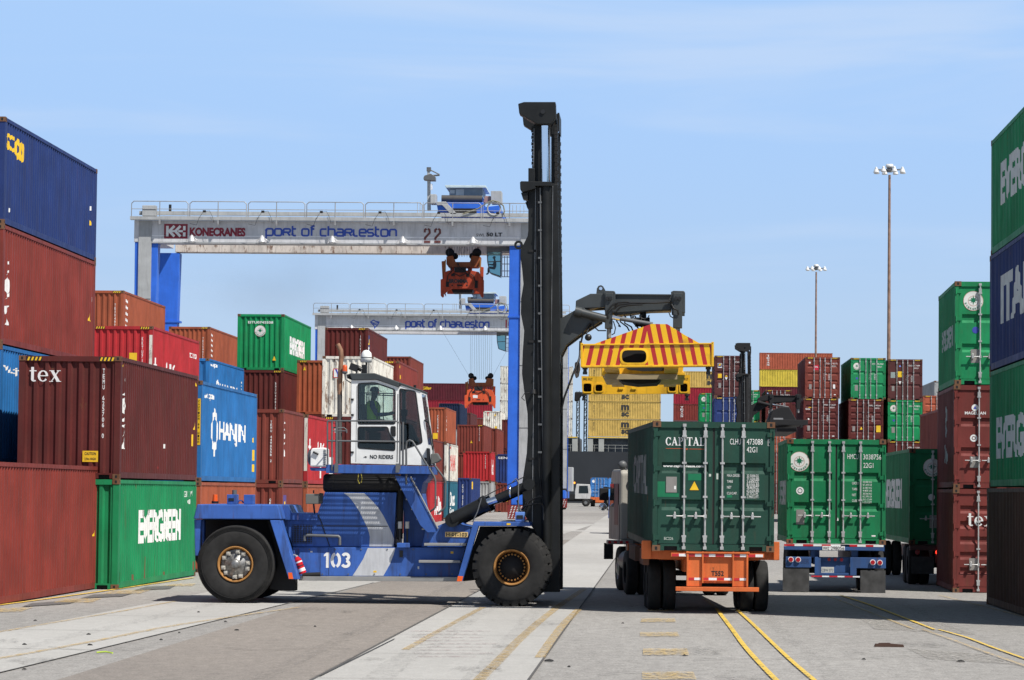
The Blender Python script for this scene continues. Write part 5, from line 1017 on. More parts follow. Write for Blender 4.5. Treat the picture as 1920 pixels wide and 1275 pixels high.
# cab grille bars on the upper window, seat, console, wheel
b = MB()
for P_ in (((673, 736.5), (740, 738)), ((687, 740), (740, 742))): b.tube([q3(*P_[0], D0 + .06), q3(*P_[1], D0 + .06)], 0.012, 6)
for x_ in (687, 707, 719): b.tube([q3(x_, 737, D0 + .06), q3(x_, 795, D0 + .06)], 0.010, 6)
b.build('window_guard', black, H)
b = MB(); b.prism(pp([(684, 800), (718, 797), (720, 806), (690, 812)], 1.6), 1.55, 2.05); b.prism(pp([(676, 757), (684, 757), (690, 806), (681, 808)], 1.6), 1.55, 2.05); b.prism(pp([(690, 812), (712, 810), (710, 862), (692, 862)], 1.6), 1.65, 1.95); b.build('seat', innerm, H, 0.03)
b = MB(); b.prism(pp([(750, 798), (768, 794), (790, 850), (790, 868), (752, 868)], 1.6), 1.3, 2.4); b.build('console', innerm, H, 0.03)
b = MB(); c = q3(748, 803, 1.8); ax = Vector((0.5, 0, 0.85)).normalized(); u_ = Vector((0, 1, 0)); v_ = ax.cross(u_); b.tube([c + (u_ * math.cos(t) + v_ * math.sin(t)) * 0.2 for t in [2 * math.pi * i / 20 for i in range(21)]], 0.016, 6); b.tube([c, c - ax * 0.35 + Vector((.15, 0, 0))], 0.025, 6); b.build('steering_wheel', black, H)
b = MB(); b.tube([q3(758, 796, 1.3), q3(757, 775, 1.3)], 0.05, 8); b.prism(pp([(752, 768), (764, 768), (764, 780), (752, 780)], 1.3), 1.25, 1.35); b.build('display', black, H)
# roof equipment
c = q3(687, 670, 1.6); b = MB(); b.lathe([(0.001, .27), (0.06, .255), (0.105, .2), (0.122, .1), (0.115, 0.0), (0.001, 0)], (c.x + .0, 1.6, c.z - .11), 'Z', 24); b.build('antenna_dome', cabw, H)
b = MB(); z1 = q3(687, 671, 1.6).z; z0 = q3(687, 700, 1.6).z; b.cyl((c.x, 1.6, z0), (c.x, 1.6, z1), 0.02, n=8); b.cyl((c.x, 1.6, z1), (c.x, 1.6, z1 + .015), 0.125, n=20); b.box(c.x - .09, c.x + .02, 1.5, 1.6, z0 - .01, z0 + .18); b.build('antenna_mount', black, H)
b = MB(); c = q3(664, 689, 1.2); R3 = Matrix.Translation(c) @ Matrix.Rotation(R_(20), 4, 'Y'); b.box(-.09, .09, -.1, .1, -.075, .075); b.xf(R3); b.cyl(c + Vector((.08, 0, 0)), c + Vector((.16, 0, -.05)), .05, n=10); b.cyl(c + Vector((.05, 0, -.06)), c + Vector((.05, 0, -.15)), .015, n=6); b.build('floodlight', black, H, 0.02)
c = q3(646.5, 690, 1.1); b = MB(); b.lathe([(0.001, .14), (0.035, .135), (0.052, .1), (0.055, 0.0)], (c.x, 1.1, c.z - .07), 'Z', 18, 0); b.lathe([(0.055, 0.0), (.06, -.03), (.03, -.06), (.001, -.06)], (c.x, 1.1, c.z - .07), 'Z', 18, 1); b.tube([c + Vector((0, 0, -.13)), c + Vector((.02, 0, -.24)), q3(658, 718, 1.1)], .012, 6, 1); b.build('beacon', [mat('beacon_dark_orange', (0.6, 0.09, 0.02), 0.3), greym], H)
b = MB(); b.cyl(q3(778, 727, 1.2), q3(778, 722, 1.2), .03, n=8); b.build('roof_knob', black, H)
# mirror at the front corner
b = MB(); b.prism(pp([(808, 851), (820, 849.5), (827, 861), (822, 866), (808, 871.5)], .9), .85, 1.15); b.build('mirror', mat('mirror_back', (0.13, 0.13, 0.12), 0.6), H, 0.015)
b = MB(); b.tube([q3(803, 792, .95), q3(806, 800, .95), q3(812, 835, .95), q3(812, 852, .95)], 0.014, 6); b.prism(pp([(800, 840), (806, 841), (808, 872), (801, 870)], .95), .9, 1.0); b.tube([q3(803, 792, .95), q3(796, 788, 1.0)], .02, 6); b.build('mirror_arm', black, H)
# --- railings
rail = MB(); d_ = 0.06
rail.tube([q3(614, 872, d_), q3(614, 791, d_), q3(616, 789, d_), q3(742, 789.5, d_), q3(748, 792, d_), q3(750, 797, d_), q3(749.5, 880, d_)], 0.018, 8)
rail.tube([q3(614, 826.5, d_), q3(749, 828, d_)], 0.018, 8)
for x_ in (622.5, 631): rail.tube([q3(x_, 882, d_), q3(x_, 790, d_)], 0.018 if x_ < 630 else 0.026, 8)
rail.tube([q3(622.5, 802, d_), q3(645, 802, d_ + .3), q3(650, 806, d_ + .3), q3(650, 812, d_ + .3)], 0.014, 6); rail.tube([q3(622, 808, d_ + .5), q3(650, 808, d_ + .5)], 0.012, 6)
for x_ in (630.5, 745.5): a_ = q3(x_, 878, d_ - .03); rail.box(a_.x - .04, a_.x + .04, d_ - .05, d_, a_.z - .09, a_.z + .1)
rail.build('handrail', greym, H)
for P_ in ([(755.5, 887, .4), (755.5, 795, .4), (756, 791, .4)], [(762, 908, .45), (761.5, 836, .45), (763, 828, .45), (768, 825, .45), (774, 828, .45), (797, 866, .5), (814, 893, .5), (816.6, 902, .5), (816.6, 950, .5), (814, 954, .5), (803, 961.6, .6)], [(811, 867, .9), (816, 874, .9), (833.5, 897, .9), (835.5, 905, .9), (834.6, 948, .9), (832, 954, .9), (819.7, 963.5, .9)]):
    b = MB(); b.tube([q3(*p_) for p_ in P_], 0.022, 8); b.build('handrail', greym, H)
# --- stairs
s1 = pr('stair_stringer', [(740, 892), (765.7, 894), (821, 994.5), (817, 998), (801.7, 998.5), (788, 985)], 0.45, 0.49, hblue, 0.006)
pr('stair_stringer', [(740, 892), (765.7, 894), (821, 994.5), (817, 998), (801.7, 998.5), (788, 985)], 1.0, 1.04, hblue, 0.006)
for i in range(6):
    t = i / 5; a_ = q3(764 + 50 * t, 898 + 93 * t, .5); b = MB(); b.box(a_.x - .26, a_.x + .02, .49, 1.0, a_.z - .03, a_.z); b.build('stair_tread', stepm, H)
b = MB(); b.tube([q3(770, 894, .44), q3(821, 991, .44)], .018, 6); b.build('stair_edge', stepm, H)
pr('cab_pedestal', [(752, 888.5), (804, 888.5), (803, 896), (793, 905), (789, 925), (792, 950), (800, 975), (812, 992), (826, 1025), (756, 1025), (757, 960), (745, 905)], 1.1, 2.6, hblue, 0.02)
pr('front_frame', [(812, 990), (848, 974), (866, 984), (884, 988), (874, 1026), (790, 1026), (800, 985)], 0.9, 2.8, hblue, 0.015)
b = MB(); a_ = q3(834.5, 1006.8, .88); c_ = q3(877.5, 997.6, .88); b.box(a_.x, c_.x, .886, .897, a_.z, c_.z); np_ = b.build('number_plate', mat('plate_tan', (0.68, 0.48, 0.2), .5), H)
dtx('H-01-103', 836.5, 875.5, 999, 1005.5, .886, black, 0.02, np_)
pr('step', [(795, 1018.3), (874, 1018.8), (873, 1023.5), (795, 1023.2)], 0.4, 0.85, stepm, 0.006)
pr('step', [(785, 1050.3), (863, 1050.8), (863, 1055.5), (785, 1055.2)], 0.4, 0.74, stepm, 0.006)
for x_ in (750, 763.5):
    b = MB(); b.cyl(q3(x_, 978, .72), q3(x_, 991, .72), .045, n=12); b.cyl(q3(x_, 991, .72), q3(x_, 1017, .72), .022, n=8, mi=1); b.build('filter', [mat('filter_pale', (.5, .5, .47), .5), black], H)
pr('valve_block', [(744, 1018), (768, 1018), (768, 1027), (744, 1027)], 0.6, 0.8, hblue, 0.01)
# --- front fender
s2 = pr('fender_strut', [(887.5, 979), (897, 986), (866.5, 1090), (856, 1090.5)], 0.0, 0.35, hblue, 0.01)
b = MB(); b.prism(pp([(858.5, 1080), (868.5, 1080.5), (866, 1089.8), (856.6, 1090)], -.004), -.006, 0); b.build('reflector', orangem, s2)
ff = pr('front_fender', [(887.3, 978.3), (993.4, 979.3), (995, 986.7), (894, 986.3)], 0.0, 1.1, hblue, 0.01)
pr('fender_shade_panel', [(900, 987), (985, 987), (985, 1010), (960, 1080), (900, 1087), (868, 1090), (872, 1070)], 1.1, 1.16, blackm)  # black panel standing in for the shaded void behind the front tyre
fl = pr('lamp_housing', [(966, 960), (983.3, 960), (983.3, 978), (966, 978)], 0.25, 0.55, mat('pale_blue_paint', (0.12, .25, .62), .45), 0.01)
b = MB(); b.prism(pp([(968.5, 966), (980.5, 966), (980.5, 973), (968.5, 973)], .24), .238, .25); b.build('lamp', black, fl)
b = MB(); a_ = q3(942, 978.6, 0); 
b.prism(pp([(950, 981), (957.5, 981), (957.5, 984.5), (950, 984.5)], 0), -.004, 0); b.build('label_plate', yelw, ff)
b = MB(); b.tube([q3(886, 979, .1), q3(895, 960, .1), q3(901, 940, .1), q3(902.5, 934, .1)], .014, 6); b.build('marker_rod', greym, H)
b = MB(); b.tube([q3(972, 960, .3), q3(972, 905, .3), q3(968, 897, .3), q3(960, 905, .3)], .014, 6); c = q3(957, 921, .3); b.lathe([(0.001, -.035), (.1, -.03), (.14, 0), (.1, .02), (.001, .02)], (c.x, .3, c.z), 'X', 20, 1); b.build('mirror', [greym, chrome], H)
# --- tilt cylinder
A_, B_, C_, E_ = q3(848, 975, .85), q3(913, 942, .85), q3(931, 936, .85), q3(992, 908.5, .85)
for d2 in (0, 2.0):
    off = Vector((0, d2, 0)); b = MB(); b.cyl(A_ + off, B_ + off, .15, n=20); b.cyl(B_ + off - (B_ - A_).normalized() * .12, B_ + off, .17, n=20); b.cyl(A_ + Vector((0, d2 - .12, 0)), A_ + Vector((0, d2 + .12, 0)), .15, n=16); tc_ = b.build('tilt_cylinder', mastm, H)
    b = MB(); b.cyl(B_ + off, C_ + off + (C_ - B_) * .15, .072, n=16); b.build('piston_rod', chrome, tc_)
    b = MB(); b.cyl(C_ + off, E_ + off, .095, n=16); b.cyl(E_ + Vector((0, d2 - .13, 0)), E_ + Vector((0, d2 + .13, 0)), .12, n=18); b.build('rod_end', mastm, tc_)
    if d2 == 0:
        b = MB(); b.tube([q3(903, 934, .75), q3(925, 922, .75), q3(955, 908, .75), q3(985, 893, .75)], .01, 6); b.build('hydraulic_line', black, tc_)
# --- mast (parametric so that the second machine can use it)
def build_mast(root, f3, steel):
    """f3(x,y,d) -> local point measured on the near machine's pixels"""
    P2 = lambda pts, d: [(lambda v: (v.x, v.z))(f3(a, b_, d)) for a, b_ in pts]
    outer = [(990.5, 315), (1003, 315), (1003, 341), (1046, 345), (1050, 620), (1050, 1110), (1005, 1110), (1005, 1000), (980, 960), (979, 905), (983, 880), (987.5, 850), (989.5, 815), (989, 775), (983, 735), (978.7, 701), (980, 660), (982.8, 620), (976.5, 588), (977, 560), (981.5, 533), (979, 505), (975.5, 480), (976, 468.5), (983, 455), (989, 443), (990.5, 432)]
    inner = [(999.5, 232), (1016, 232), (1016, 341), (1029, 341), (1029, 232), (1045, 232), (1046, 1090), (1001, 1090)]
    M_ = []
    for d0, d1 in ((1.15, 1.30), (3.0, 3.15)):
        b = MB(); b.prism(P2(outer, 1.15), d0, d1); o1 = b.build('outer_mast', steel, root, 0.012)
        b = MB(); b.prism(P2([(999.5, 232), (1014, 232), (1014, 1090), (1001, 1090)], 1.15), d0 + (.16 if d0 < 2 else -.24), d0 + (.4 if d0 < 2 else 0)); b.prism(P2([(1033, 232), (1045.5, 232), (1046, 1090), (1033, 1090)], 1.15), d0 + (.16 if d0 < 2 else -.24), d0 + (.4 if d0 < 2 else 0)); b.build('inner_mast', steel, root, 0.01)
        y_ = d0 - .06 if d0 < 2 else d0 + .2
        a_, c_, e_ = f3(1022, 1030, 1.1), f3(1022.5, 343, 1.1), f3(1021.5, 236, 1.1)
        b = MB(); b.cyl((a_.x + .03, y_, a_.z), (c_.x + .02, y_, c_.z), .105, n=20); cy = b.build('lift_cylinder', steel, root)
        b = MB(); b.cyl((c_.x, y_, c_.z), (e_.x, y_, e_.z), .074, n=20); b.build('piston_rod', chrome, cy)
        b = MB(); b.tube([f3(1013, 352, y_ - .05), f3(1014.5, 600, y_ - .05), f3(1019, 900, y_ - .05), f3(1019.5, 918, y_ - .05)], .018, 6); b.build('hydraulic_line', greym, cy)
        b = MB(); b.prism(P2([(972, 196), (983, 192.6), (1042, 192.6), (1043, 220), (1034, 234), (1008, 234), (994, 226.5), (974, 214)], 1.1), min(y_ - .13, d0), max(d0 + .25, y_ + .13)); hbk = b.build('head_block', steel, root, 0.012)
        c = f3(1018, 210, 1); b = MB(); b.cyl((c.x, y_ - .16, c.z), (c.x, y_ + .16, c.z), .05, n=12); b.build('pin', black, hbk)
        b = MB(); b.prism(P2([(975.5, 343), (978, 341), (1034, 342), (1035, 350), (1004, 350), (1004, 355), (980, 362), (976, 356)], 1.1), y_ - .15, y_ + .15); b.prism(P2([(977, 362), (990, 362), (990, 375), (981, 374)], 1.1), y_ - .1, y_ + .25); b.build('cylinder_collar', steel, root, 0.008)
        if d0 < 2:
            for xw, ya_, yb_ in ((1004.2, 350, 980), (1036.5, 348, 1000), (1001.2, 240, 312), (1030.8, 238, 338)):
                b = MB(); p_, r_ = f3(xw, ya_, 1.1), f3(xw + .3, yb_, 1.1); b.box(p_.x - .007, p_.x + .007, 1.138, 1.151, r_.z, p_.z); b.build('wear_strip', mat('worn_edge', (.20, .20, .20), .4, .6, var=.5, scale=3), root)
            for yy in range(380, 900, 52):
                p_ = f3(1013.5, yy, 1.1); b = MB(); b.box(p_.x - .05, p_.x + .03, y_ - .07, 1.15, p_.z - .02, p_.z + .02); b.build('hose_clamp', greym, root)
            for yy in (470, 640, 860): p_ = f3(998, yy, 1.1); b = MB(); b.box(p_.x - .08, p_.x + .09, 1.13, 1.151, p_.z - .025, p_.z + .025); b.build('weld_plate', blackm, root)
            for pts in ([(1008, 350), (1006, 500), (1009, 700), (1011, 880), (1016, 935)], [(1010.5, 352), (1009.5, 560), (1012, 760), (1015, 900)]): b = MB(); b.tube([f3(x_, q_, 1.08) for x_, q_ in pts], .014, 6); b.build('hydraulic_line', black, root)
        # chains: link plates
        b = MB(); za, zb_ = f3(1042, 240, 1.1), f3(1046, 700, 1.1); n_ = 62
        for i in range(n_):
            t = i / n_; x = za.x + (zb_.x - za.x) * t; z = za.z + (zb_.z - za.z) * t; b.box(x - .028, x + .028 + (.012 if i % 2 else 0), y_ + .1, y_ + .16, z - .045, z + .03)
        za, zb_ = f3(999, 238, 1.1), f3(1000, 335, 1.1)
        for i in range(16): t = i / 16; x = za.x + (zb_.x - za.x) * t; z = za.z + (zb_.z - za.z) * t; b.box(x - .028 - (.012 if i % 2 else 0), x + .02, y_ + .08, y_ + .13, z - .035, z + .025)
        b.build('lift_chain', blackm, root)
    b = MB()
    for yy in (205, 470, 760, 1000): a_ = f3(1040, yy + 20, 1.1); c_ = f3(1008, yy, 1.1); b.box(c_.x, a_.x, 1.3, 3.0, a_.z, c_.z)
    b.build('mast_crossbeam', steel, root, 0.01)
    b = MB(); b.prism(P2([(1044, 207), (1047.5, 207), (1047.5, 241), (1044, 235)], 1.1), 1.5, 2.8); b.build('guide_plate', steel, root)
    b = MB(); c = f3(972, 459, 1.15); b.lathe([(.095, -.02), (.095, .02), (.045, .02), (.045, -.02), (.095, -.02)], (c.x, 1.22, c.z), 'Y', 20, 0, False); b.build('lifting_eye', steel, root)
    for (x_, y_) in ((1000, 738), ):
        b = MB(); c = f3(x_, y_, .95); b.cyl(c, c + Vector((.0, .0, .09)), .07, .05, 12); b.cyl((c.x, .95, c.z + .02), (c.x + .0, 1.15, c.z + .05), .03, n=8); b.tube([f3(996, 736, 1.0), f3(984, 737, .95), f3(978, 746, .95), f3(984, 751, .95)], .01, 6); b.build('work_lamp', black, root)
build_mast(H, q3, mastm)
for P_ in ([(985, 945, .9), (1000, 935, .85), (1012, 930, .85), (1016, 932, .85)], [(975, 960, 1.0), (985, 948, .8), (1005, 944, .8), (1016, 944, .85), (1019, 952, .85), (1019, 975, .85)], [(970, 938, .9), (975, 958, .85), (984, 962, .85), (991, 940, .85)], [(1088, 640, 1.6), (1087, 670, 1.4), (1075, 700, 1.2), (1058, 745, 1.2), (1050, 780, 1.3)]): MB().tube([q3(*p_) for p_ in P_], .022, 8).build('hydraulic_hose', black, H)
# --- boom
def build_boom(root, f3, steel, extra=True):
    P2 = lambda pts, d: [(lambda v: (v.x, v.z))(f3(a, b_, d)) for a, b_ in pts]
    neck = [(1040, 604), (1047, 599.5), (1078.8, 581), (1079.8, 563.8), (1107, 550.6), (1153, 550.6), (1153, 573), (1135, 576), (1096, 578), (1108, 590), (1128, 598), (1128, 602), (1095, 622), (1062.4, 646.5), (1052, 667), (1047, 703), (1040, 703)]
    for d0, d1 in ((1.55, 1.75), (2.45, 2.65)): b = MB(); b.prism(P2(neck, 1.55), d0, d1); o1 = b.build('boom_neck', steel, root, 0.012)
    b = MB(); b.prism(P2([(1048, 604), (1079.8, 584), (1081, 572), (1107, 555), (1128, 555), (1128, 572), (1100, 580), (1100, 612), (1066, 640), (1052, 655)], 1.6), 1.75, 2.45); b.build('boom_web', steel, root)
    b = MB(); b.prism(P2([(1150, 550.6), (1259, 551.6), (1259, 582.5), (1219.5, 583.5), (1158, 591), (1150, 590)], 1.7), 1.7, 2.5); b.build('boom_beam', steel, root, 0.015)
    b = MB(); b.prism(P2([(1152, 551.4), (1258, 552.4), (1258, 554), (1152, 553)], 1.68), 1.66, 1.7); b.prism(P2([(1152, 583), (1220, 579), (1258, 578), (1258, 580), (1220, 581), (1152, 586)], 1.68), 1.66, 1.7); b.build('weld_rib', steel, root)
    for xa, xb, xt0, xt1, yb in ((1131.8, 1154, 1134, 1149, 616), (1258, 1284.7, 1261.8, 1279.6, 615)):
        b = MB()
        b.prism(P2([(xa, 547), (xa + 5, 545), (xb - 2, 545.5), (xb, 549), (xb, 587), (xa + 2, 585)], 1.5), 1.5, 1.58); b.prism(P2([(xa, 547), (xa + 5, 545), (xb - 2, 545.5), (xb, 549), (xb, 587), (xa + 2, 585)], 1.5), 2.62, 2.7); b.prism(P2([(xa + 5, 552), (xb - 4, 552), (xb - 4, 585), (xa + 5, 585)], 1.5), 1.58, 2.62)
        pb = b.build('boom_head', steel, root, 0.012)
        for d0 in (1.46, 2.5):
            b = MB(); a_ = f3(xt0, yb, d0); c_ = f3(xt1, 549, d0); b.box(a_.x, c_.x, d0, d0 + .22, a_.z, c_.z); cy = b.build('damping_cylinder', steel, pb, 0.012)
            b = MB(); e_ = f3((xt0 + xt1) / 2, yb + 20, d0); b.cyl((e_.x, d0 + .11, e_.z), (e_.x, d0 + .11, a_.z), .05, n=12); b.build('piston_rod', stepm, cy)
            for k in (.3, .7): b = MB(); x_ = a_.x + (c_.x - a_.x) * k; b.cyl((x_, d0 - .05, c_.z - .12), (x_, d0 + .02, c_.z - .12), .04, n=10); b.build('pin', black, cy)
    b = MB(); c = f3(1126.3, 541, 1.6); b.prism(P2([(1118, 551), (1119, 541), (1122, 536), (1127, 534.5), (1131, 537), (1136, 546), (1138, 551)], 1.6), 1.60, 1.66); b.cyl((c.x, 1.59, c.z), (c.x, 1.599, c.z), .035, n=14, mi=1); b.build('lifting_eye', [steel, mat('pale_hole', (.35, .5, .75), .6)], root)
    b = MB(); b.cyl(f3(1083, 584, 1.45), f3(1136, 598, 1.45), .085, n=14); b.cyl(f3(1078, 583, 1.45), f3(1090, 586, 1.45), .11, n=10); sc = b.build('shift_cylinder', steel, root)
    b = MB(); b.cyl(f3(1148, 594.5, 1.45), f3(1162, 597.5, 1.45), .05, n=12, mi=0); b.cyl(f3(1160, 597, 1.45), f3(1224, 608, 1.45), .045, n=12, mi=1); b.build('piston_rod', [chrome, greym], sc)
    if extra:
        b = MB(); r2 = random.Random(3)
        def hose(pts, r=.018): b.tube([f3(x, y, d) for x, y, d in pts], r, 6)
        hose([(1152, 575, 1.42), (1158, 568, 1.4), (1175, 566, 1.4), (1200, 569, 1.4), (1240, 566, 1.4), (1258, 563, 1.42)]); hose([(1150, 580, 1.42), (1160, 572, 1.4), (1185, 568, 1.38), (1230, 568, 1.38), (1256, 566, 1.4)]); hose([(1154, 586, 1.42), (1163, 576, 1.4), (1180, 572, 1.36), (1205, 571, 1.36)])
        hose([(1140, 598, 1.4), (1138, 585, 1.38), (1147, 573, 1.38), (1155, 568, 1.4)]); hose([(1259, 570, 1.42), (1263, 578, 1.4), (1271, 582, 1.4), (1272, 590, 1.44)]); hose([(1254, 585, 1.45), (1257, 593, 1.4), (1262, 596, 1.44)], .012)
        for k in range(7):
            x = 1155 + k * 9; y0 = 592 + r2.uniform(-2, 2); hose([(x, y0, 1.8), (x + r2.uniform(-3, 5), y0 + r2.uniform(8, 16), 1.7), (x + r2.uniform(2, 12), y0 + r2.uniform(14, 26), 1.8), (x + r2.uniform(4, 18), y0 + r2.uniform(20, 34), 1.9)], .016)
        for k in range(3): c0 = 1180 + k * 14; hose([(c0 + 9 * math.cos(t), 591 + 7 * math.sin(t), 1.6) for t in [math.pi * i / 7 for i in range(8)]], .013)
        hose([(1108, 592, 1.5), (1113, 612, 1.5), (1122, 620, 1.5), (1136, 620, 1.6)], .014); hose([(1107, 605, 1.5), (1100, 615, 1.5), (1094, 622, 1.5), (1090, 640, 1.5), (1085, 680, 1.5), (1082, 700, 1.5)], .02)
        hose([(1150, 602, 1.4), (1154, 615, 1.4), (1152, 625, 1.4), (1147, 628, 1.4)], .012)
        b.build('hydraulic_hose', black, root)
        b = MB(); c = f3(1103, 632.6, 1.4); b.lathe([(.001, -.05), (.06, -.04), (.075, 0), (.06, .04), (.001, .05)], (c.x, 1.4, c.z), 'Y', 18); b.tube([f3(1099, 626, 1.45), f3(1108, 608, 1.55)], .02, 6); b.build('work_lamp', black, root)
        b = MB(); c = f3(1208, 604, 1.9); b.cyl(f3(1206, 586, 1.9), f3(1206, 608, 1.9), .07, n=12); b.cyl((c.x - .2, 1.9, c.z), (c.x + .12, 1.9, c.z), .10, n=14); b.build('rotator_motor', blackm, root)
build_boom(H, q3, armm)
# --- spreader: a thing of its own hanging from the boom (long axis runs away from the camera)
SY0, SY1 = YH - 2.9, YH + 8.6; dn, df = SY0 - YH, SY1 - YH
SPR = empty('spreader', HR + Vector((0, 0, 0)), 0, 'yellow container spreader with red stripes, hanging from the machine boom above the trucks', 'spreader')
def stripes():
    m = bpy.data.materials.new('spreader_red_stripes'); m.use_nodes = True; n, l, b_ = _p(m); b_.inputs['Roughness'].default_value = .42
    g_ = n.new('ShaderNodeTexCoord'); sx = n.new('ShaderNodeSeparateXYZ'); l.new(g_.outputs['Object'], sx.inputs[0]); a0 = q3(1213, 645, dn)
    def mth(op, a, b2=None):
        x = n.new('ShaderNodeMath'); x.operation = op
        for i, q in enumerate((a, b2)):
            if q is None: continue
            if isinstance(q, (int, float)): x.inputs[i].default_value = q
            else: l.new(q, x.inputs[i])
        return x.outputs[0]
    t = mth('ADD', mth('ABSOLUTE', mth('SUBTRACT', sx.outputs[0], a0.x)), mth('MULTIPLY', mth('SUBTRACT', sx.outputs[2], a0.z), 0.21))
    fr_ = mth('FRACT', mth('ADD', mth('DIVIDE', t, 0.196), 10.72)); cmp_ = mth('LESS_THAN', fr_, 0.44)
    ns = n.new('ShaderNodeTexNoise'); ns.inputs['Scale'].default_value = 5; ns.inputs['Detail'].default_value = 10; ns.inputs['Roughness'].default_value = .7; l.new(g_.outputs['Object'], ns.inputs[0]); chip = mth('LESS_THAN', ns.outputs[0], 0.66); fac = mth('MULTIPLY', cmp_, chip)
    mx_ = n.new('ShaderNodeMixRGB'); mx_.inputs[1].default_value = (.80, .45, .008, 1); mx_.inputs[2].default_value = (.42, .018, .02, 1); l.new(fac, mx_.inputs[0])
    n2 = n.new('ShaderNodeTexNoise'); n2.inputs['Scale'].default_value = 2.2; n2.inputs['Detail'].default_value = 8; l.new(g_.outputs['Object'], n2.inputs[0]); mr_ = n.new('ShaderNodeMapRange'); mr_.inputs[1].default_value = .62; mr_.inputs[2].default_value = .75; mr_.inputs[4].default_value = .6; l.new(n2.outputs[0], mr_.inputs[0])
    m2 = n.new('ShaderNodeMixRGB'); m2.inputs[2].default_value = (.2, .1, .03, 1); l.new(mr_.outputs[0], m2.inputs[0]); l.new(mx_.outputs[0], m2.inputs[1]); l.new(m2.outputs[0], b_.inputs['Base Color']); return m
strm = stripes()
outl = [(1090, 646), (1113.4, 645), (1221.5, 607.3), (1251, 607.7), (1283.7, 628), (1314.3, 645), (1336.8, 645), (1336.8, 685), (1318, 684.5), (1090, 687.5)]
hole = [(1166, 656.5), (1212, 656.5), (1212, 680), (1166, 680)]
ep = plate_holes(pp(outl, dn), [rpoly(pp(hole, dn), .12)], .10, 'end_beam', strm, SPR, dn)
b = MB()
R1 = rpoly(pp([(1162, 652.5), (1216, 652.5), (1216, 684), (1162, 684)], dn), .16); R2 = rpoly(pp(hole, dn), .12); n_ = len(R1)
b.add([(q[0], dn - .012, q[1]) for q in R1] + [(q[0], dn - .02, q[1]) for q in R2] + [(q[0], dn + .12, q[1]) for q in R2] + [(q[0], dn, q[1]) for q in R1], [(i, (i + 1) % n_, (i + 1) % n_ + n_, i + n_) for i in range(n_)] + [(i + n_, (i + 1) % n_ + n_, (i + 1) % n_ + 2 * n_, i + 2 * n_) for i in range(n_)] + [(i, i + 3 * n_, (i + 1) % n_ + 3 * n_, (i + 1) % n_) for i in range(n_)])
b.build('opening_rim', spy, ep)
b = MB(); b.prism(pp([(1090, 645), (1336.8, 643), (1336.8, 645.5), (1090, 648)], dn), dn - .03, dn)
b.prism(pp([(1088.5, 643), (1093, 643), (1093, 688), (1088.5, 688)], dn), dn - .03, dn + .35); b.prism(pp([(1334, 641), (1338.5, 641), (1338.5, 687), (1334, 687)], dn), dn - .03, dn + .35); b.prism(pp([(1090, 685), (1336, 684), (1336, 687), (1090, 689)], dn), dn - .02, dn + .35)
b.build('end_flange', spy, ep, .006)
b = MB(); b.prism(pp([(1160, 655), (1218, 655), (1218, 682), (1160, 682)], dn + .5), dn + .45, dn + .5); b.prism(pp([(1098, 650), (1330, 650), (1330, 684), (1098, 684)], dn + .1), dn + .36, dn + .4); b.build('back_plate', blackm, SPR)
for dd_, xs_, ys_ in ((dn + .2, (1097, 1328), 688), (df - .1, (1095, 1288), 739)):
    for x_ in xs_:
        b = MB(); c = q3(x_, ys_, dd_); b.cyl(c, c + Vector((0, 0, -.05)), .055, n=12); b.cyl(c + Vector((0, 0, -.05)), c + Vector((0, 0, -.11)), .035, .04, n=10); b.box(c.x - .045, c.x + .045, dd_ - .04, dd_ + .04, c.z - .15, c.z - .10); b.build('twistlock', black, SPR)
# telescopic beams and centre frame
mid = pp([(1132, 690), (1281, 690), (1279, 704), (1283, 706), (1283, 712), (1132, 712)], 2.5)
b = MB(); b.prism(mid, 0.2, 5.6); b.build('centre_frame', spy, SPR, .02)
b = MB(); b.prism(pp([(1160, 713), (1240, 713), (1232, 722), (1196, 724), (1168, 720)], 3), 1.6, 3.6); b.build('centre_underframe', blackm, SPR)
b = MB(); b.prism(pp([(1172, 688), (1248, 688), (1244, 695), (1206, 696), (1178, 693)], .1), .1, .19); b.build('hydraulic_block', blackm, SPR)
b = MB(); b.prism(pp([(1134, 701), (1270, 701), (1270, 711), (1134, 711)], .1), .14, .19); b.build('frame_plate', mat('plate_tan_grey', (.30, .24, .14), .6), SPR)
for x0, x1 in ((1140, 1165), (1245, 1270)): b = MB(); b.prism(pp([(x0, 694), (x1, 694), (x1, 708), (x0, 708)], 2.5), dn + .35, df - .2); b.build('telescopic_beam', spy, SPR, .01)
b = MB(); b.prism(pp([(1172, 690), (1232, 690), (1240, 640), (1232, 625), (1190, 625), (1168, 640)], 2.1), 1.0, 3.4); b.build('rotator_frame', blackm, SPR, .02)
b = MB(); b.prism(pp([(1140, 636), (1270, 630), (1270, 640), (1140, 642)], 2.1), 1.5, 2.8); b.build('suspension_frame', blackm, SPR, .02)
far = [(1090, 705), (1127, 706), (1140, 700), (1274, 704), (1280, 703), (1294, 703), (1294, 738), (1092, 739.5)]
h1 = [[(1094, 719), (1109, 719), (1109, 734.5), (1094, 734.5)], [(1116.5, 721), (1129.5, 721), (1129.5, 733.5), (1116.5, 733.5)], [(1254, 721), (1267, 721), (1267, 733.5), (1254, 733.5)], [(1275.5, 719), (1289, 719), (1289, 734.5), (1275.5, 734.5)]]
fb = plate_holes(pp(far, df), [rpoly(pp(h, df), .05) for h in h1], .25, 'end_beam', spy, SPR, df)
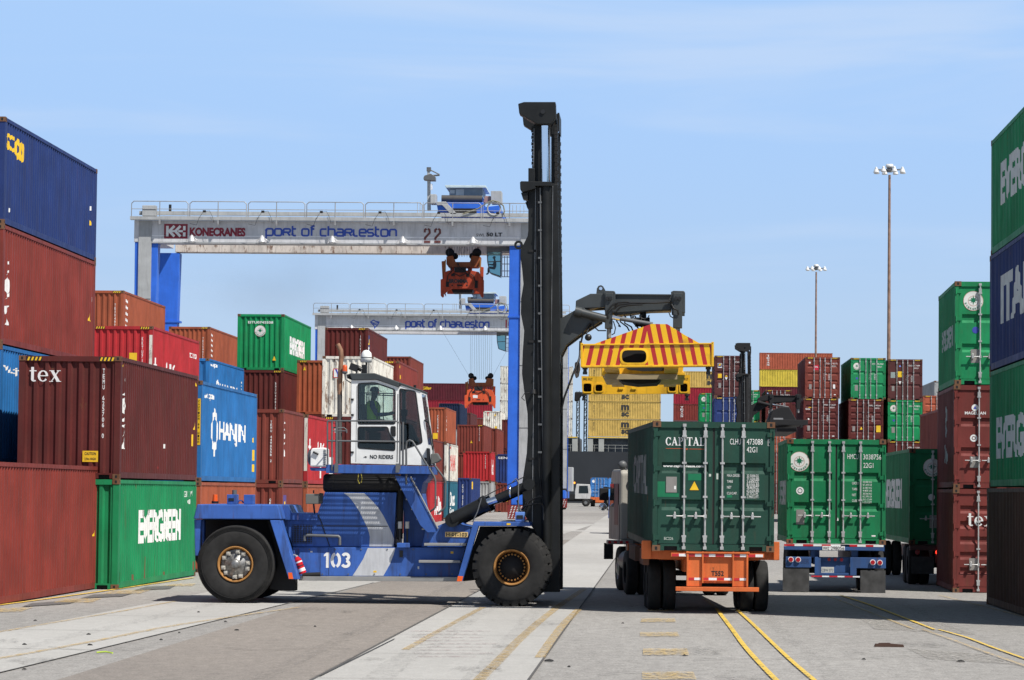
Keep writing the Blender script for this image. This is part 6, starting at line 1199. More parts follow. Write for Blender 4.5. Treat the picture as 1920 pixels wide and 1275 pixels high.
for h in h1:
    b = MB(); hx = [(h[0][0] - 2.2, h[0][1] - 2.2), (h[1][0] + 2.2, h[1][1] - 2.2), (h[2][0] + 2.2, h[2][1] + 2.2), (h[3][0] - 2.2, h[3][1] + 2.2)]; R1 = rpoly(pp(hx, df), .06); R2 = rpoly(pp(h, df), .05); n_ = len(R1)
    b.add([(q[0], df - .02, q[1]) for q in R1] + [(q[0], df - .02, q[1]) for q in R2] + [(q[0], df, q[1]) for q in R1], [(i, (i + 1) % n_, (i + 1) % n_ + n_, i + n_) for i in range(n_)] + [(i, i + 2 * n_, (i + 1) % n_ + 2 * n_, (i + 1) % n_) for i in range(n_)]); b.build('opening_rim', spy, fb)
b = MB(); b.prism(pp([(1092, 715), (1292, 715), (1292, 737), (1092, 738)], df), df + .26, df + .3); b.build('back_plate', blackm, SPR)
for x_ in (1160, 1184): b = MB(); b.prism(pp([(x_, 726.5), (x_ + 9, 726.5), (x_ + 9, 730), (x_, 730)], df), df - .03, df - .005); b.build('lamp', yelw, SPR)
for x0, x1 in ((1093.5, 1111), (1273, 1290)): dtx('SWL 10 LT', x0, x1, 708.5, 713, df, black, .02, fb)
b = MB(); b.prism(pp([(1078, 679), (1087, 679), (1088, 692), (1085, 706), (1080, 710), (1077, 700)], 3), 2.9, 3.1); b.build('guide_flipper', mat('flipper_pale', (.62, .5, .42), .6), SPR, .03)
b = MB(); b.prism(pp([(1078, 735), (1092, 735), (1090, 742), (1083, 752), (1077, 752)], 7), 6.9, 7.3); b.build('guide_flipper', blackm, SPR, .02)

# ================================================================ PEOPLE
skinm = mat('skin_brown', (0.10, 0.05, 0.035), 0.6)
def person(loc, rz, scale=1.0, pose='sit', label='', vest=None, shirt=None, cap=None):
    J = {}; E = []; 
    def add(name, p, r, parent=None):
        J[name] = (Vector(p), r, len(J)); 
        if parent: E.append((J[parent][2], J[name][2]))
    # local: x forward, z up, origin at seat
    add('pelvis', (0, 0, .10), .15); add('belly', (.0, 0, .28), .145, 'pelvis'); add('chest', (.02, 0, .47), .155, 'belly'); add('neck0', (.02, 0, .60), .07, 'chest'); add('neck', (.035, 0, .67), .052, 'neck0')
    add('head', (.06, 0, .76), .088, 'neck'); add('crown', (.055, 0, .85), .075, 'head')
    for s, n_ in ((1, 'l'), (-1, 'r')):
        add('sh' + n_, (.0, .19 * s, .54), .065, 'chest'); add('el' + n_, (.12, .27 * s, .30), .045, 'sh' + n_); add('wr' + n_, (.38, .17 * s, .33), .029, 'el' + n_); add('pa' + n_, (.44, .15 * s, .345), .032, 'wr' + n_)
        for k in range(4): add('f%d%s' % (k, n_), (.48, (.15 + .02 * (k - 1.5)) * s, .355 - .002 * k), .010, 'pa' + n_); add('g%d%s' % (k, n_), (.495, (.15 + .018 * (k - 1.5)) * s, .325), .0085, 'f%d%s' % (k, n_))
        add('th' + n_, (.44, .12 * s, .375), .010, 'pa' + n_)
        add('hip' + n_, (.05, .10 * s, .08), .10, 'pelvis'); add('kn' + n_, (.44, .13 * s, .12), .07, 'hip' + n_); add('an' + n_, (.46, .13 * s, -.30), .045, 'kn' + n_); add('to' + n_, (.60, .14 * s, -.34), .045, 'an' + n_)
    me = bpy.data.meshes.new('person'); me.from_pydata([v[0] for v in J.values()], E, []); me.update()
    o = bpy.data.objects.new('person', me); COL.objects.link(o); o.location = loc; o.rotation_euler = (0, 0, rz); o.scale = (scale,) * 3
    m = o.modifiers.new('skin', 'SKIN'); 
    if not me.skin_vertices: me.attributes.new('x', 'FLOAT', 'POINT')
    for i, v in enumerate(J.values()): me.skin_vertices[0].data[i].radius = (v[1], v[1])
    me.skin_vertices[0].data[0].use_root = True
    sb = o.modifiers.new('sub', 'SUBSURF'); sb.levels = 2; sb.render_levels = 2
    dg = bpy.context.evaluated_depsgraph_get(); me2 = bpy.data.meshes.new_from_object(o.evaluated_get(dg)); o.modifiers.clear(); o.data = me2
    sh = shirt or mat('shirt_navy', (.03, .05, .16), .8); pt = mat('trousers_dark', (.02, .022, .03), .8)
    for q in (skinm, sh, pt): me2.materials.append(q)
    for p_ in me2.polygons:
        c = p_.center; p_.use_smooth = True
        if c.z < .17 and c.x > -.3 and not (c.x > .36 and c.z > .29): p_.material_index = 2
        elif c.z < .615 and c.x < .37: p_.material_index = 1
    # face
    b = MB(); b.lathe([(.012, 0), (.018, -.02), (.001, -.03)], (.145, 0, .745), 'Z', 8); b.box(.135, .15, -.02, .02, .70, .707); b.build('nose', skinm, o)
    b = MB()
    for s in (-1, 1): b.lathe([(.001, .01), (.011, 0), (.001, -.01)], (.135, .03 * s, .785), 'Z', 8)
    b.build('eyes', black, o)
    for s in (-1, 1): b = MB(); b.lathe([(.001, .03), (.018, .01), (.015, -.02), (.001, -.03)], (.05, .088 * s, .76), 'Z', 8); b.build('ear', skinm, o)
    if cap:
        b = MB(); b.lathe([(.096, 0), (.098, .04), (.075, .085), (.03, .105), (.001, .108)], (.05, 0, .795), 'Z', 20); b.prism([(.1, .80), (.21, .795), (.215, .80), (.12, .825)], -.065, .065); b.build('cap', cap, o, .004)
    if vest:
        b = MB()
        for a0, a1, z0, z1 in ((0, 20, .20, .56),):
            vs = []
            for z, rx, ry in ((.20, .168, .175), (.35, .165, .172), (.48, .176, .18), (.56, .13, .19), (.60, .085, .12)):
                for k in range(24): a = 2 * math.pi * k / 24; vs.append((.012 + rx * math.cos(a), ry * math.sin(a), z))
            b.add(vs, [(i * 24 + k, i * 24 + (k + 1) % 24, (i + 1) * 24 + (k + 1) % 24, (i + 1) * 24 + k) for i in range(4) for k in range(24)], 0, True)
        b.build('vest', vest, o)
    tag(o, label, 'person'); return o
hv = mat('hi_vis', (.55, .92, .05), .6)
pd = q3(697, 803, 1.8) + HR
person((pd.x, pd.y, pd.z - .02), 0, 1.02, 'sit', 'person in a dark cap and lime safety vest sitting in the white cab', hv, None, mat('cap_dark', (.03, .035, .045), .8))
# ================================================================ TRUCKS WITH CONTAINERS
ornm = paint('chassis_orange', (0.62, 0.135, 0.028), rust=0.35, rough=0.5, grime=0.4)
tblue = paint('chassis_blue', (0.03, 0.08, 0.22), rust=0.45, rough=0.5, grime=0.5)
tredw = mat('tape_red', (0.5, 0.02, 0.03), 0.4); tapew = mat('tape_white', (0.78, 0.78, 0.78), 0.4)
lampred = mat('lamp_red', (0.35, 0.01, 0.015), 0.25); lampglow = mat('lamp_red_lit', (0.9, 0.02, 0.02), 0.3, emit=((1.0, 0.04, 0.02), 2.5))
def twheel(b, x, y, R=0.52, w=0.26, mi=0):
    b.lathe([(R * .5, 0), (R * .56, -.0), (R * .93, .0), (R, .04), (R, w - .04), (R * .93, w), (R * .55, w), (R * .5, w - .02), (R * .5, 0)], (x, y, R), 'X', 28, mi)
    for k in (.25, .5, .75): b.lathe([(R + .001, w * k - .012), (R - .012, w * k), (R + .001, w * k + .012)], (x, y, R), 'X', 28, mi)
def axle_set(root, ys, half, R=0.52, dual=True, flip=False):
    for y in ys:
        for s in (-1, 1):
            for k in ((0, .30) if dual else (0,)):
                x = s * half - (s * k) - (0.26 if s > 0 else 0)
                b = MB(); twheel(b, x, y, R); t = b.build('wheel', rubber, root)
                b = MB(); xr = x + .13; b.lathe([(R * .54, -.09), (R * .5, -.05), (R * .3, -.02), (R * .22, -.06 * 1), (.001, -.06)] if s < 0 else [(R * .54, .09), (R * .5, .05), (R * .3, .02), (R * .22, .06), (.001, .06)], (xr, y, R), 'X', 20); b.build('rim', hubm, t)
        b = MB(); b.cyl((-half + .1, y, R), (half - .1, y, R), .07, n=12); b.build('axle', blackm, root)
# ---- truck 1 : dark green Capital container on the orange chassis
YT = F / 93.8; rz1 = R_(3.0)
p = W(1222.5, 1033, YT); C1 = Vector((p.x, YT, 0)); zc = p.z
cc = Matrix.Rotation(rz1, 3, 'Z') @ Vector((HW, 0, 0))
con = container((C1.x + cc.x, YT + cc.y, zc), rz1, L4, S8, 'dkgreen', True, 'dark green container with CAPITAL lettering on the orange trailer', 'containers on trucks', 2, rx=R_(0.35))
P, w_ = serif('CAPITAL')
U = lambda x: (x - 1222.5) / 93.8; Z = lambda y: (1033 - y) / 93.8
mark(con, 'door', [polyg([(U(1246.5) + a * (U(1320) - U(1246.5)) / w_, Z(835.5) + b_ * (Z(820) - Z(835.5))) for a, b_ in q]) for q in P], white, 'lettering')
mark(con, 'door', [quad(U(1247), Z(841.6), U(1281), Z(840.8)), quad(U(1291), Z(842.2), U(1320), Z(841.4)), polyg([(U(1283), Z(841)), (U(1289), Z(841)), (U(1286), Z(844))])], mat('logo_orange', (.6, .1, .03), .5), 'logo')
P, w_ = serif('ttt')
tx(con, 'door', 'www.capital-lease.com', U(1242), Z(877.5), U(1318) - U(1242), Z(871.5) - Z(877.5), bold=.03)
mark(con, 'door', [tgeo('CLHU', U(1367), Z(832.5), U(1387.5) - U(1367), .115), tgeo('473088', U(1398.5), Z(832.5), U(1428.5) - U(1398.5), .115), tgeo('4', U(1440), Z(832), .03, .10), tgeo('42G1', U(1398.5), Z(847), U(1418) - U(1398.5), .11)], white, 'lettering')
mark(con, 'door', [quad(U(1438), Z(834), U(1438.7), Z(822)), quad(U(1443.6), Z(834), U(1444.3), Z(822)), quad(U(1438), Z(834.5), U(1444.3), Z(834)), quad(U(1438), Z(822.5), U(1444.3), Z(822))], white, 'marking')
g = []
for i, (r, v) in enumerate((('MAX.GROSS', ('32.500KGS', '71.650LBS')), ('TARE', ('3.640KGS', '8.030LBS')), ('NET', ('28.860KGS', '63.620LBS')), ('CU.CAP.', ('67.7CU.M.', '2.390CU.FT.')))):
    y = (893, 904, 915, 926)[i]; g.append(tgeo(r, U(1362), Z(y), .029 * len(r), .05)); y2 = (893.5, 904.5, 915.5, 927)[i]
    g += [tgeo(v[0], U(1399), Z(y2), U(1421) - U(1399), .055), tgeo(v[1], U(1399), Z(y2 + 5.8), U(1422) - U(1399), .055)]
mark(con, 'door', g, white, 'lettering')
mark(con, 'door', [quad(U(1248), Z(923.5), U(1268), Z(894))], plate, 'data_plate'); mark(con, 'door', [quad(U(1263), Z(917.5), U(1266.5), Z(911))], white, 'sticker', .008)
repg = mat('repaint_green', (0.0, 0.16, 0.065), .55)
for g0 in (polyg([(U(1232), Z(903)), (U(1246), Z(903)), (U(1246), Z(925)), (U(1272), Z(925)), (U(1272), Z(932)), (U(1232), Z(932))]), quad(U(1289), Z(900.5), U(1314), Z(888)), quad(U(1362), Z(932), U(1372), Z(927))): mark(con, 'door', [g0], repg, 'paint_patch', .0025)
mark(con, 'door', [polyg([(U(1290.5), Z(919.5)), (U(1311), Z(919.5)), (U(1301), Z(900))])], black, 'caution_sign'); mark(con, 'door', [polyg([(U(1292), Z(918.6)), (U(1309.4), Z(918.6)), (U(1301), Z(902))])], yelw, 'caution_sign', .007)
mark(con, 'door', [quad(U(1328), Z(893), U(1332), Z(888)), quad(U(1342), Z(898), U(1345.5), Z(887)), tgeo('BC226', U(1245), Z(1012), .18, .055)], mat('sticker_pale', (.5, .55, .5), .6), 'sticker')
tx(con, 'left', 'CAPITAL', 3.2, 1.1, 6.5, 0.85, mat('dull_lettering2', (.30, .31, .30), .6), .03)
T1 = empty('semi_trailer', C1 + Matrix.Rotation(rz1, 3, 'Z') @ Vector((HW, 0, 0)), rz1, 'orange trailer chassis numbered T552 under the dark green container', 'trailer')
ul = lambda x: (x - 1222.5) / 93.8 - HW; zl = lambda y: zc + (1033 - y) / 93.8
def pxb(b, x0, x1, y0, y1, d0, d1, mi=0): return b.box(ul(x0), ul(x1), d0, d1, zl(y1), zl(y0), mi)
b = MB(); pxb(b, 1205, 1461, 1016, 1048.5, .35, .62); pxb(b, 1205, 1222, 1014, 1048.5, .25, .36); pxb(b, 1452, 1463, 1014, 1048.5, .25, .36); b.build('bolster', ornm, T1, .01)
b = MB(); pxb(b, 1287.5, 1402, 1034, 1092, .06, .075); b.build('rear_plate', ornm, T1)
b = MB(); pxb(b, 1287.5, 1291, 1033, 1098, -.02, .06); pxb(b, 1316, 1319, 1033, 1092, -.02, .06); pxb(b, 1373, 1376, 1033, 1098, -.02, .06); pxb(b, 1399, 1402.5, 1033, 1098, -.02, .06); pxb(b, 1286, 1405, 1033.5, 1036.5, -.03, .3); pxb(b, 1291, 1316, 1036, 1098, .03, .05); pxb(b, 1376, 1399, 1036, 1098, .03, .05); b.build('rear_rib', ornm, T1, .004)
b = MB(); pxb(b, 1258, 1432, 1036, 1043.5, -.002, .05); b.build('tape_rail', ornm, T1, .004)
for x0, x1 in ((1260, 1273), (1291, 1303), (1319, 1329), (1342, 1357), (1375, 1387), (1402, 1416)): pxb(MB(), x0, x1, 1037.5, 1042.5, -.006, -.003).build('reflective_tape', tredw, T1)
for x0, x1 in ((1291, 1302), (1318, 1329), (1345, 1358), (1376, 1387)): pxb(MB(), x0, x1, 1082, 1086.5, -.006 + .03, .029).build('reflective_tape', tredw, T1)
for x0, x1 in ((1273, 1286), (1303, 1315), (1329, 1341), (1358, 1371), (1387, 1399), (1416, 1430)): pxb(MB(), x0, x1, 1037.5, 1042.5, -.006, -.003).build('reflective_tape', tapew, T1)
for x0, x1 in ((1302, 1314), (1329, 1344), (1358, 1372), (1387, 1399)): pxb(MB(), x0, x1, 1082, 1086.5, -.006 + .03, .029).build('reflective_tape', tapew, T1)
decal('lettering', [tgeo('T552', ul(1334), zl(1078.5), ul(1357.5) - ul(1334), .1, .03)], black, ((0, .06, 0), (1, 0, 0), (0, -1, 0)), T1)
b = MB(); pxb(b, 1267, 1422.5, 1099, 1107, -.06, .06); b.build('bumper_bar', ornm, T1, .008)
b = MB(); b.box(-.55, -.4, .4, 12.0, zc - .42, zc - .12); b.box(.4, .55, .4, 12.0, zc - .42, zc - .12)
for i in range(7): b.box(-1.0, 1.0, 1.2 + i * 1.7, 1.32 + i * 1.7, zc - .2, zc - .05)
b.build('chassis_rail', ornm, T1)
wood = paint('old_oak', (.12, .06, .04), rust=.3, rough=.8)
for a_, b_ in ((.7, 2.3), (4.4, 7.6)): MB().box(-1.36, -1.24, a_, b_, zc - .30, zc + .02).build('side_guard', wood, T1, .01)
b = MB(); b.box(-1.22, 1.22, 11.7, 12.1, zc - .4, zc - .05); b.build('bolster', ornm, T1)
axle_set(T1, (1.75, 3.0), 1.22)
b = MB()
for s in (-1, 1): b.box(s * .95 - .3, s * .95 + .3, 2.3, 2.45, .75, .98)
b.build('suspension', blackm, T1)
# tractor (mostly hidden, its left flank and mirror show)
M1 = Matrix.Rotation(rz1, 3, 'Z'); tb = C1 + M1 @ Vector((HW, 0, 0))
TR = empty('yard_truck', tb + M1 @ Vector((-0.12, 12.2, 0)), rz1 + R_(5.0), 'cream yard truck with red lamp and black mirror, pulling the dark green container', 'truck')
cream = paint('truck_cream', (.40, .38, .33), rust=.25, rough=.5, grime=.4); cgrey = paint('truck_grey_skirt', (.25, .22, .20), rust=.3, rough=.6)
Yc_ = tb.y + 12.2
def tl(x, y, d): p_ = W(x, y, Yc_ + d); return TR.matrix_world.inverted() @ p_ if False else (Matrix.Rotation(-(rz1 + R_(5.0)), 3, 'Z') @ (p_ - TR.location))
v0 = tl(1159, 1012, .9); xl_ = v0.x
cz0, cz1 = tl(1160, 1012, 1.2).z, tl(1160, 880, 1.2).z
b = MB(); b.prismx([(.9, cz0), (3.0, cz0), (3.05, cz0 + 1.0), (2.7, cz1 - .1), (2.5, cz1), (1.0, cz1), (.9, cz1 - .1)], xl_ + .02, xl_ + 2.3); cab = b.build('cab', cream, TR, .05)
b = MB(); b.box(xl_ - .0, xl_ + .019, .95, 2.95, cz0, cz0 + .85); b.build('skirt', cgrey, cab)
b = MB(); b.box(xl_ - .006, xl_ + .021, 1.15, 1.9, cz0 + .35, cz1 - .35); b.build('door', mat('door_dark', (.08, .03, .025), .5), cab, .02)
b = MB(); b.box(xl_ - .008, xl_ + .021, 2.0, 2.7, cz0 + .8, cz1 - .35); b.box(xl_ + .3, xl_ + 1.9, .885, .905, cz0 + 1.0, cz1 - .3); b.build('window', mat('window_dark', (.02, .03, .035), .1), cab)
b = MB(); b.box(xl_ - .30, xl_ + 2.4, .7, 1.0, cz0 - .1, cz0 + .0); b.build('tail_step', stepm, TR, .01)
b = MB()
for i in range(4): b.box(xl_ - .29 + i * .14, xl_ - .22 + i * .14, .69, .699, cz0 - .08, cz0 - .02)
b.build('reflective_tape', tredw, TR)
for zz, m_ in ((cz1 - .22, lampglow),):
    b = MB(); b.cyl((xl_ + .38, .80, zz), (xl_ + .38, .88, zz), .14, n=18); h_ = b.build('rear_lamp', black, TR); b = MB(); b.cyl((xl_ + .38, .79, zz), (xl_ + .38, .80, zz), .045, n=16); b.build('lens', m_, h_)
    b = MB(); b.cyl((xl_ + .38, .793, zz), (xl_ + .38, .7995, zz), .11, n=18); b.build('lens', lampred, h_)
b = MB(); b.box(xl_ + .3, xl_ + 1.4, .9, 1.1, cz1, cz1 + .1); b.build('light_bar', lampred, TR, .01)
b = MB(); b.cyl((xl_ + .75, 1.0, cz1 + .1), (xl_ + .75, 1.0, cz1 + .3), .07, n=12); b.build('beacon', orangem, TR)
b = MB(); b.lathe([(.001, .1), (.08, .08), (.11, 0), (.06, -.05), (.001, -.05)], (xl_ + .08, 1.0, cz1 + .1), 'Y', 14); b.tube([(xl_ + .12, 1.0, cz1 + .05), (xl_ + .25, 1.0, cz1 - .1)], .02, 6); b.build('work_lamp', greym, TR)
m0 = tl(1126.5, 945, 3.0)
b = MB(); b.box(m0.x - .07, m0.x + .16, 2.95, 3.02, tl(1120, 938, 3).z, tl(1120, 915, 3).z); b.build('mirror', blackm, TR, .02)
b = MB(); c = tl(1128, 950.5, 3); b.lathe([(.001, -.09), (.06, -.075), (.095, -.02), (.1, .02), (.001, .03)], (c.x, 3.0, c.z), 'Y', 20); b.build('mirror', chrome, TR)
b = MB(); b.tube([tl(1132, 914, 3), tl(1138, 914, 2.9), tl(1147, 916, 2.6)], .018, 6); b.tube([tl(1138, 914, 2.9), tl(1138.5, 956, 2.9), tl(1147, 957, 2.6)], .015, 6); b.build('mirror_arm', black, TR)
axle_set(TR, (-.6,), 1.22); 
for x_, y_ in ((xl_ + .18, 2.6), (xl_ + 2.0, 2.6)): b = MB(); twheel(b, x_, y_, .54, .28); t = b.build('wheel', rubber, TR); b = MB(); b.lathe([(.28, -.0), (.2, .05), (.1, -.03), (.001, -.03)], (x_, y_, .54), 'X', 18); b.build('rim', hubm, t)
b = MB(); b.box(-.5, .5, -1.6, 3.4, .75, 1.0); b.build('chassis_rail', blackm, TR); b = MB(); b.cyl((xl_ + .35, .9, .75), (xl_ + .35, 1.9, .75), .25, n=18); b.box(xl_ + .3, xl_ + 1.0, .6, 2.0, 1.0, cz0); b.build('fuel_tank', mat('tank_dull', (.12, .12, .115), .5, .5), TR, .01)
b = MB(); b.box(xl_ - .1, xl_ + .12, 3.0, 3.1, .75, 1.15); b.build('mud_flap', blackm, TR)
# ---- truck 2 : green 20 ft container on the blue chassis
YT2 = F / 75.7; p = W(1474.5, 1019.5, YT2); C2 = Vector((p.x, YT2, 0)); zc2 = p.z
con2 = container((C2.x + HW, YT2, zc2), 0, L2, S8, 'fgreen', True, 'mid green short container with round logo and HMCU number, on the blue trailer', 'containers on trucks', 2)
k2 = 292.6; U2 = lambda x: (x - 133) / k2; Z2 = lambda y: (850 - y) / k2
con2_door = paint('paint_fgreen_front', (0.004, 0.20, 0.075), rust=.12, rough=.5)
evglogo(con2, 'door', U2(223), Z2(257), .245)
mark(con2, 'door', [tgeo('HMCU', U2(569), Z2(235), U2(648) - U2(569), .125), tgeo('303875', U2(682), Z2(237), U2(792) - U2(682), .125), tgeo('6', U2(797), Z2(237), .045, .12), tgeo('22G1', U2(684), Z2(298), U2(755) - U2(684), .125)], white, 'lettering')
g = []
for i, (r, v) in enumerate((('GROSS', ('30.480 KG', '67.200 LB')), ('TARE', ('2.180 KG', '4.805 LB')), ('NET', ('28.300 KG', '62.395 LB')), ('CUBE', ('33.2 CUM', '1.172 CUFT')))):
    y = 418 + i * 42; g += [tgeo(r, U2(603), Z2(y), .033 * len(r), .06), tgeo(v[0], U2(680), Z2(y - 12), .22, .045), tgeo(v[1], U2(680), Z2(y + 8), .22, .045)]
mark(con2, 'door', g, white, 'lettering')
mark(con2, 'door', [disc(U2(229), Z2(467), .095, 20, .0), ], white, 'marking'); mark(con2, 'door', [disc(U2(229), Z2(467), .06, 16, .045)], black, 'marking', .006)
mark(con2, 'door', [quad(U2(203), Z2(710), U2(261), Z2(603))], plate, 'data_plate'); mark(con2, 'door', [quad(U2(745), Z2(792), U2(773), Z2(782)), polyg([(U2(495), Z2(680)), (U2(508), Z2(680)), (U2(502), Z2(655))])], white, 'sticker')
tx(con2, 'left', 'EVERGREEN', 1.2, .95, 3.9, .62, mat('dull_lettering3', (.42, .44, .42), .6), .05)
T2 = empty('semi_trailer', (C2.x + HW, YT2, 0), 0, 'blue trailer chassis with four round red lamps and black mud flaps', 'trailer')
u2 = lambda x: U2(x) - HW; z2 = lambda y: zc2 + Z2(y)
def b2(b, x0, x1, y0, y1, d0, d1, mi=0): return b.box(u2(x0), u2(x1), d0, d1, z2(y1), z2(y0), mi)
b = MB(); b2(b, 115, 828, 868, 893, -.12, .1); b.build('rear_beam', tblue, T2, .008)
[b2(MB(), x0, x1, 852, 865, -.124, -.02).build('reflective_tape', tredw, T2) for x0, x1 in ((115, 190), (250, 325), (385, 450), (585, 640), (700, 755))]
[b2(MB(), x0, x1, 852, 865, -.124, -.02).build('reflective_tape', tapew, T2) for x0, x1 in ((190, 250), (325, 385), (450, 520), (640, 700), (755, 828))]
b = MB(); b2(b, 390, 550, 862, 892, -.135, -.121); np_ = b.build('number_plate', tapew, T2)
decal('lettering', [tgeo('MWZ', u2(398), z2(889), .14, .07), tgeo('298056', u2(450), z2(890), .33, .085)], black, ((0, -.135, 0), (1, 0, 0), (0, -1, 0)), np_)
b = MB(); b2(b, 128, 312, 942, 1020, -.05, .0); b.build('lamp_panel', tblue, T2, .01); b = MB(); b2(b, 632, 846, 942, 1020, -.05, .0); b.build('lamp_panel', tblue, T2, .01)
decal('lettering', [tgeo('BER', u2(236), z2(990), .21, .11)], mat('faded_navy', (.02, .04, .12), .6), ((0, -.05, 0), (1, 0, 0), (0, -1, 0)), T2)
for x, y in ((165, 963), (217, 963), (752, 976), (803, 978)):
    b = MB(); b.cyl((u2(x), -.09, z2(y)), (u2(x), -.04, z2(y)), .07, n=20); h_ = b.build('tail_lamp', tapew, T2); b = MB(); b.cyl((u2(x), -.105, z2(y)), (u2(x), -.09, z2(y)), .054, n=20); b.build('lens', lampred, h_)
b = MB(); b2(b, 336, 636, 942, 975, 0.02, .1); b2(b, 336, 380, 942, 1072, -.05, .02); b2(b, 590, 636, 942, 1072, -.05, .02); b2(b, 380, 590, 1055, 1072, -.02, .02); b2(b, 380, 590, 975, 1055, .05, .09); b.build('rear_frame', tblue, T2, .008)
b = MB(); b2(b, 385, 476, 1014, 1055, .03, .045); pl_ = b.build('licence_plate', mat('plate_white', (.55, .55, .5), .4), T2); decal('lettering', [tgeo('CBW 073', u2(389), z2(1047), .28, .07)], mat('plate_blue', (.1, .14, .2), .5), ((0, .03, 0), (1, 0, 0), (0, -1, 0)), pl_)
for x in (440, 485, 530): b = MB(); b.cyl((u2(x), 0.0, z2(960)), (u2(x), .02, z2(960)), .04, n=12); b.build('marker_lamp', lampred, T2)
b = MB(); b2(b, 308, 662, 1075, 1087, -.06, .04); b.build('bumper_bar', tblue, T2)
[b2(MB(), x0, x1, 1076, 1086, -.064, -.061).build('reflective_tape', tredw, T2) for x0, x1 in ((312, 390), (440, 500), (550, 610))]
[b2(MB(), x0, x1, 1076, 1086, -.064, -.061).build('reflective_tape', tapew, T2) for x0, x1 in ((390, 440), (500, 550), (610, 660))]
flap = mat('flap_rubber', (.045, .045, .045), .7, var=.4, scale=5)
b = MB(); b2(b, 108, 298, 1024, 1192, -.03, -.012); b.build('mud_flap', flap, T2); b = MB(); b2(b, 665, 845, 1034, 1204, -.03, -.012); b.build('mud_flap', flap, T2)
b = MB(); b.box(-.55, -.4, .1, 6.2, zc2 - .5, zc2 - .15); b.box(.4, .55, .1, 6.2, zc2 - .5, zc2 - .15); b2(b, 308, 340, 893, 945, 0, .3); b2(b, 600, 640, 893, 945, 0, .3); b.box(-1.2, 1.2, .2, .35, zc2 - .16, zc2 - .01); b.build('chassis_rail', tblue, T2)
axle_set(T2, (.75, 2.0), 1.2)
# its tractor far ahead, hidden; third truck in shade
YT3 = 84.0; p = W(1704.5, 1021, YT3); C3 = Vector((p.x, YT3, 0)); zc3 = p.z
con3 = container((C3.x + HW, YT3, zc3), 0, L4, S8, 'fgreen', True, 'shaded green container on a truck, left of the stack with the MAGELLAN one', 'containers on trucks', 2)
evglogo(con3, 'door', .62, 2.08, .25); mark(con3, 'door', [disc(.6, 1.28, .09)], white, 'marking'); mark(con3, 'door', [quad(.55, .45, .8, .8)], plate, 'data_plate')
tx(con3, 'left', 'EVERGREEN', 2.4, .95, 7.0, .85, mat('logo_white', (0.72, 0.72, 0.68), 0.5), .05)
T3 = empty('semi_trailer', (C3.x + HW, YT3, 0), 0, 'shaded trailer with a glowing red tail lamp under the shaded green container', 'trailer')
b = MB(); b.box(-1.2, 1.2, -.05, .1, zc3 - .15, zc3 - .02); b.box(-.5, .5, .1, 12, zc3 - .5, zc3 - .15); b.build('chassis_rail', mat('dull_maroon_steel', (.08, .03, .025), .6), T3)
for i, x in enumerate((-1.0, -.45, .45, 1.0)): b = MB(); b.cyl((x, -.07, zc3 - .2), (x, -.05, zc3 - .2), .065, n=16); b.build('tail_lamp', lampglow if i == 1 else lampred, T3)
for s in (-.85, .85): b = MB(); b.box(s - .3, s + .3, -.02, .0, .3, zc3 - .32); b.build('mud_flap', flap, T3)
axle_set(T3, (.8, 2.1), 1.2); axle_set(T3, (10.5,), 1.2)
# ---- far trucks on the quay
def small_truck(px, py, kind, label, sc=1.0, rz=0.0):
    g_ = W(px, 949, 412); g_.z = GZ(412); r = empty('terminal_truck' if kind == 'cab' else 'semi_trailer', g_, rz, label, 'truck' if kind == 'cab' else 'trailer')
    if kind == 'cab':
        m_ = paint('truck_white', (.50, .50, .49), rust=.05, rough=.4)
        b = MB(); b.prism([(-1.05, 1.0), (.95, 1.0), (1.1, 1.9), (.9, 2.95), (-.85, 3.0), (-1.05, 2.0)], -1.2, 1.2); c = b.build('cab', m_, r, .05)
        b = MB(); b.prism([(-.55, 1.75), (.75, 1.75), (.65, 2.75), (-.5, 2.75)], -1.215, -1.2); b.build('window', mat('window_dark', (.02, .03, .035), .1), c)
        b = MB(); b.box(-4.0, 1.3, -.5, .5, .7, 1.0); b.box(-1.9, -1.1, -1.1, 1.1, .9, 1.6); b.build('chassis_rail', blackm, r)
        for x in (.4, -3.0):
            for y in (-1.2, .9): b = MB(); b.lathe([(.25, 0), (.45, -.02), (.52, .05), (.52, .25), (.45, .3), (.25, .3)], (x, y, .52), 'Y', 20); t = b.build('wheel', rubber, r); b = MB(); b.lathe([(.26, .05), (.1, .02), (.001, .02)], (x, y, .52), 'Y', 16); b.build('rim', hubm, t)
        b = MB(); b.cyl((-1.15, -1.0, 3.0), (-1.15, -1.0, 3.25), .12, n=10); b.build('beacon', mat('beacon_lit', (.9, .3, .02), .4, emit=((1, .35, .03), 1.5)), r)
    else:
        b = MB(); b.box(-1.2, 1.2, 0, .2, .9, 1.25); b.box(-.5, .5, .2, 12, .8, 1.2); b.build('chassis_rail', ornm, r); axle_set(r, (.8, 2.1), 1.2)
        b = MB(); b.box(-.55, .55, -.03, .0, .55, 1.2); b.build('rear_plate', ornm, r)
    return r
small_truck(1093, 940, 'cab', 'white terminal truck parked on the quay before the black ship hull')
tr = small_truck(1124, 941, 'tr', 'orange trailer far off on the quay under the light blue container')
c = container((tr.location.x, tr.location.y, tr.location.z + 1.26), R_(-3), L2, S8, 'ltblue', True, 'light blue container on a trailer far off before the ship hull', 'containers on trucks', 2); mark(c, 'door', [disc(.4, 2.1, .2, 14)], white, 'logo')

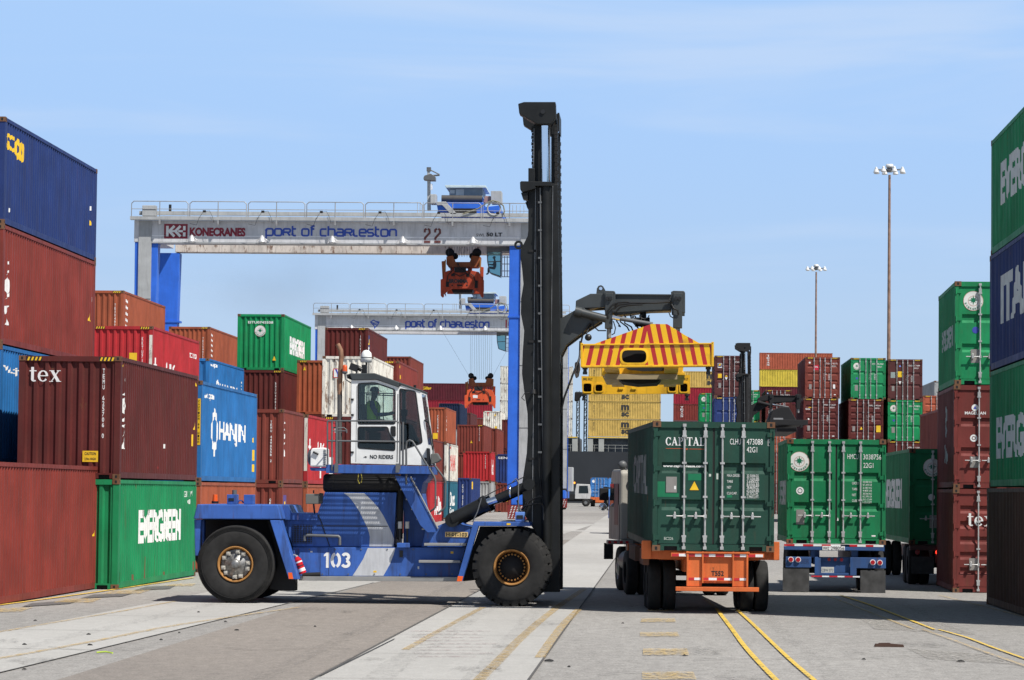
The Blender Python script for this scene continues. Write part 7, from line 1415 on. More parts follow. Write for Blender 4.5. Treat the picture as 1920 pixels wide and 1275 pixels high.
# ================================================================ GANTRY CRANES
cwhite = paint('crane_white', (.60, .60, .61), rust=.15, rough=.5, grime=.35); cgrey2 = paint('crane_grey', (.40, .41, .41), rust=.08, rough=.55, grime=.35)
cblue = paint('crane_blue', (.02, .13, .62), rust=.02, rough=.45, grime=.15); portb = mat('port_blue', (.03, .08, .42), .5); konr = mat('brand_crimson', (.24, .012, .03), .5); brn = mat('number_brown', (.14, .04, .035), .5)
rustw = paint('crane_white_rusty', (.62, .56, .50), rust=.9, rough=.6, grime=.6)
orr = paint('spreader_orange', (.66, .085, .02), rust=.35, rough=.5, grime=.4)
YC1 = 203.0; c1L = W(251, 460, YC1); CR1 = Vector((c1L.x, YC1, GZ(YC1)))
def cf(x, y, d=0): p_ = W(x, y, YC1 + d); return Vector((p_.x - CR1.x, d, p_.z - CR1.z))
def cp(pts, d=0): return [(lambda v: (v.x, v.z))(cf(a, b_, d)) for a, b_ in pts]
WD = cf(1003, 460).x
def gstr(s, x0, x1, ybase, yx, m, root, wd=.16, d=0):
    a = cf(x0, ybase, d); c_ = cf(x1, yx, d); S_, wtot = portfont(s); sx = (c_.x - a.x) / wtot; sz = c_.z - a.z
    g = []
    for st_ in S_: vs, fs = ribbon([(a.x + q[0] * sx, a.z + q[1] * sz) for q in st_], wd); g.append((vs, fs))
    return decal('lettering', g, m, ((0, d, 0), (1, 0, 0), (0, -1, 0)), root, None, .02)
def crane(loc, sc, v, label):
    r = empty('gantry_crane', loc, 0, label, 'gantry crane', 'gantry cranes over the yard'); r.scale = (sc,) * 3
    za, zb = cf(600, 415).z, cf(600, 456).z; zb2 = zb + .05
    RD = 9.8
    b = MB(); b.box(0, WD, 0, 1.15, zb, za); gd = b.build('girder', cwhite, r, .03)
    b = MB(); b.box(1.3, WD - 1.3, RD - .6, RD + .5, zb + .05, za); b.build('girder', rustw if v == 1 else cwhite, r, .03)
    b = MB(); b.box(1.2, WD - 1.0, -.08, 1.2, zb - .07, zb - .01); b.build('girder_flange', cgrey2, gd)
    b = MB(); b.box(1.0, WD - 1.0, -.015, -.003, zb + .40, zb + .46); b.build('cable_line', mat('bright_line', (.8, .8, .8), .4), gd)
    for x in (0, WD - 1.2): b = MB(); b.box(x, x + 1.2, 1.15, RD - .6, zb + .3, za - .05); b.build('end_carriage', cwhite, r)
    for y in (-.55, RD + .55): b = MB(); b.box(-.2, WD + .2, y, y + .5, za + .0, za + .22); b.build('walkway', cgrey2, r); 
    for y in (.1, RD - .4): b = MB(); b.box(.3, WD - .3, y, y + .35, za + .38, za + .62); b.build('rail_beam', cgrey2, r)
    for y in (-.52, RD + 1.0):
        b = MB(); zt = cf(600, 380.5).z
        sec = 3.88; n_ = 7
        for i in range(n_):
            x0 = -.1 + i * sec; x1 = min(x0 + sec - .12, WD + .1)
            b.tube([(x0, y, za), (x0, y, zt - .15), (x0 + .15, y, zt), (x1 - .15, y, zt), (x1, y, zt - .15), (x1, y, za)], .032, 5)
            b.tube([((x0 + x1) / 2, y, za - .3), ((x0 + x1) / 2, y, zt)], .032, 5); b.tube([(x0, y, (za + zt) / 2 + .1), (x1, y, (za + zt) / 2 + .1)], .022, 5); b.box((x0 + x1) / 2 - .06, (x0 + x1) / 2 + .06, y - .02, y + .3, za - .3, za + .05)
        b.build('guard_rail', mat('rail_galv', (.34, .34, .34), .5, .3), r)
    for i in range(5):
        x = cf(361 + 131.6 * i, 448).x
        if x > WD - 1.5: break
        z = cf(361, 448).z; b = MB(); b.lathe([(.001, .3), (.07, .28), (.23, -.13), (.24, -.17), (.001, -.15)], (x, -.35, z - .05), 'Z', 16); b.tube([(x - .42, -.1, z - .15), (x, -.35, z + .2), (x + .42, -.1, z - .15)], .02, 5); b.build('flood_lamp', mat('lamp_silver', (.72, .72, .72), .35, .4), r)
    for i in range(6):
        x = 4.7 + i * 3.88; b = MB(); b.tube([(x - .9, -.6, za - .25), (x - .45, -.62, za - .35), (x - .3, -.62, za + .1), (x, -.6, za + .55), (x + .4, -.6, za + .6), (x + .6, -.62, za + .2), (x + .7, -.62, za - .2)], .014, 5); b.box(x - .05, x + .14, -.6, -.45, za + .5, za + .64); b.build('cable_loop', blackm, r)
    for side in (0, 1):
        mx_ = (lambda x: x) if side == 0 else (lambda x: WD - x)
        for fy in (0, RD):
            b = MB(); x0, x1 = sorted((mx_(.05), mx_(1.6))); t0, t1 = sorted((mx_(.15), mx_(1.25)))
            if side: x0, x1, t0, t1 = WD - 1.68, WD - .93, WD - 1.68, WD - .95
            y0, y1 = (.05, 1.1) if fy == 0 else (RD - .55, RD + .5)
            b.add([(x0, y0, zb), (x1, y0, zb), (x1, y1, zb), (x0, y1, zb), (t0, y0, 1.6), (t1, y0, 1.6), (t1, y1, 1.6), (t0, y1, 1.6)], [(3, 2, 1, 0), (4, 5, 6, 7), (0, 1, 5, 4), (1, 2, 6, 5), (2, 3, 7, 6), (3, 0, 4, 7)]); lg = b.build('leg', cblue, r, .03)
            zf = cf(300, 588).z; b = MB(); b.box(x0 - .06, x1 + .06, y0 - .06, y1 + .06, zf - .08, zf + .05); b.build('leg_flange', cblue, lg)
            if fy == 0:
                g0, g1 = sorted((mx_(.32), mx_(1.18))) if not side else (WD - .92, WD - .05); b = MB(); b.box(g0, g1, -.06, .04, 2.2, zb + (0.01)); b.box(g0, g1, -.05, -.001, zb, za - .02); b.build('leg_cladding', cgrey2, lg)
                for zz in (6.2, 10.3, 14.5): b = MB(); b.box(g0, g1, -.075, -.061, zz, zz + .03); b.build('leg_seam', gasketm, lg)
        b = MB(); x0, x1 = sorted((mx_(.1), mx_(1.2))); b.box(x0, x1, -1.0, RD + 1.5, 1.2, 1.9); b.build('sill_beam', cblue, r, .03)
        for y in (-1.6, .1, RD - .3, RD + 1.3):
            b = MB(); b.lathe([(.3, 0), (.62, 0), (.7, .08), (.7, .42), (.62, .5), (.3, .5), (.12, .4), (.001, .4)], (min(mx_(.4), mx_(.9)), y, .7), 'X', 24); b.build('wheel', rubber, r)
        for y in (-2.5,):
            x0, x1 = sorted((mx_(-.1), mx_(1.5))); b = MB(); b.box(x0, x1, y, y + .12, .25, 1.15)
            gp = b.build('wheel_guard', mat('guard_crimson', (.20, .02, .02), .5), r); g = []
            for i in range(-3, 8): g.append(polyg([(x0 + max(0, min(1.6, i * .22 + k * .0)), 0)] * 1 + []) if False else None)
            g = [polyg([(x0 + .02 + i * .2 + j * .05, .3 + j * .17), (x0 + .10 + i * .2 + j * .05, .3 + j * .17), (x0 + .17 + i * .2 + j * .05, .42 + j * .17), (x0 + .09 + i * .2 + j * .05, .42 + j * .17)]) for i in range(7) for j in range(5) if i * .2 + j * .05 < 1.4]
            decal('guard_stripe', g, mat('guard_white', (.55, .55, .55), .5), ((0, y, 0), (1, 0, 0), (0, -1, 0)), gp, None, .01)
            b = MB(); b.box(x0 + .2, x1 - .2, y + .3, y + 1.3, 1.15, 2.0); b.build('drive_unit', cblue, r, .05)
        if side == 1: 
            b = MB(); b.box(WD + .0, WD + .5, 2.0, 6.5, 1.9, 4.4); b.build('power_house', cgrey2, r, .05)
            b = MB(); [b.box(WD - .1, WD + .0, .2 + k * .0, .25, 3 + k * .5, 3.04 + k * .5) for k in range(28)]; b.box(WD + .0, WD + .04, .15, .2, 2, 18); b.box(WD + .0, WD + .04, .65, .7, 2, 18); b.build('ladder', cblue, r)
    b = MB(); b.box(.6, 1.5, -.5, .1, za + .25, za + .95); b.build('cabinet', cgrey2, r, .02)
    b = MB(); b.cyl((2.3, .5, za + .6), (2.3, .5, za + 1.1), .09, n=10); b.build('vent_pipe', blackm, r)
    # lettering
    if v == 1:
        a, c_ = cf(307.5, 447), cf(352, 420)
        decal('logo', [quad(a.x, a.z, c_.x, c_.z)], konr, ((0, 0, 0), (1, 0, 0), (0, -1, 0)), gd, None, .015)
        wdt = .17; h = c_.z - a.z; w0 = c_.x - a.x; A = lambda u, v_: (a.x + u * w0, a.z + v_ * h)
        g = [ribbon([A(.14, .14), A(.14, .86)], wdt), ribbon([A(.44, .86), A(.22, .5), A(.44, .14)], wdt), ribbon([A(.70, .86), A(.48, .5), A(.70, .14)], wdt), ribbon([A(.12, .5), A(.5, .5)], wdt * .8), ribbon([A(.86, .14), A(.86, .42)], wdt), ribbon([A(.86, .56), A(.86, .86)], wdt), ribbon([A(.60, .5), A(.80, .5)], wdt * .8)]
        decal('logo', g, white, ((0, 0, 0), (1, 0, 0), (0, -1, 0)), gd, None, .025)
        a, c_ = cf(355.5, 443), cf(460.5, 427); decal('lettering', [tgeo('KONECRANES', a.x, a.z, c_.x - a.x, c_.z - a.z, .05, .95)], konr, ((0, 0, 0), (1, 0, 0), (0, -1, 0)), gd, None, .02)
        gstr('poRt of chaRLeston', 499, 743, 441.5, 430.5, portb, gd, .12)
        for k, x in enumerate((795, 814.5)):
            a, c_ = cf(x, 455), cf(x + 12, 428); w0, h = c_.x - a.x, c_.z - a.z; A = lambda u, v_: (a.x + u * w0, a.z + v_ * h)
            decal('lettering', [ribbon([A(.1, .7), A(.12, .88), A(.38, .97)], .14), ribbon([A(.6, .97), A(.85, .88), A(.9, .68), A(.15, .32), A(.12, .2)], .14), ribbon([A(.0, .06), A(1.0, .06)], .15)], brn, ((0, 0, 0), (1, 0, 0), (0, -1, 0)), gd, None, .02)
        a, c_ = cf(893, 443), cf(909, 438); decal('lettering', [tgeo('SWL', a.x, a.z, c_.x - a.x, c_.z - a.z)], black, ((0, 0, 0), (1, 0, 0), (0, -1, 0)), gd, None, .02)
        a, c_ = cf(912, 443.3), cf(942, 436.2); decal('lettering', [tgeo('50 LT', a.x, a.z, c_.x - a.x, c_.z - a.z, .04)], black, ((0, 0, 0), (1, 0, 0), (0, -1, 0)), gd, None, .02)
    else:
        f2 = lambda x: (x - 590) * 28.57 / 18.0 + 251
        gstr('poRt of chaRLeston', f2(760), f2(915), 446, 432.5, portb, gd, .15)
        a, c_ = cf(f2(694), 449), cf(f2(710), 427); w0, h = c_.x - a.x, c_.z - a.z; A = lambda u, v_: (a.x + u * w0, a.z + v_ * h)
        decal('logo', [ribbon([A(.0, .75), A(.35, 1), A(.6, .85), A(1, .75), A(.85, .4), A(.5, .0), A(.4, .3), A(0, .75)], .1), ribbon([A(.1, .7), A(.55, .6), A(.9, .7)], .08), ribbon([A(.3, .55), A(.6, .4), A(.75, .5)], .08)], portb, ((0, 0, 0), (1, 0, 0), (0, -1, 0)), gd, None, .02)
        a, c_ = cf(f2(946), 449), cf(f2(959), 425); decal('lettering', [tgeo('10', a.x, a.z, c_.x - a.x, c_.z - a.z, .03)], mat('number_red', (.4, .03, .04), .5), ((0, 0, 0), (1, 0, 0), (0, -1, 0)), gd, None, .02)
    # trolley
    before = set(o.name for o in bpy.data.objects)
    ty = 4.2
    def tb_(nm, pts, d0, d1, m_, par=None, bv=.02): b = MB(); b.prism(cp(pts, d0), d0, d1); return b.build(nm, m_, par or r, bv)
    def tcyl(nm, x0, y0, x1, y1, d, rad, m_): b = MB(); p0 = cf(x0, y0, d); p1 = cf(x1, y1, d); b.cyl((p0.x, d, p0.z), (p1.x, d, p1.z), rad, n=18); return b.build(nm, m_, r)
    tb_('trolley_frame', [(837, 379), (906, 379.5), (907, 388.5), (936, 385), (936, 398), (925, 402), (822, 401), (819, 384), (838, 384)], .4, RD - .2, cblue)
    b = MB(); b.box(cf(845, 390).x, cf(893, 390).x, .35, .4, cf(0 + 850, 400).z, cf(850, 389.5).z); b.build('trolley_opening', blackm, r)
    tb_('trolley_brace', [(819, 378), (836, 378), (857, 401.5), (845, 401.5), (829, 384.5), (819, 384.5)], .1, .34, cgrey2)
    tcyl('rope_drum', 828, 372.5, 904, 373.5, 1.4, .24, mat('drum_dark', (.06, .055, .05), .6)); tcyl('rope_drum', 828, 372.5, 904, 373.5, 6.4, .24, mat('drum_dark', (.06, .055, .05), .6))
    tb_('machine_house', [(842.5, 352), (904.5, 352), (904.5, 369), (842.5, 369)], 2.2, 6.0, mat('house_bluegrey', (.22, .28, .32), .6)); tb_('house_roof', [(834, 347), (911, 347.5), (911.5, 352), (836, 352)], 1.9, 6.4, mat('roof_pale', (.5, .6, .62), .5))
    b = MB(); a, c_ = cf(843.5, 363, 2.2), cf(852.5, 356.5, 2.2); b.box(a.x, c_.x, 2.17, 2.19, a.z, c_.z); a, c_ = cf(855, 368, 2.2), cf(870, 355, 2.2); b.box(a.x, c_.x, 2.17, 2.19, a.z, c_.z); b.build('house_window', mat('pale_panel', (.5, .55, .56), .5), r)
    tb_('cabinet', [(920.5, 358), (940, 358), (940, 380), (920.5, 380)], 1.0, 2.6, cgrey2); tb_('cabinet', [(807, 364), (818, 364), (818, 382), (807, 382)], .8, 1.8, cgrey2); tb_('motor', [(909, 367.5), (920, 367.5), (920, 380), (906, 380)], 1.2, 2.0, mat('motor_pinkgrey', (.35, .2, .17), .6))
    tb_('camera_mast', [(801, 316), (805, 316), (807, 340), (807.5, 395), (801, 395)], 1.0, 1.25, cgrey2); tb_('mast_lamp', [(794, 333), (796, 329), (808, 325.5), (816, 331), (816, 338), (804, 338), (794, 336.5)], .7, 1.6, greym)
    b = MB(); p0, p1, p2_ = cf(800, 313.5, 1), cf(806, 318, 1), cf(824, 327, 1); b.tube([(p1.x, 1.1, p1.z), (p2_.x, 1.1, p2_.z)], .04, 6); b.box(p0.x, p0.x + .28, .95, 1.3, p1.z - .1, p0.z); p3 = cf(824, 328, 1); p4 = cf(812, 329, 1); b.tube([(p4.x, 1.1, p4.z), (p3.x, 1.1, p3.z)], .06, 6); b.build('lamp_arm', greym, r); tcyl('siren', 808.5, 356, 808.5, 345, .9, .09, mat('lamp_silver', (.72, .72, .72), .35, .4))
    b = MB(); c = cf(926, 391); n_ = 28; b.tube([(c.x + .43 * math.cos(t), .1, c.z + .43 * math.sin(t)) for t in [2 * math.pi * i / n_ for i in range(n_ + 1)]], .055, 6); b.build('cable_reel', cgrey2, r)
    b = MB(); b.tube([tuple(cf(867, 401.5) + Vector((0, 0, 0))), tuple(cf(897, 391)), tuple(cf(913, 380)), tuple(cf(924, 376)), tuple(cf(936, 379)), tuple(cf(944, 386)), tuple(cf(946, 396)), tuple(cf(944, 402))], .045, 6); b.build('cable_chain', mat('chain_khaki', (.2, .19, .13), .7), r)
    b = MB()
    for x in (782, 787, 793, 961, 968, 975, 982): a = cf(x, 400); b.tube([(a.x, .3, a.z), (a.x, .3, cf(x, 384 if x > 900 else 378).z)], .02, 5)
    b.build('ladder_cage', cgrey2, r)
    # cabin
    cabn = tb_('operator_cabin', [(912.5, 463), (957, 463), (957, 471), (912.5, 471.5)], 1.0, 3.0, greym); zc0 = cf(930, 519).z
    b = MB(); b.prism(cp([(913.5, 471.5), (938, 471.5), (938, 518), (918.5, 511), (914.5, 491)], 1.05), 1.05, 2.95)
    b.build('cabin_glass', glass('cabin_glass_teal', (.42, .60, .62), 0), cabn)
    b = MB(); P_ = cp([(913.5, 471.5), (938.8, 471.5), (938.8, 518.5), (918.5, 511.5), (914.5, 491)], 1.03)
    for i in range(5): q0, q1 = P_[i], P_[(i + 1) % 5]; b.tube([(q0[0], 1.03, q0[1]), (q1[0], 1.03, q1[1])], .04, 5)
    q = cp([(914.5, 491), (938.8, 490)], 1.03); b.tube([(q[0][0], 1.03, q[0][1]), (q[1][0], 1.03, q[1][1])], .035, 5); b.build('cabin_frame', greym, cabn)
    b = MB(); P_ = cp([(941, 463), (941, 519), (957, 519), (957, 463)], 1.1); b.tube([(q[0], 1.1, q[1]) for q in P_], .04, 5)
    for yy in (482, 495, 508): q = cp([(941, yy), (957, yy)], 1.1); b.tube([(q[0][0], 1.1, q[0][1]), (q[1][0], 1.1, q[1][1])], .03, 5)
    for xx in (946, 951): q = cp([(xx, 480), (xx, 519)], 1.1); b.tube([(q[0][0], 1.1, q[0][1]), (q[1][0], 1.1, q[1][1])], .03, 5)
    b.build('access_ladder', cgrey2, r)
    if v == 2:
        for o in list(bpy.data.objects):
            if o.name not in before and o.parent == r: o.location.x -= 4.33
    return r
K1 = crane(CR1, 1.0, 1, 'white and blue gantry crane numbered 22 with port lettering, the nearer one')
Y2c = F / 18.0; l2 = W(590, 620, Y2c); K2 = crane(Vector((l2.x, Y2c, GZ(Y2c))), 1.0, 2, 'white and blue gantry crane numbered 10, the farther one seen beyond the green container')
pz = W(600, 604, Y2c).z - GZ(Y2c); pz1 = cf(600, 435).z; K2.scale.z = pz / pz1
# hanging spreaders of the cranes
def cspreader(base, sc, f, label, ropes, word):
    orr = paint('spreader_orange_dull', (.40, .05, .016), rust=.6, rough=.6, grime=.8) if word else globals()['orr']
    r = empty('crane_spreader', base, 0, label, 'spreader', 'orange spreaders hanging from the gantry cranes'); r.scale = (sc,) * 3
    def pr_(nm, pts, d0, d1, m_=None, par=None): m_ = m_ or orr; b = MB(); b.prism([f(*p_) for p_ in pts], d0, d1); return b.build(nm, m_, par or r, .02)
    for x in (842, 851, 884, 893):
        c = f(x, 472 if x in (842, 893) else 478); b = MB(); R0 = .30 if x in (842, 893) else .22; b.lathe([(.001, -.08), (R0, -.08), (R0 - .04, 0), (R0, .08), (.001, .08)], (c[0], .2 if x in (842, 893) else .5, c[1]), 'Y', 20); b.build('sheave', blackm, r)
    pr_('head_frame', [(836, 480), (848, 478), (852, 490), (880, 490), (884, 478), (900, 480), (899, 496), (894, 500), (840, 500), (836, 494)], -.1, 1.2, paint('spreader_rust', (.30, .09, .03), rust=.8, rough=.6))
    pr_('column', [(843, 500), (850, 500), (850, 512), (843, 512)], 0, .8); pr_('column', [(876, 500), (883, 500), (883, 512), (876, 512)], 0, .8)
    pr_('flipper_arm', [(827, 489), (835, 488), (833, 524), (829, 524)], -.2, .1, paint('spreader_rust', (.30, .09, .03), rust=.8, rough=.6)); pr_('flipper_arm', [(899, 499), (906, 500), (905, 535), (900, 535)], -.2, .1)
    bm_ = pr_('main_beam', [(833, 510), (842, 507), (884, 507), (898, 510), (904, 522), (907, 525), (907, 546), (902, 556), (898, 548), (886, 541), (846, 541), (835, 549), (836, 556), (832, 550), (826, 548), (826, 524), (832, 522)], -.6, -.25)
    pr_('main_beam', [(833, 512), (898, 512), (900, 545), (832, 545)], 2.6, 3.0)
    pr_('telescopic_beam', [(840, 515), (892, 515), (892, 530), (840, 530)], -.24, 2.6)
    pr_('dark_cavity', [(846, 541.5), (886, 541.5), (884, 548), (848, 548)], -.2, 1.5, blackm)
    for x in (829, 903.5): pr_('foot', [(x - 3, 546), (x + 3, 546), (x + 3, 556), (x + .8, 558), (x - 2.5, 555)], -.62, -.3)
    a, c_ = f(841.5, 531), f(877.5, 523.2)
    if word: decal('lettering', [tgeo(word, a[0], a[1], c_[0] - a[0], c_[1] - a[1], .05)], black, ((0, -.6, 0), (1, 0, 0), (0, -1, 0)), bm_, None, .01)
    else: decal('marking', [quad(f(854, 0)[0], a[1] + .02, f(866, 0)[0], c_[1])], white, ((0, -.6, 0), (1, 0, 0), (0, -1, 0)), bm_, None, .01)
    b = MB()
    for x in (848, 875.5): c = f(x, 535); b.cyl((c[0], -.61, c[1]), (c[0], -.601, c[1]), .055, n=12)
    c0, c1_ = f(857, 535), f(867, 535); b.box(c0[0], c1_[0], -.61, -.601, c0[1] - .05, c0[1] + .05); b.build('beam_hole', blackm, bm_)
    hs = mat('hose_black', (.01, .01, .011), .7)
    for pts in ([(845, 500), (848, 508), (840, 516), (838, 528)], [(880, 500), (878, 510), (888, 518), (892, 530)], [(850, 512), (862, 518), (876, 512)], [(858, 492), (862, 502), (868, 508)]): MB().tube([(f(*q)[0], -.66, f(*q)[1]) for q in pts], .035, 6).build('hose', hs, r)
    for x0, y0, x1, y1 in ((852, 501, 874, 511), (836, 528, 842, 538), (890, 526, 896, 540), (846, 513, 853, 518), (874, 513, 880, 519)): a, c_ = f(x0, y1), f(x1, y0); MB().box(a[0], c_[0], -.63, -.58, a[1], c_[1]).build('gap_shade_box', blackm, r)  # black boxes laid on the beam as painted shade of gaps between arms
    for x0 in (833, 899): a, c_ = f(x0, 508), f(x0 + 2.2, 486); MB().box(a[0], c_[0], -.3, -.1, a[1], c_[1]).build('guide_bar', mat('bar_ochre', (.35, .16, .03), .6), r)
    b = MB(); zt = f(0, 474)[1]
    for i, x in enumerate((840, 844, 850, 855, 860, 864, 869, 874, 879, 884, 890, 895)):
        c = f(x, 474); b.tube([(c[0], .1 + .09 * (i % 4), zt), (c[0], .1 + .09 * (i % 4), zt + ropes)], .014, 4)
    for x, dx in ((842, -3.2), (894, 2.8)) if ropes > 3 else ((860, -.4), (866, .4)):
        c = f(x, 474); b.tube([(c[0], .2, zt), (c[0] + dx, .2, zt + ropes)], .012, 4)
    b.build('hoist_rope', mat('rope_dark', (.05, .06, .07), .6), r); return r
SB = Vector((CR1.x, YC1 + 4.0, CR1.z))
def fs1(x, y): p_ = W(x, y, YC1 + 4.0 - .6); return (p_.x - SB.x, p_.z - SB.z)
cspreader(SB, 1.0, fs1, 'dark orange spreader with BROMMA lettering drawn up under the nearer gantry crane', 1.9, 'BROMMA')
YS2 = Y2c + 3.0
def fs2(x, y): X = (x - 866.5) * .72 + 900; Yp = (y - 515) * .72 + 735; p_ = W(X, Yp, YS2 - .6); return (p_.x - CR1.x, p_.z)
s2_ = cspreader(Vector((CR1.x, YS2, 0)), 1.0, fs2, 'bright orange spreader lowered on long ropes under the farther gantry crane', (W(900, 618, YS2).z - fs2(0, 474)[1]), None)

pc_ = cf(928, 505, 2.0) + CR1
person(pc_, math.pi, .98, 'sit', 'crane operator sitting as a dark figure in the glass cabin under the nearer gantry', None, mat('shirt_black', (.015, .015, .02), .8), mat('cap_dark', (.03, .035, .045), .8))
# ================================================================ SECOND LIFT MACHINE FAR RIGHT
Y2h = 166.0; sc2 = (F / Y2h) / 90.35
def x2h(x): return (x - 1009) * sc2 + 1399
base2 = W(x2h(700), 928 + 2.38 * F / Y2h, Y2h); base2.z = GZ(Y2h)
H2 = empty('container_handler', (base2.x, Y2h, GZ(Y2h)), 0, 'distant lift machine whose black mast and boom rise behind the dark green container', 'lift truck')
def q2(x, y, d): a = q3(x, y, d); return a
for o_ in [H2]: pass
build_mast(H2, q3, blackm); build_boom(H2, lambda x, y, d: q3(x, y - 101, d), blackm, False)
b = MB(); b.prism([(v.x, v.z) for v in [q3(x, y, 1) for x, y in ((369, 946), (521, 947), (595, 963), (609, 922), (744, 923), (860, 1000), (886, 979), (993, 980), (990, 1010), (860, 1085), (545, 1085), (500, 1060), (365, 1050))]], .8, 3.0); b.build('body', hblue, H2, .02)
for c_, dd_ in ((cR, 0), (cR, 3.2), (cF, 0), (cF, 3.0)): b = MB(); tyre(b, (c_.x, dd_, RW), RW, .45, False, 24); b.build('wheel', rubber, H2)
b = MB(); b.prism(pp(cab_px, D0), D0, D1); b.build('cab', cabw, H2, .03)
mast_x = q3(1020, 600, 1.2).x; tgt = W(1399, 700, Y2h + 1.2); H2.location.x = tgt.x - mast_x
topz = q3(1010, 193, 1).z; H2.scale = (1, 1, (W(1399, 643.5, Y2h + 1).z - GZ(Y2h)) / topz)
S2 = empty('spreader', (H2.location.x, Y2h, GZ(Y2h)), 0, 'black spreader block under the boom of the distant lift machine', 'spreader')
def h2(x, y): p_ = W(x, y, Y2h); return (p_.x - S2.location.x, p_.z - GZ(Y2h))
b = MB(); b.prism([h2(*q) for q in ((1441, 788), (1447, 770), (1462, 764), (1478, 764), (1492, 789), (1505, 791), (1505, 797), (1440, 800))], -1.0, 4.0); e_ = b.build('centre_frame', blackm, S2, .03)
b = MB(); b.prism([h2(*q) for q in ((1440, 791), (1506, 792), (1506, 801), (1496, 802), (1496, 806), (1492, 806), (1492, 802), (1440, 800))], -5.5, -5.1); b.prism([h2(*q) for q in ((1440, 791), (1506, 792), (1506, 801), (1440, 800))], 8, 8.4); b.build('end_beam', blackm, S2, .02)
b = MB(); b.box(h2(1455, 0)[0], h2(1490, 0)[0], -5.1, 8, h2(0, 799)[1], h2(0, 793)[1]); b.build('telescopic_beam', blackm, S2)
a, c_ = h2(1449, 788.5), h2(1467, 784.5); decal('marking', [quad(a[0], a[1], c_[0], c_[1])], mat('grey_patch', (.25, .25, .25), .5), ((0, -1.0, 0), (1, 0, 0), (0, -1, 0)), e_, None, .01)

# ================================================================ LAMP MASTS
def lampmast(px, pyt, Y, hw, label):
    t = W(px, pyt, Y); g0 = GZ(Y); h = t.z - g0
    r = empty('lamp_mast', (t.x, Y, g0), 0, label, 'lamp mast', 'tall lamp masts')
    b = MB(); b.cyl((0, 0, 0), (0, 0, h - 1.0), .25 * hw / 1.5, .13 * hw / 1.5, 14); b.build('pole', mat('mast_rusty', (.24, .15, .11), .8, var=.35, scale=2), r)
    b = MB(); b.lathe([(.001, 0), (.38 * hw / 1.5, 0), (.42 * hw / 1.5, -.2), (.38 * hw / 1.5, -.32), (.001, -.32)], (0, 0, h), 'Z', 20); b.cyl((0, 0, h - .34), (0, 0, h - .75), .3 * hw / 1.5, n=12, mi=1); b.lathe([(hw * .45, -.62), (hw * .48, -.6), (hw * .45, -.58)], (0, 0, h), 'Z', 24, 1); b.build('head', [mat('lamp_white', (.7, .7, .68), .4), greym], r)
    for i in range(8):
        a = 2 * math.pi * (i + .35) / 8; x, y = hw * math.cos(a), hw * math.sin(a)
        b = MB(); b.tube([(.25 * math.cos(a), .25 * math.sin(a), h - .55), (x, y, h - .5)], .035, 5); b.build('lamp_arm', greym, r)
        k = hw / 1.5; b = MB(); b.lathe([(.001, .12 * k), (.10 * k, .10 * k), (.13 * k, 0), (.12 * k, -.06 * k), (.22 * k, -.2 * k), (.29 * k, -.42 * k), (.30 * k, -.50 * k), (.001, -.54 * k)], (x, y, h - .45 * k), 'Z', 16); b.build('lamp_shade', mat('lamp_white', (.7, .7, .68), .4), r)
lampmast(1668, 308, 290, 1.32, 'taller lamp mast with a ring of white lamps, rising over the right hand stacks')
lampmast(1530.5, 496, 417, 1.25, 'farther shorter lamp mast with a ring of white lamps, left of the taller one')

# ================================================================ SHIP
YS = 520.0; deck = W(1150, 847, YS).z
SH = empty('container_ship', (0, YS, -3), 0, 'black hulled container ship moored beyond the yard', 'ship')
hull = mat('hull_black', (.022, .024, .028), .6, var=.2, scale=.2); 
n_ = 40; prof = []
for i in range(n_ + 1):
    x = -110 + 240 * i / n_; t = abs((i / n_) * 2 - 1); prof.append((x, 16 * (1 - max(0, (t - .75) / .25) ** 2) + .2))
b = MB(); top = deck + 3
vs = [(x, 16 - w_, 0) for x, w_ in prof] + [(x, 16 - w_, top) for x, w_ in prof] + [(x, 16 + w_, top) for x, w_ in prof] + [(x, 16 + w_, 0) for x, w_ in prof]; m = n_ + 1
b.add(vs, [(i, i + 1, i + 1 + m, i + m) for i in range(n_)] + [(i + m, i + 1 + m, i + 1 + 2 * m, i + 2 * m) for i in range(n_)] + [(i + 2 * m, i + 1 + 2 * m, i + 1 + 3 * m, i + 3 * m) for i in range(n_)]); b.build('hull', hull, SH)
zf = W(1150, 819, YS).z + 3
sgrey = mat('ship_grey', (.38, .38, .35), .6, var=.15, scale=.5)
def sx(x, y=800): return W(x, y, YS).x
for xa, xb in ((770, 935), (937, 1083), (1102, 1245), (1262, 1405), (1422, 1570)):
    b = MB(); b.box(sx(xa), sx(xb), 1.6, 30, top, zf - .02); b.build('hatch_coaming', mat('coaming_dark', (.10, .105, .11), .6), SH)
    b = MB(); w0 = sx(xa); w1 = sx(xb)
    for k in (0, .155, .62, .78, 1.0): xx = w0 + (w1 - w0 - .9) * k; b.box(xx, xx + .9, .1, 1.55, top, zf - .35)
    b.box(w0, w1, 0.05, 1.58, zf - .32, zf - .03); b.build('deck_stanchion', sgrey, SH, .03)
    b = MB(); b.box(w0, w1, 0, .04, zf - .2, zf - .05); b.build('deck_edge', yelw, SH)
    b = MB()
    for k in range(12): xx = w0 + (w1 - w0) * k / 11; b.tube([(xx, .2, top), (xx, .2, top + 1.1)], .04, 4)
    b.tube([(w0, .2, top + 1.1), (w1, .2, top + 1.1)], .04, 4); b.tube([(w0, .2, top + .6), (w1, .2, top + .6)], .03, 4); b.build('guard_rail', sgrey, SH)
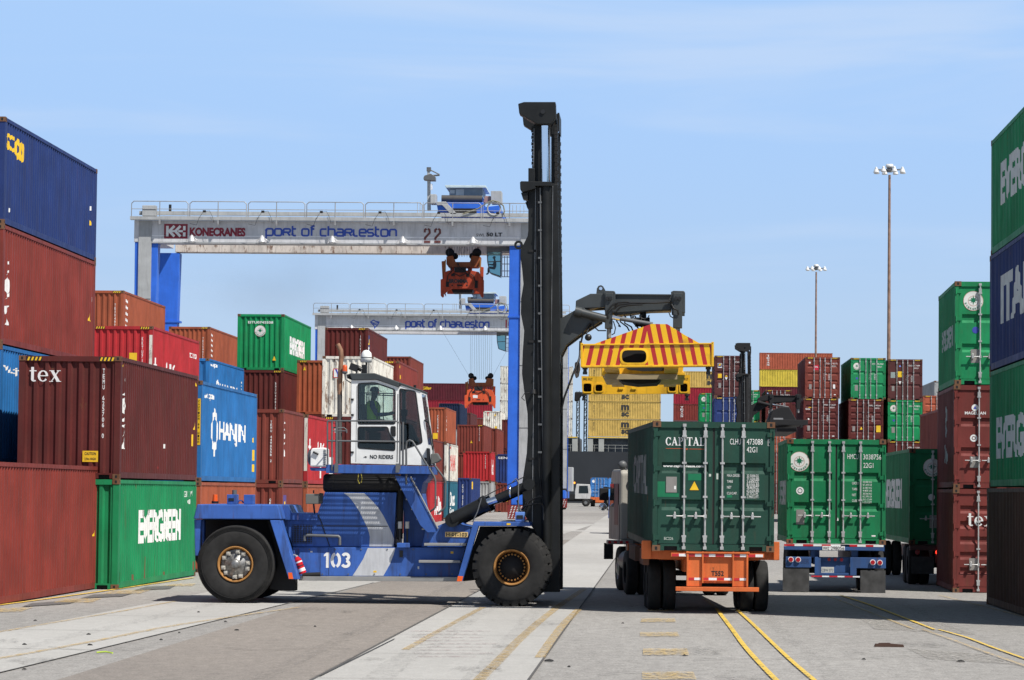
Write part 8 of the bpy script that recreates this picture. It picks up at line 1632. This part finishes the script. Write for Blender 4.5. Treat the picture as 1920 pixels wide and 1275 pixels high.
for x in (1083, 1097):
    b = MB(); X0 = sx(x - 2.5); X1 = sx(x + 2.5); zt = W(x, 735, YS).z + 3
    for xx in (X0, X1): b.box(xx - .07, xx + .07, 1, 1.15, top, zt); b.box(xx - .07, xx + .07, 3, 3.15, top, zt)
    z = top; k = 0
    while z < zt: b.tube([(X0, 1, z), (X1, 1, z + 1.1)], .07, 4); b.tube([(X1, 1, z), (X0, 1, z + 1.1)], .05, 4); b.box(X0, X1, .9, 3, z, z + .08); z += 1.3
    b.build('lashing_bridge', mat('bridge_dark', (.03, .035, .04), .7), SH)
def shipbay(x0, ytop, tiers, hh=None, labels=None):
    L_ = L4; zt = W(x0, ytop, YS).z; n = len(tiers); h = hh or (zt - (zf - 3)) / n; x = sx(x0, ytop)
    for i, (c, lab, f) in enumerate(tiers):
        o_ = container((x, YS + HW + .3, zf - 3 + .03 + i * h), -math.pi / 2, L_, round(h - .03, 3), c, False, lab, GSH, cend=None)
        o_.rotation_euler = (0, 0, -math.pi / 2)
        if f: f(o_)
def f_msc(o):
    k = o['_h']; dk = mat('msc_dark', (.05, .045, .04), .5)
    g = [tgeo('m', 5.55, .54 * k, 1.35, .30 * k, .06), quad(5.4, .47 * k, 7.1, .50 * k), tgeo('sc', 5.6, .16 * k, 1.25, .26 * k, .05)]; mark(o, 'right', g, dk, 'lettering', .02); vtx(o, 'right', 'MSCU 491', .9, .85 * k, .15, .12, dk, .02)
def f_vert(o): vtx(o, 'right', 'TEXAS', 1.2, .9 * o['_h'], .3, .5, white, .02, 1.25)
def f_tri2(o): vtx(o, 'right', 'TRITON', 8, .92 * o['_h'], .24, .35, mat('letter_dark', (.08, .08, .08), .6), .02, 1.25)
# containers lie along the ship: their long side faces the yard
def shipbay2(x0, ytop, tiers): shipbay(x0, ytop, tiers)
shipbay2(1103.5, 688, [('yellow', 'tan yellow container on the ship, lowest of those left of the dark green one', f_msc), ('yellow', 'tan yellow container on the ship with full MSC lettering showing, second tier', f_msc), ('yellow', 'tan yellow container on the ship cut by the spreader, third tier', f_msc), ('yellow', 'tan yellow container on the ship mostly behind the yellow spreader, top tier', f_msc)])
shipbay2(1263, 695.5, [('maroon', 'maroon container on the ship, lowest tier below the brick brown one', None), ('redbrown', 'brick brown container on the ship with vertical white lettering, right of the sky gap', f_vert), ('ship_red', 'crimson container on the ship below the tan one right of the spreader', None), ('yellow', 'tan yellow container on the ship just right of the spreader, top tier', f_msc)])
shipbay2(1424.5, 661, [('brown', 'brown container on the ship lowest below the crimson and yellow ones', None), ('maroon', 'maroon container on the ship second tier below the bright yellow one', None), ('ship_maroon', 'dark crimson container on the ship below the bright yellow one', None), ('yel2', 'bright yellow container on the ship under the brick orange one', None), ('salmon', 'brick orange container on the ship, highest one right of the distant mast', f_vert)])
shipbay2(787, 718, [('brown', 'brown container on the ship, lowest tier behind the left stacks', None), ('ship_red', 'crimson container on the ship, seen under the dark maroon one behind the left stacks', None), ('ship_maroon', 'dark maroon container on the ship behind the cab and the orange spreader', lambda o: tx(o, 'right', 'Glbr', .4, .62 * o['_h'], 1.6, .5, yelw, .04, off=.02))])
shipbay2(938, 686, [('white', 'pale container on the ship, lowest tier left of the blue crane leg', None), ('white', 'pale container on the ship, second tier left of the blue crane leg', None), ('white', 'white container on the ship with vertical TRITON lettering left of the blue crane leg', f_tri2), ('white', 'pale container on the ship, top tier left of the blue crane leg', None)])

# ================================================================ FAINT EXHAUST SMOKE
sm = bpy.data.materials.new('smoke_volume'); sm.use_nodes = True; n, l = sm.node_tree.nodes, sm.node_tree.links; n.remove(n['Principled BSDF'])
pv = n.new('ShaderNodeVolumePrincipled'); pv.inputs['Color'].default_value = (.25, .26, .28, 1); l.new(pv.outputs[0], n['Material Output'].inputs['Volume'])
g_ = n.new('ShaderNodeTexCoord'); ns = n.new('ShaderNodeTexNoise'); ns.inputs['Scale'].default_value = .16; ns.inputs['Detail'].default_value = 5; l.new(g_.outputs['Object'], ns.inputs[0])
ln = n.new('ShaderNodeVectorMath'); ln.operation = 'LENGTH'; dv = n.new('ShaderNodeVectorMath'); dv.operation = 'DIVIDE'; dv.inputs[1].default_value = (7.5, 3.0, 3.0); l.new(g_.outputs['Object'], dv.inputs[0]); l.new(dv.outputs[0], ln.inputs[0])
m1 = n.new('ShaderNodeMapRange'); m1.inputs[1].default_value = .25; m1.inputs[2].default_value = 1; m1.inputs[3].default_value = 1; m1.inputs[4].default_value = 0; l.new(ln.outputs['Value'], m1.inputs[0])
m2_ = n.new('ShaderNodeMapRange'); m2_.inputs[1].default_value = .38; m2_.inputs[2].default_value = .7; m2_.inputs[3].default_value = 0; m2_.inputs[4].default_value = .09; l.new(ns.outputs[0], m2_.inputs[0])
mm_ = n.new('ShaderNodeMath'); mm_.operation = 'MULTIPLY'; l.new(m1.outputs[0], mm_.inputs[0]); l.new(m2_.outputs[0], mm_.inputs[1]); l.new(mm_.outputs[0], pv.inputs['Density'])
b = MB(); b.lathe([(.001, -3)] + [(3 * math.cos(t), 3 * math.sin(t)) for t in [-1.2 + .3 * i for i in range(9)]] + [(.001, 3)], (0, 0, 0), 'Z', 20); b.xf(Matrix.Diagonal((2.5, 1, 1, 1)))
o = b.build('smoke', sm); o.location = W(550, 530, 185); tag(o, 'faint dark exhaust smoke drifting below the crane girder', None, None, 'stuff')
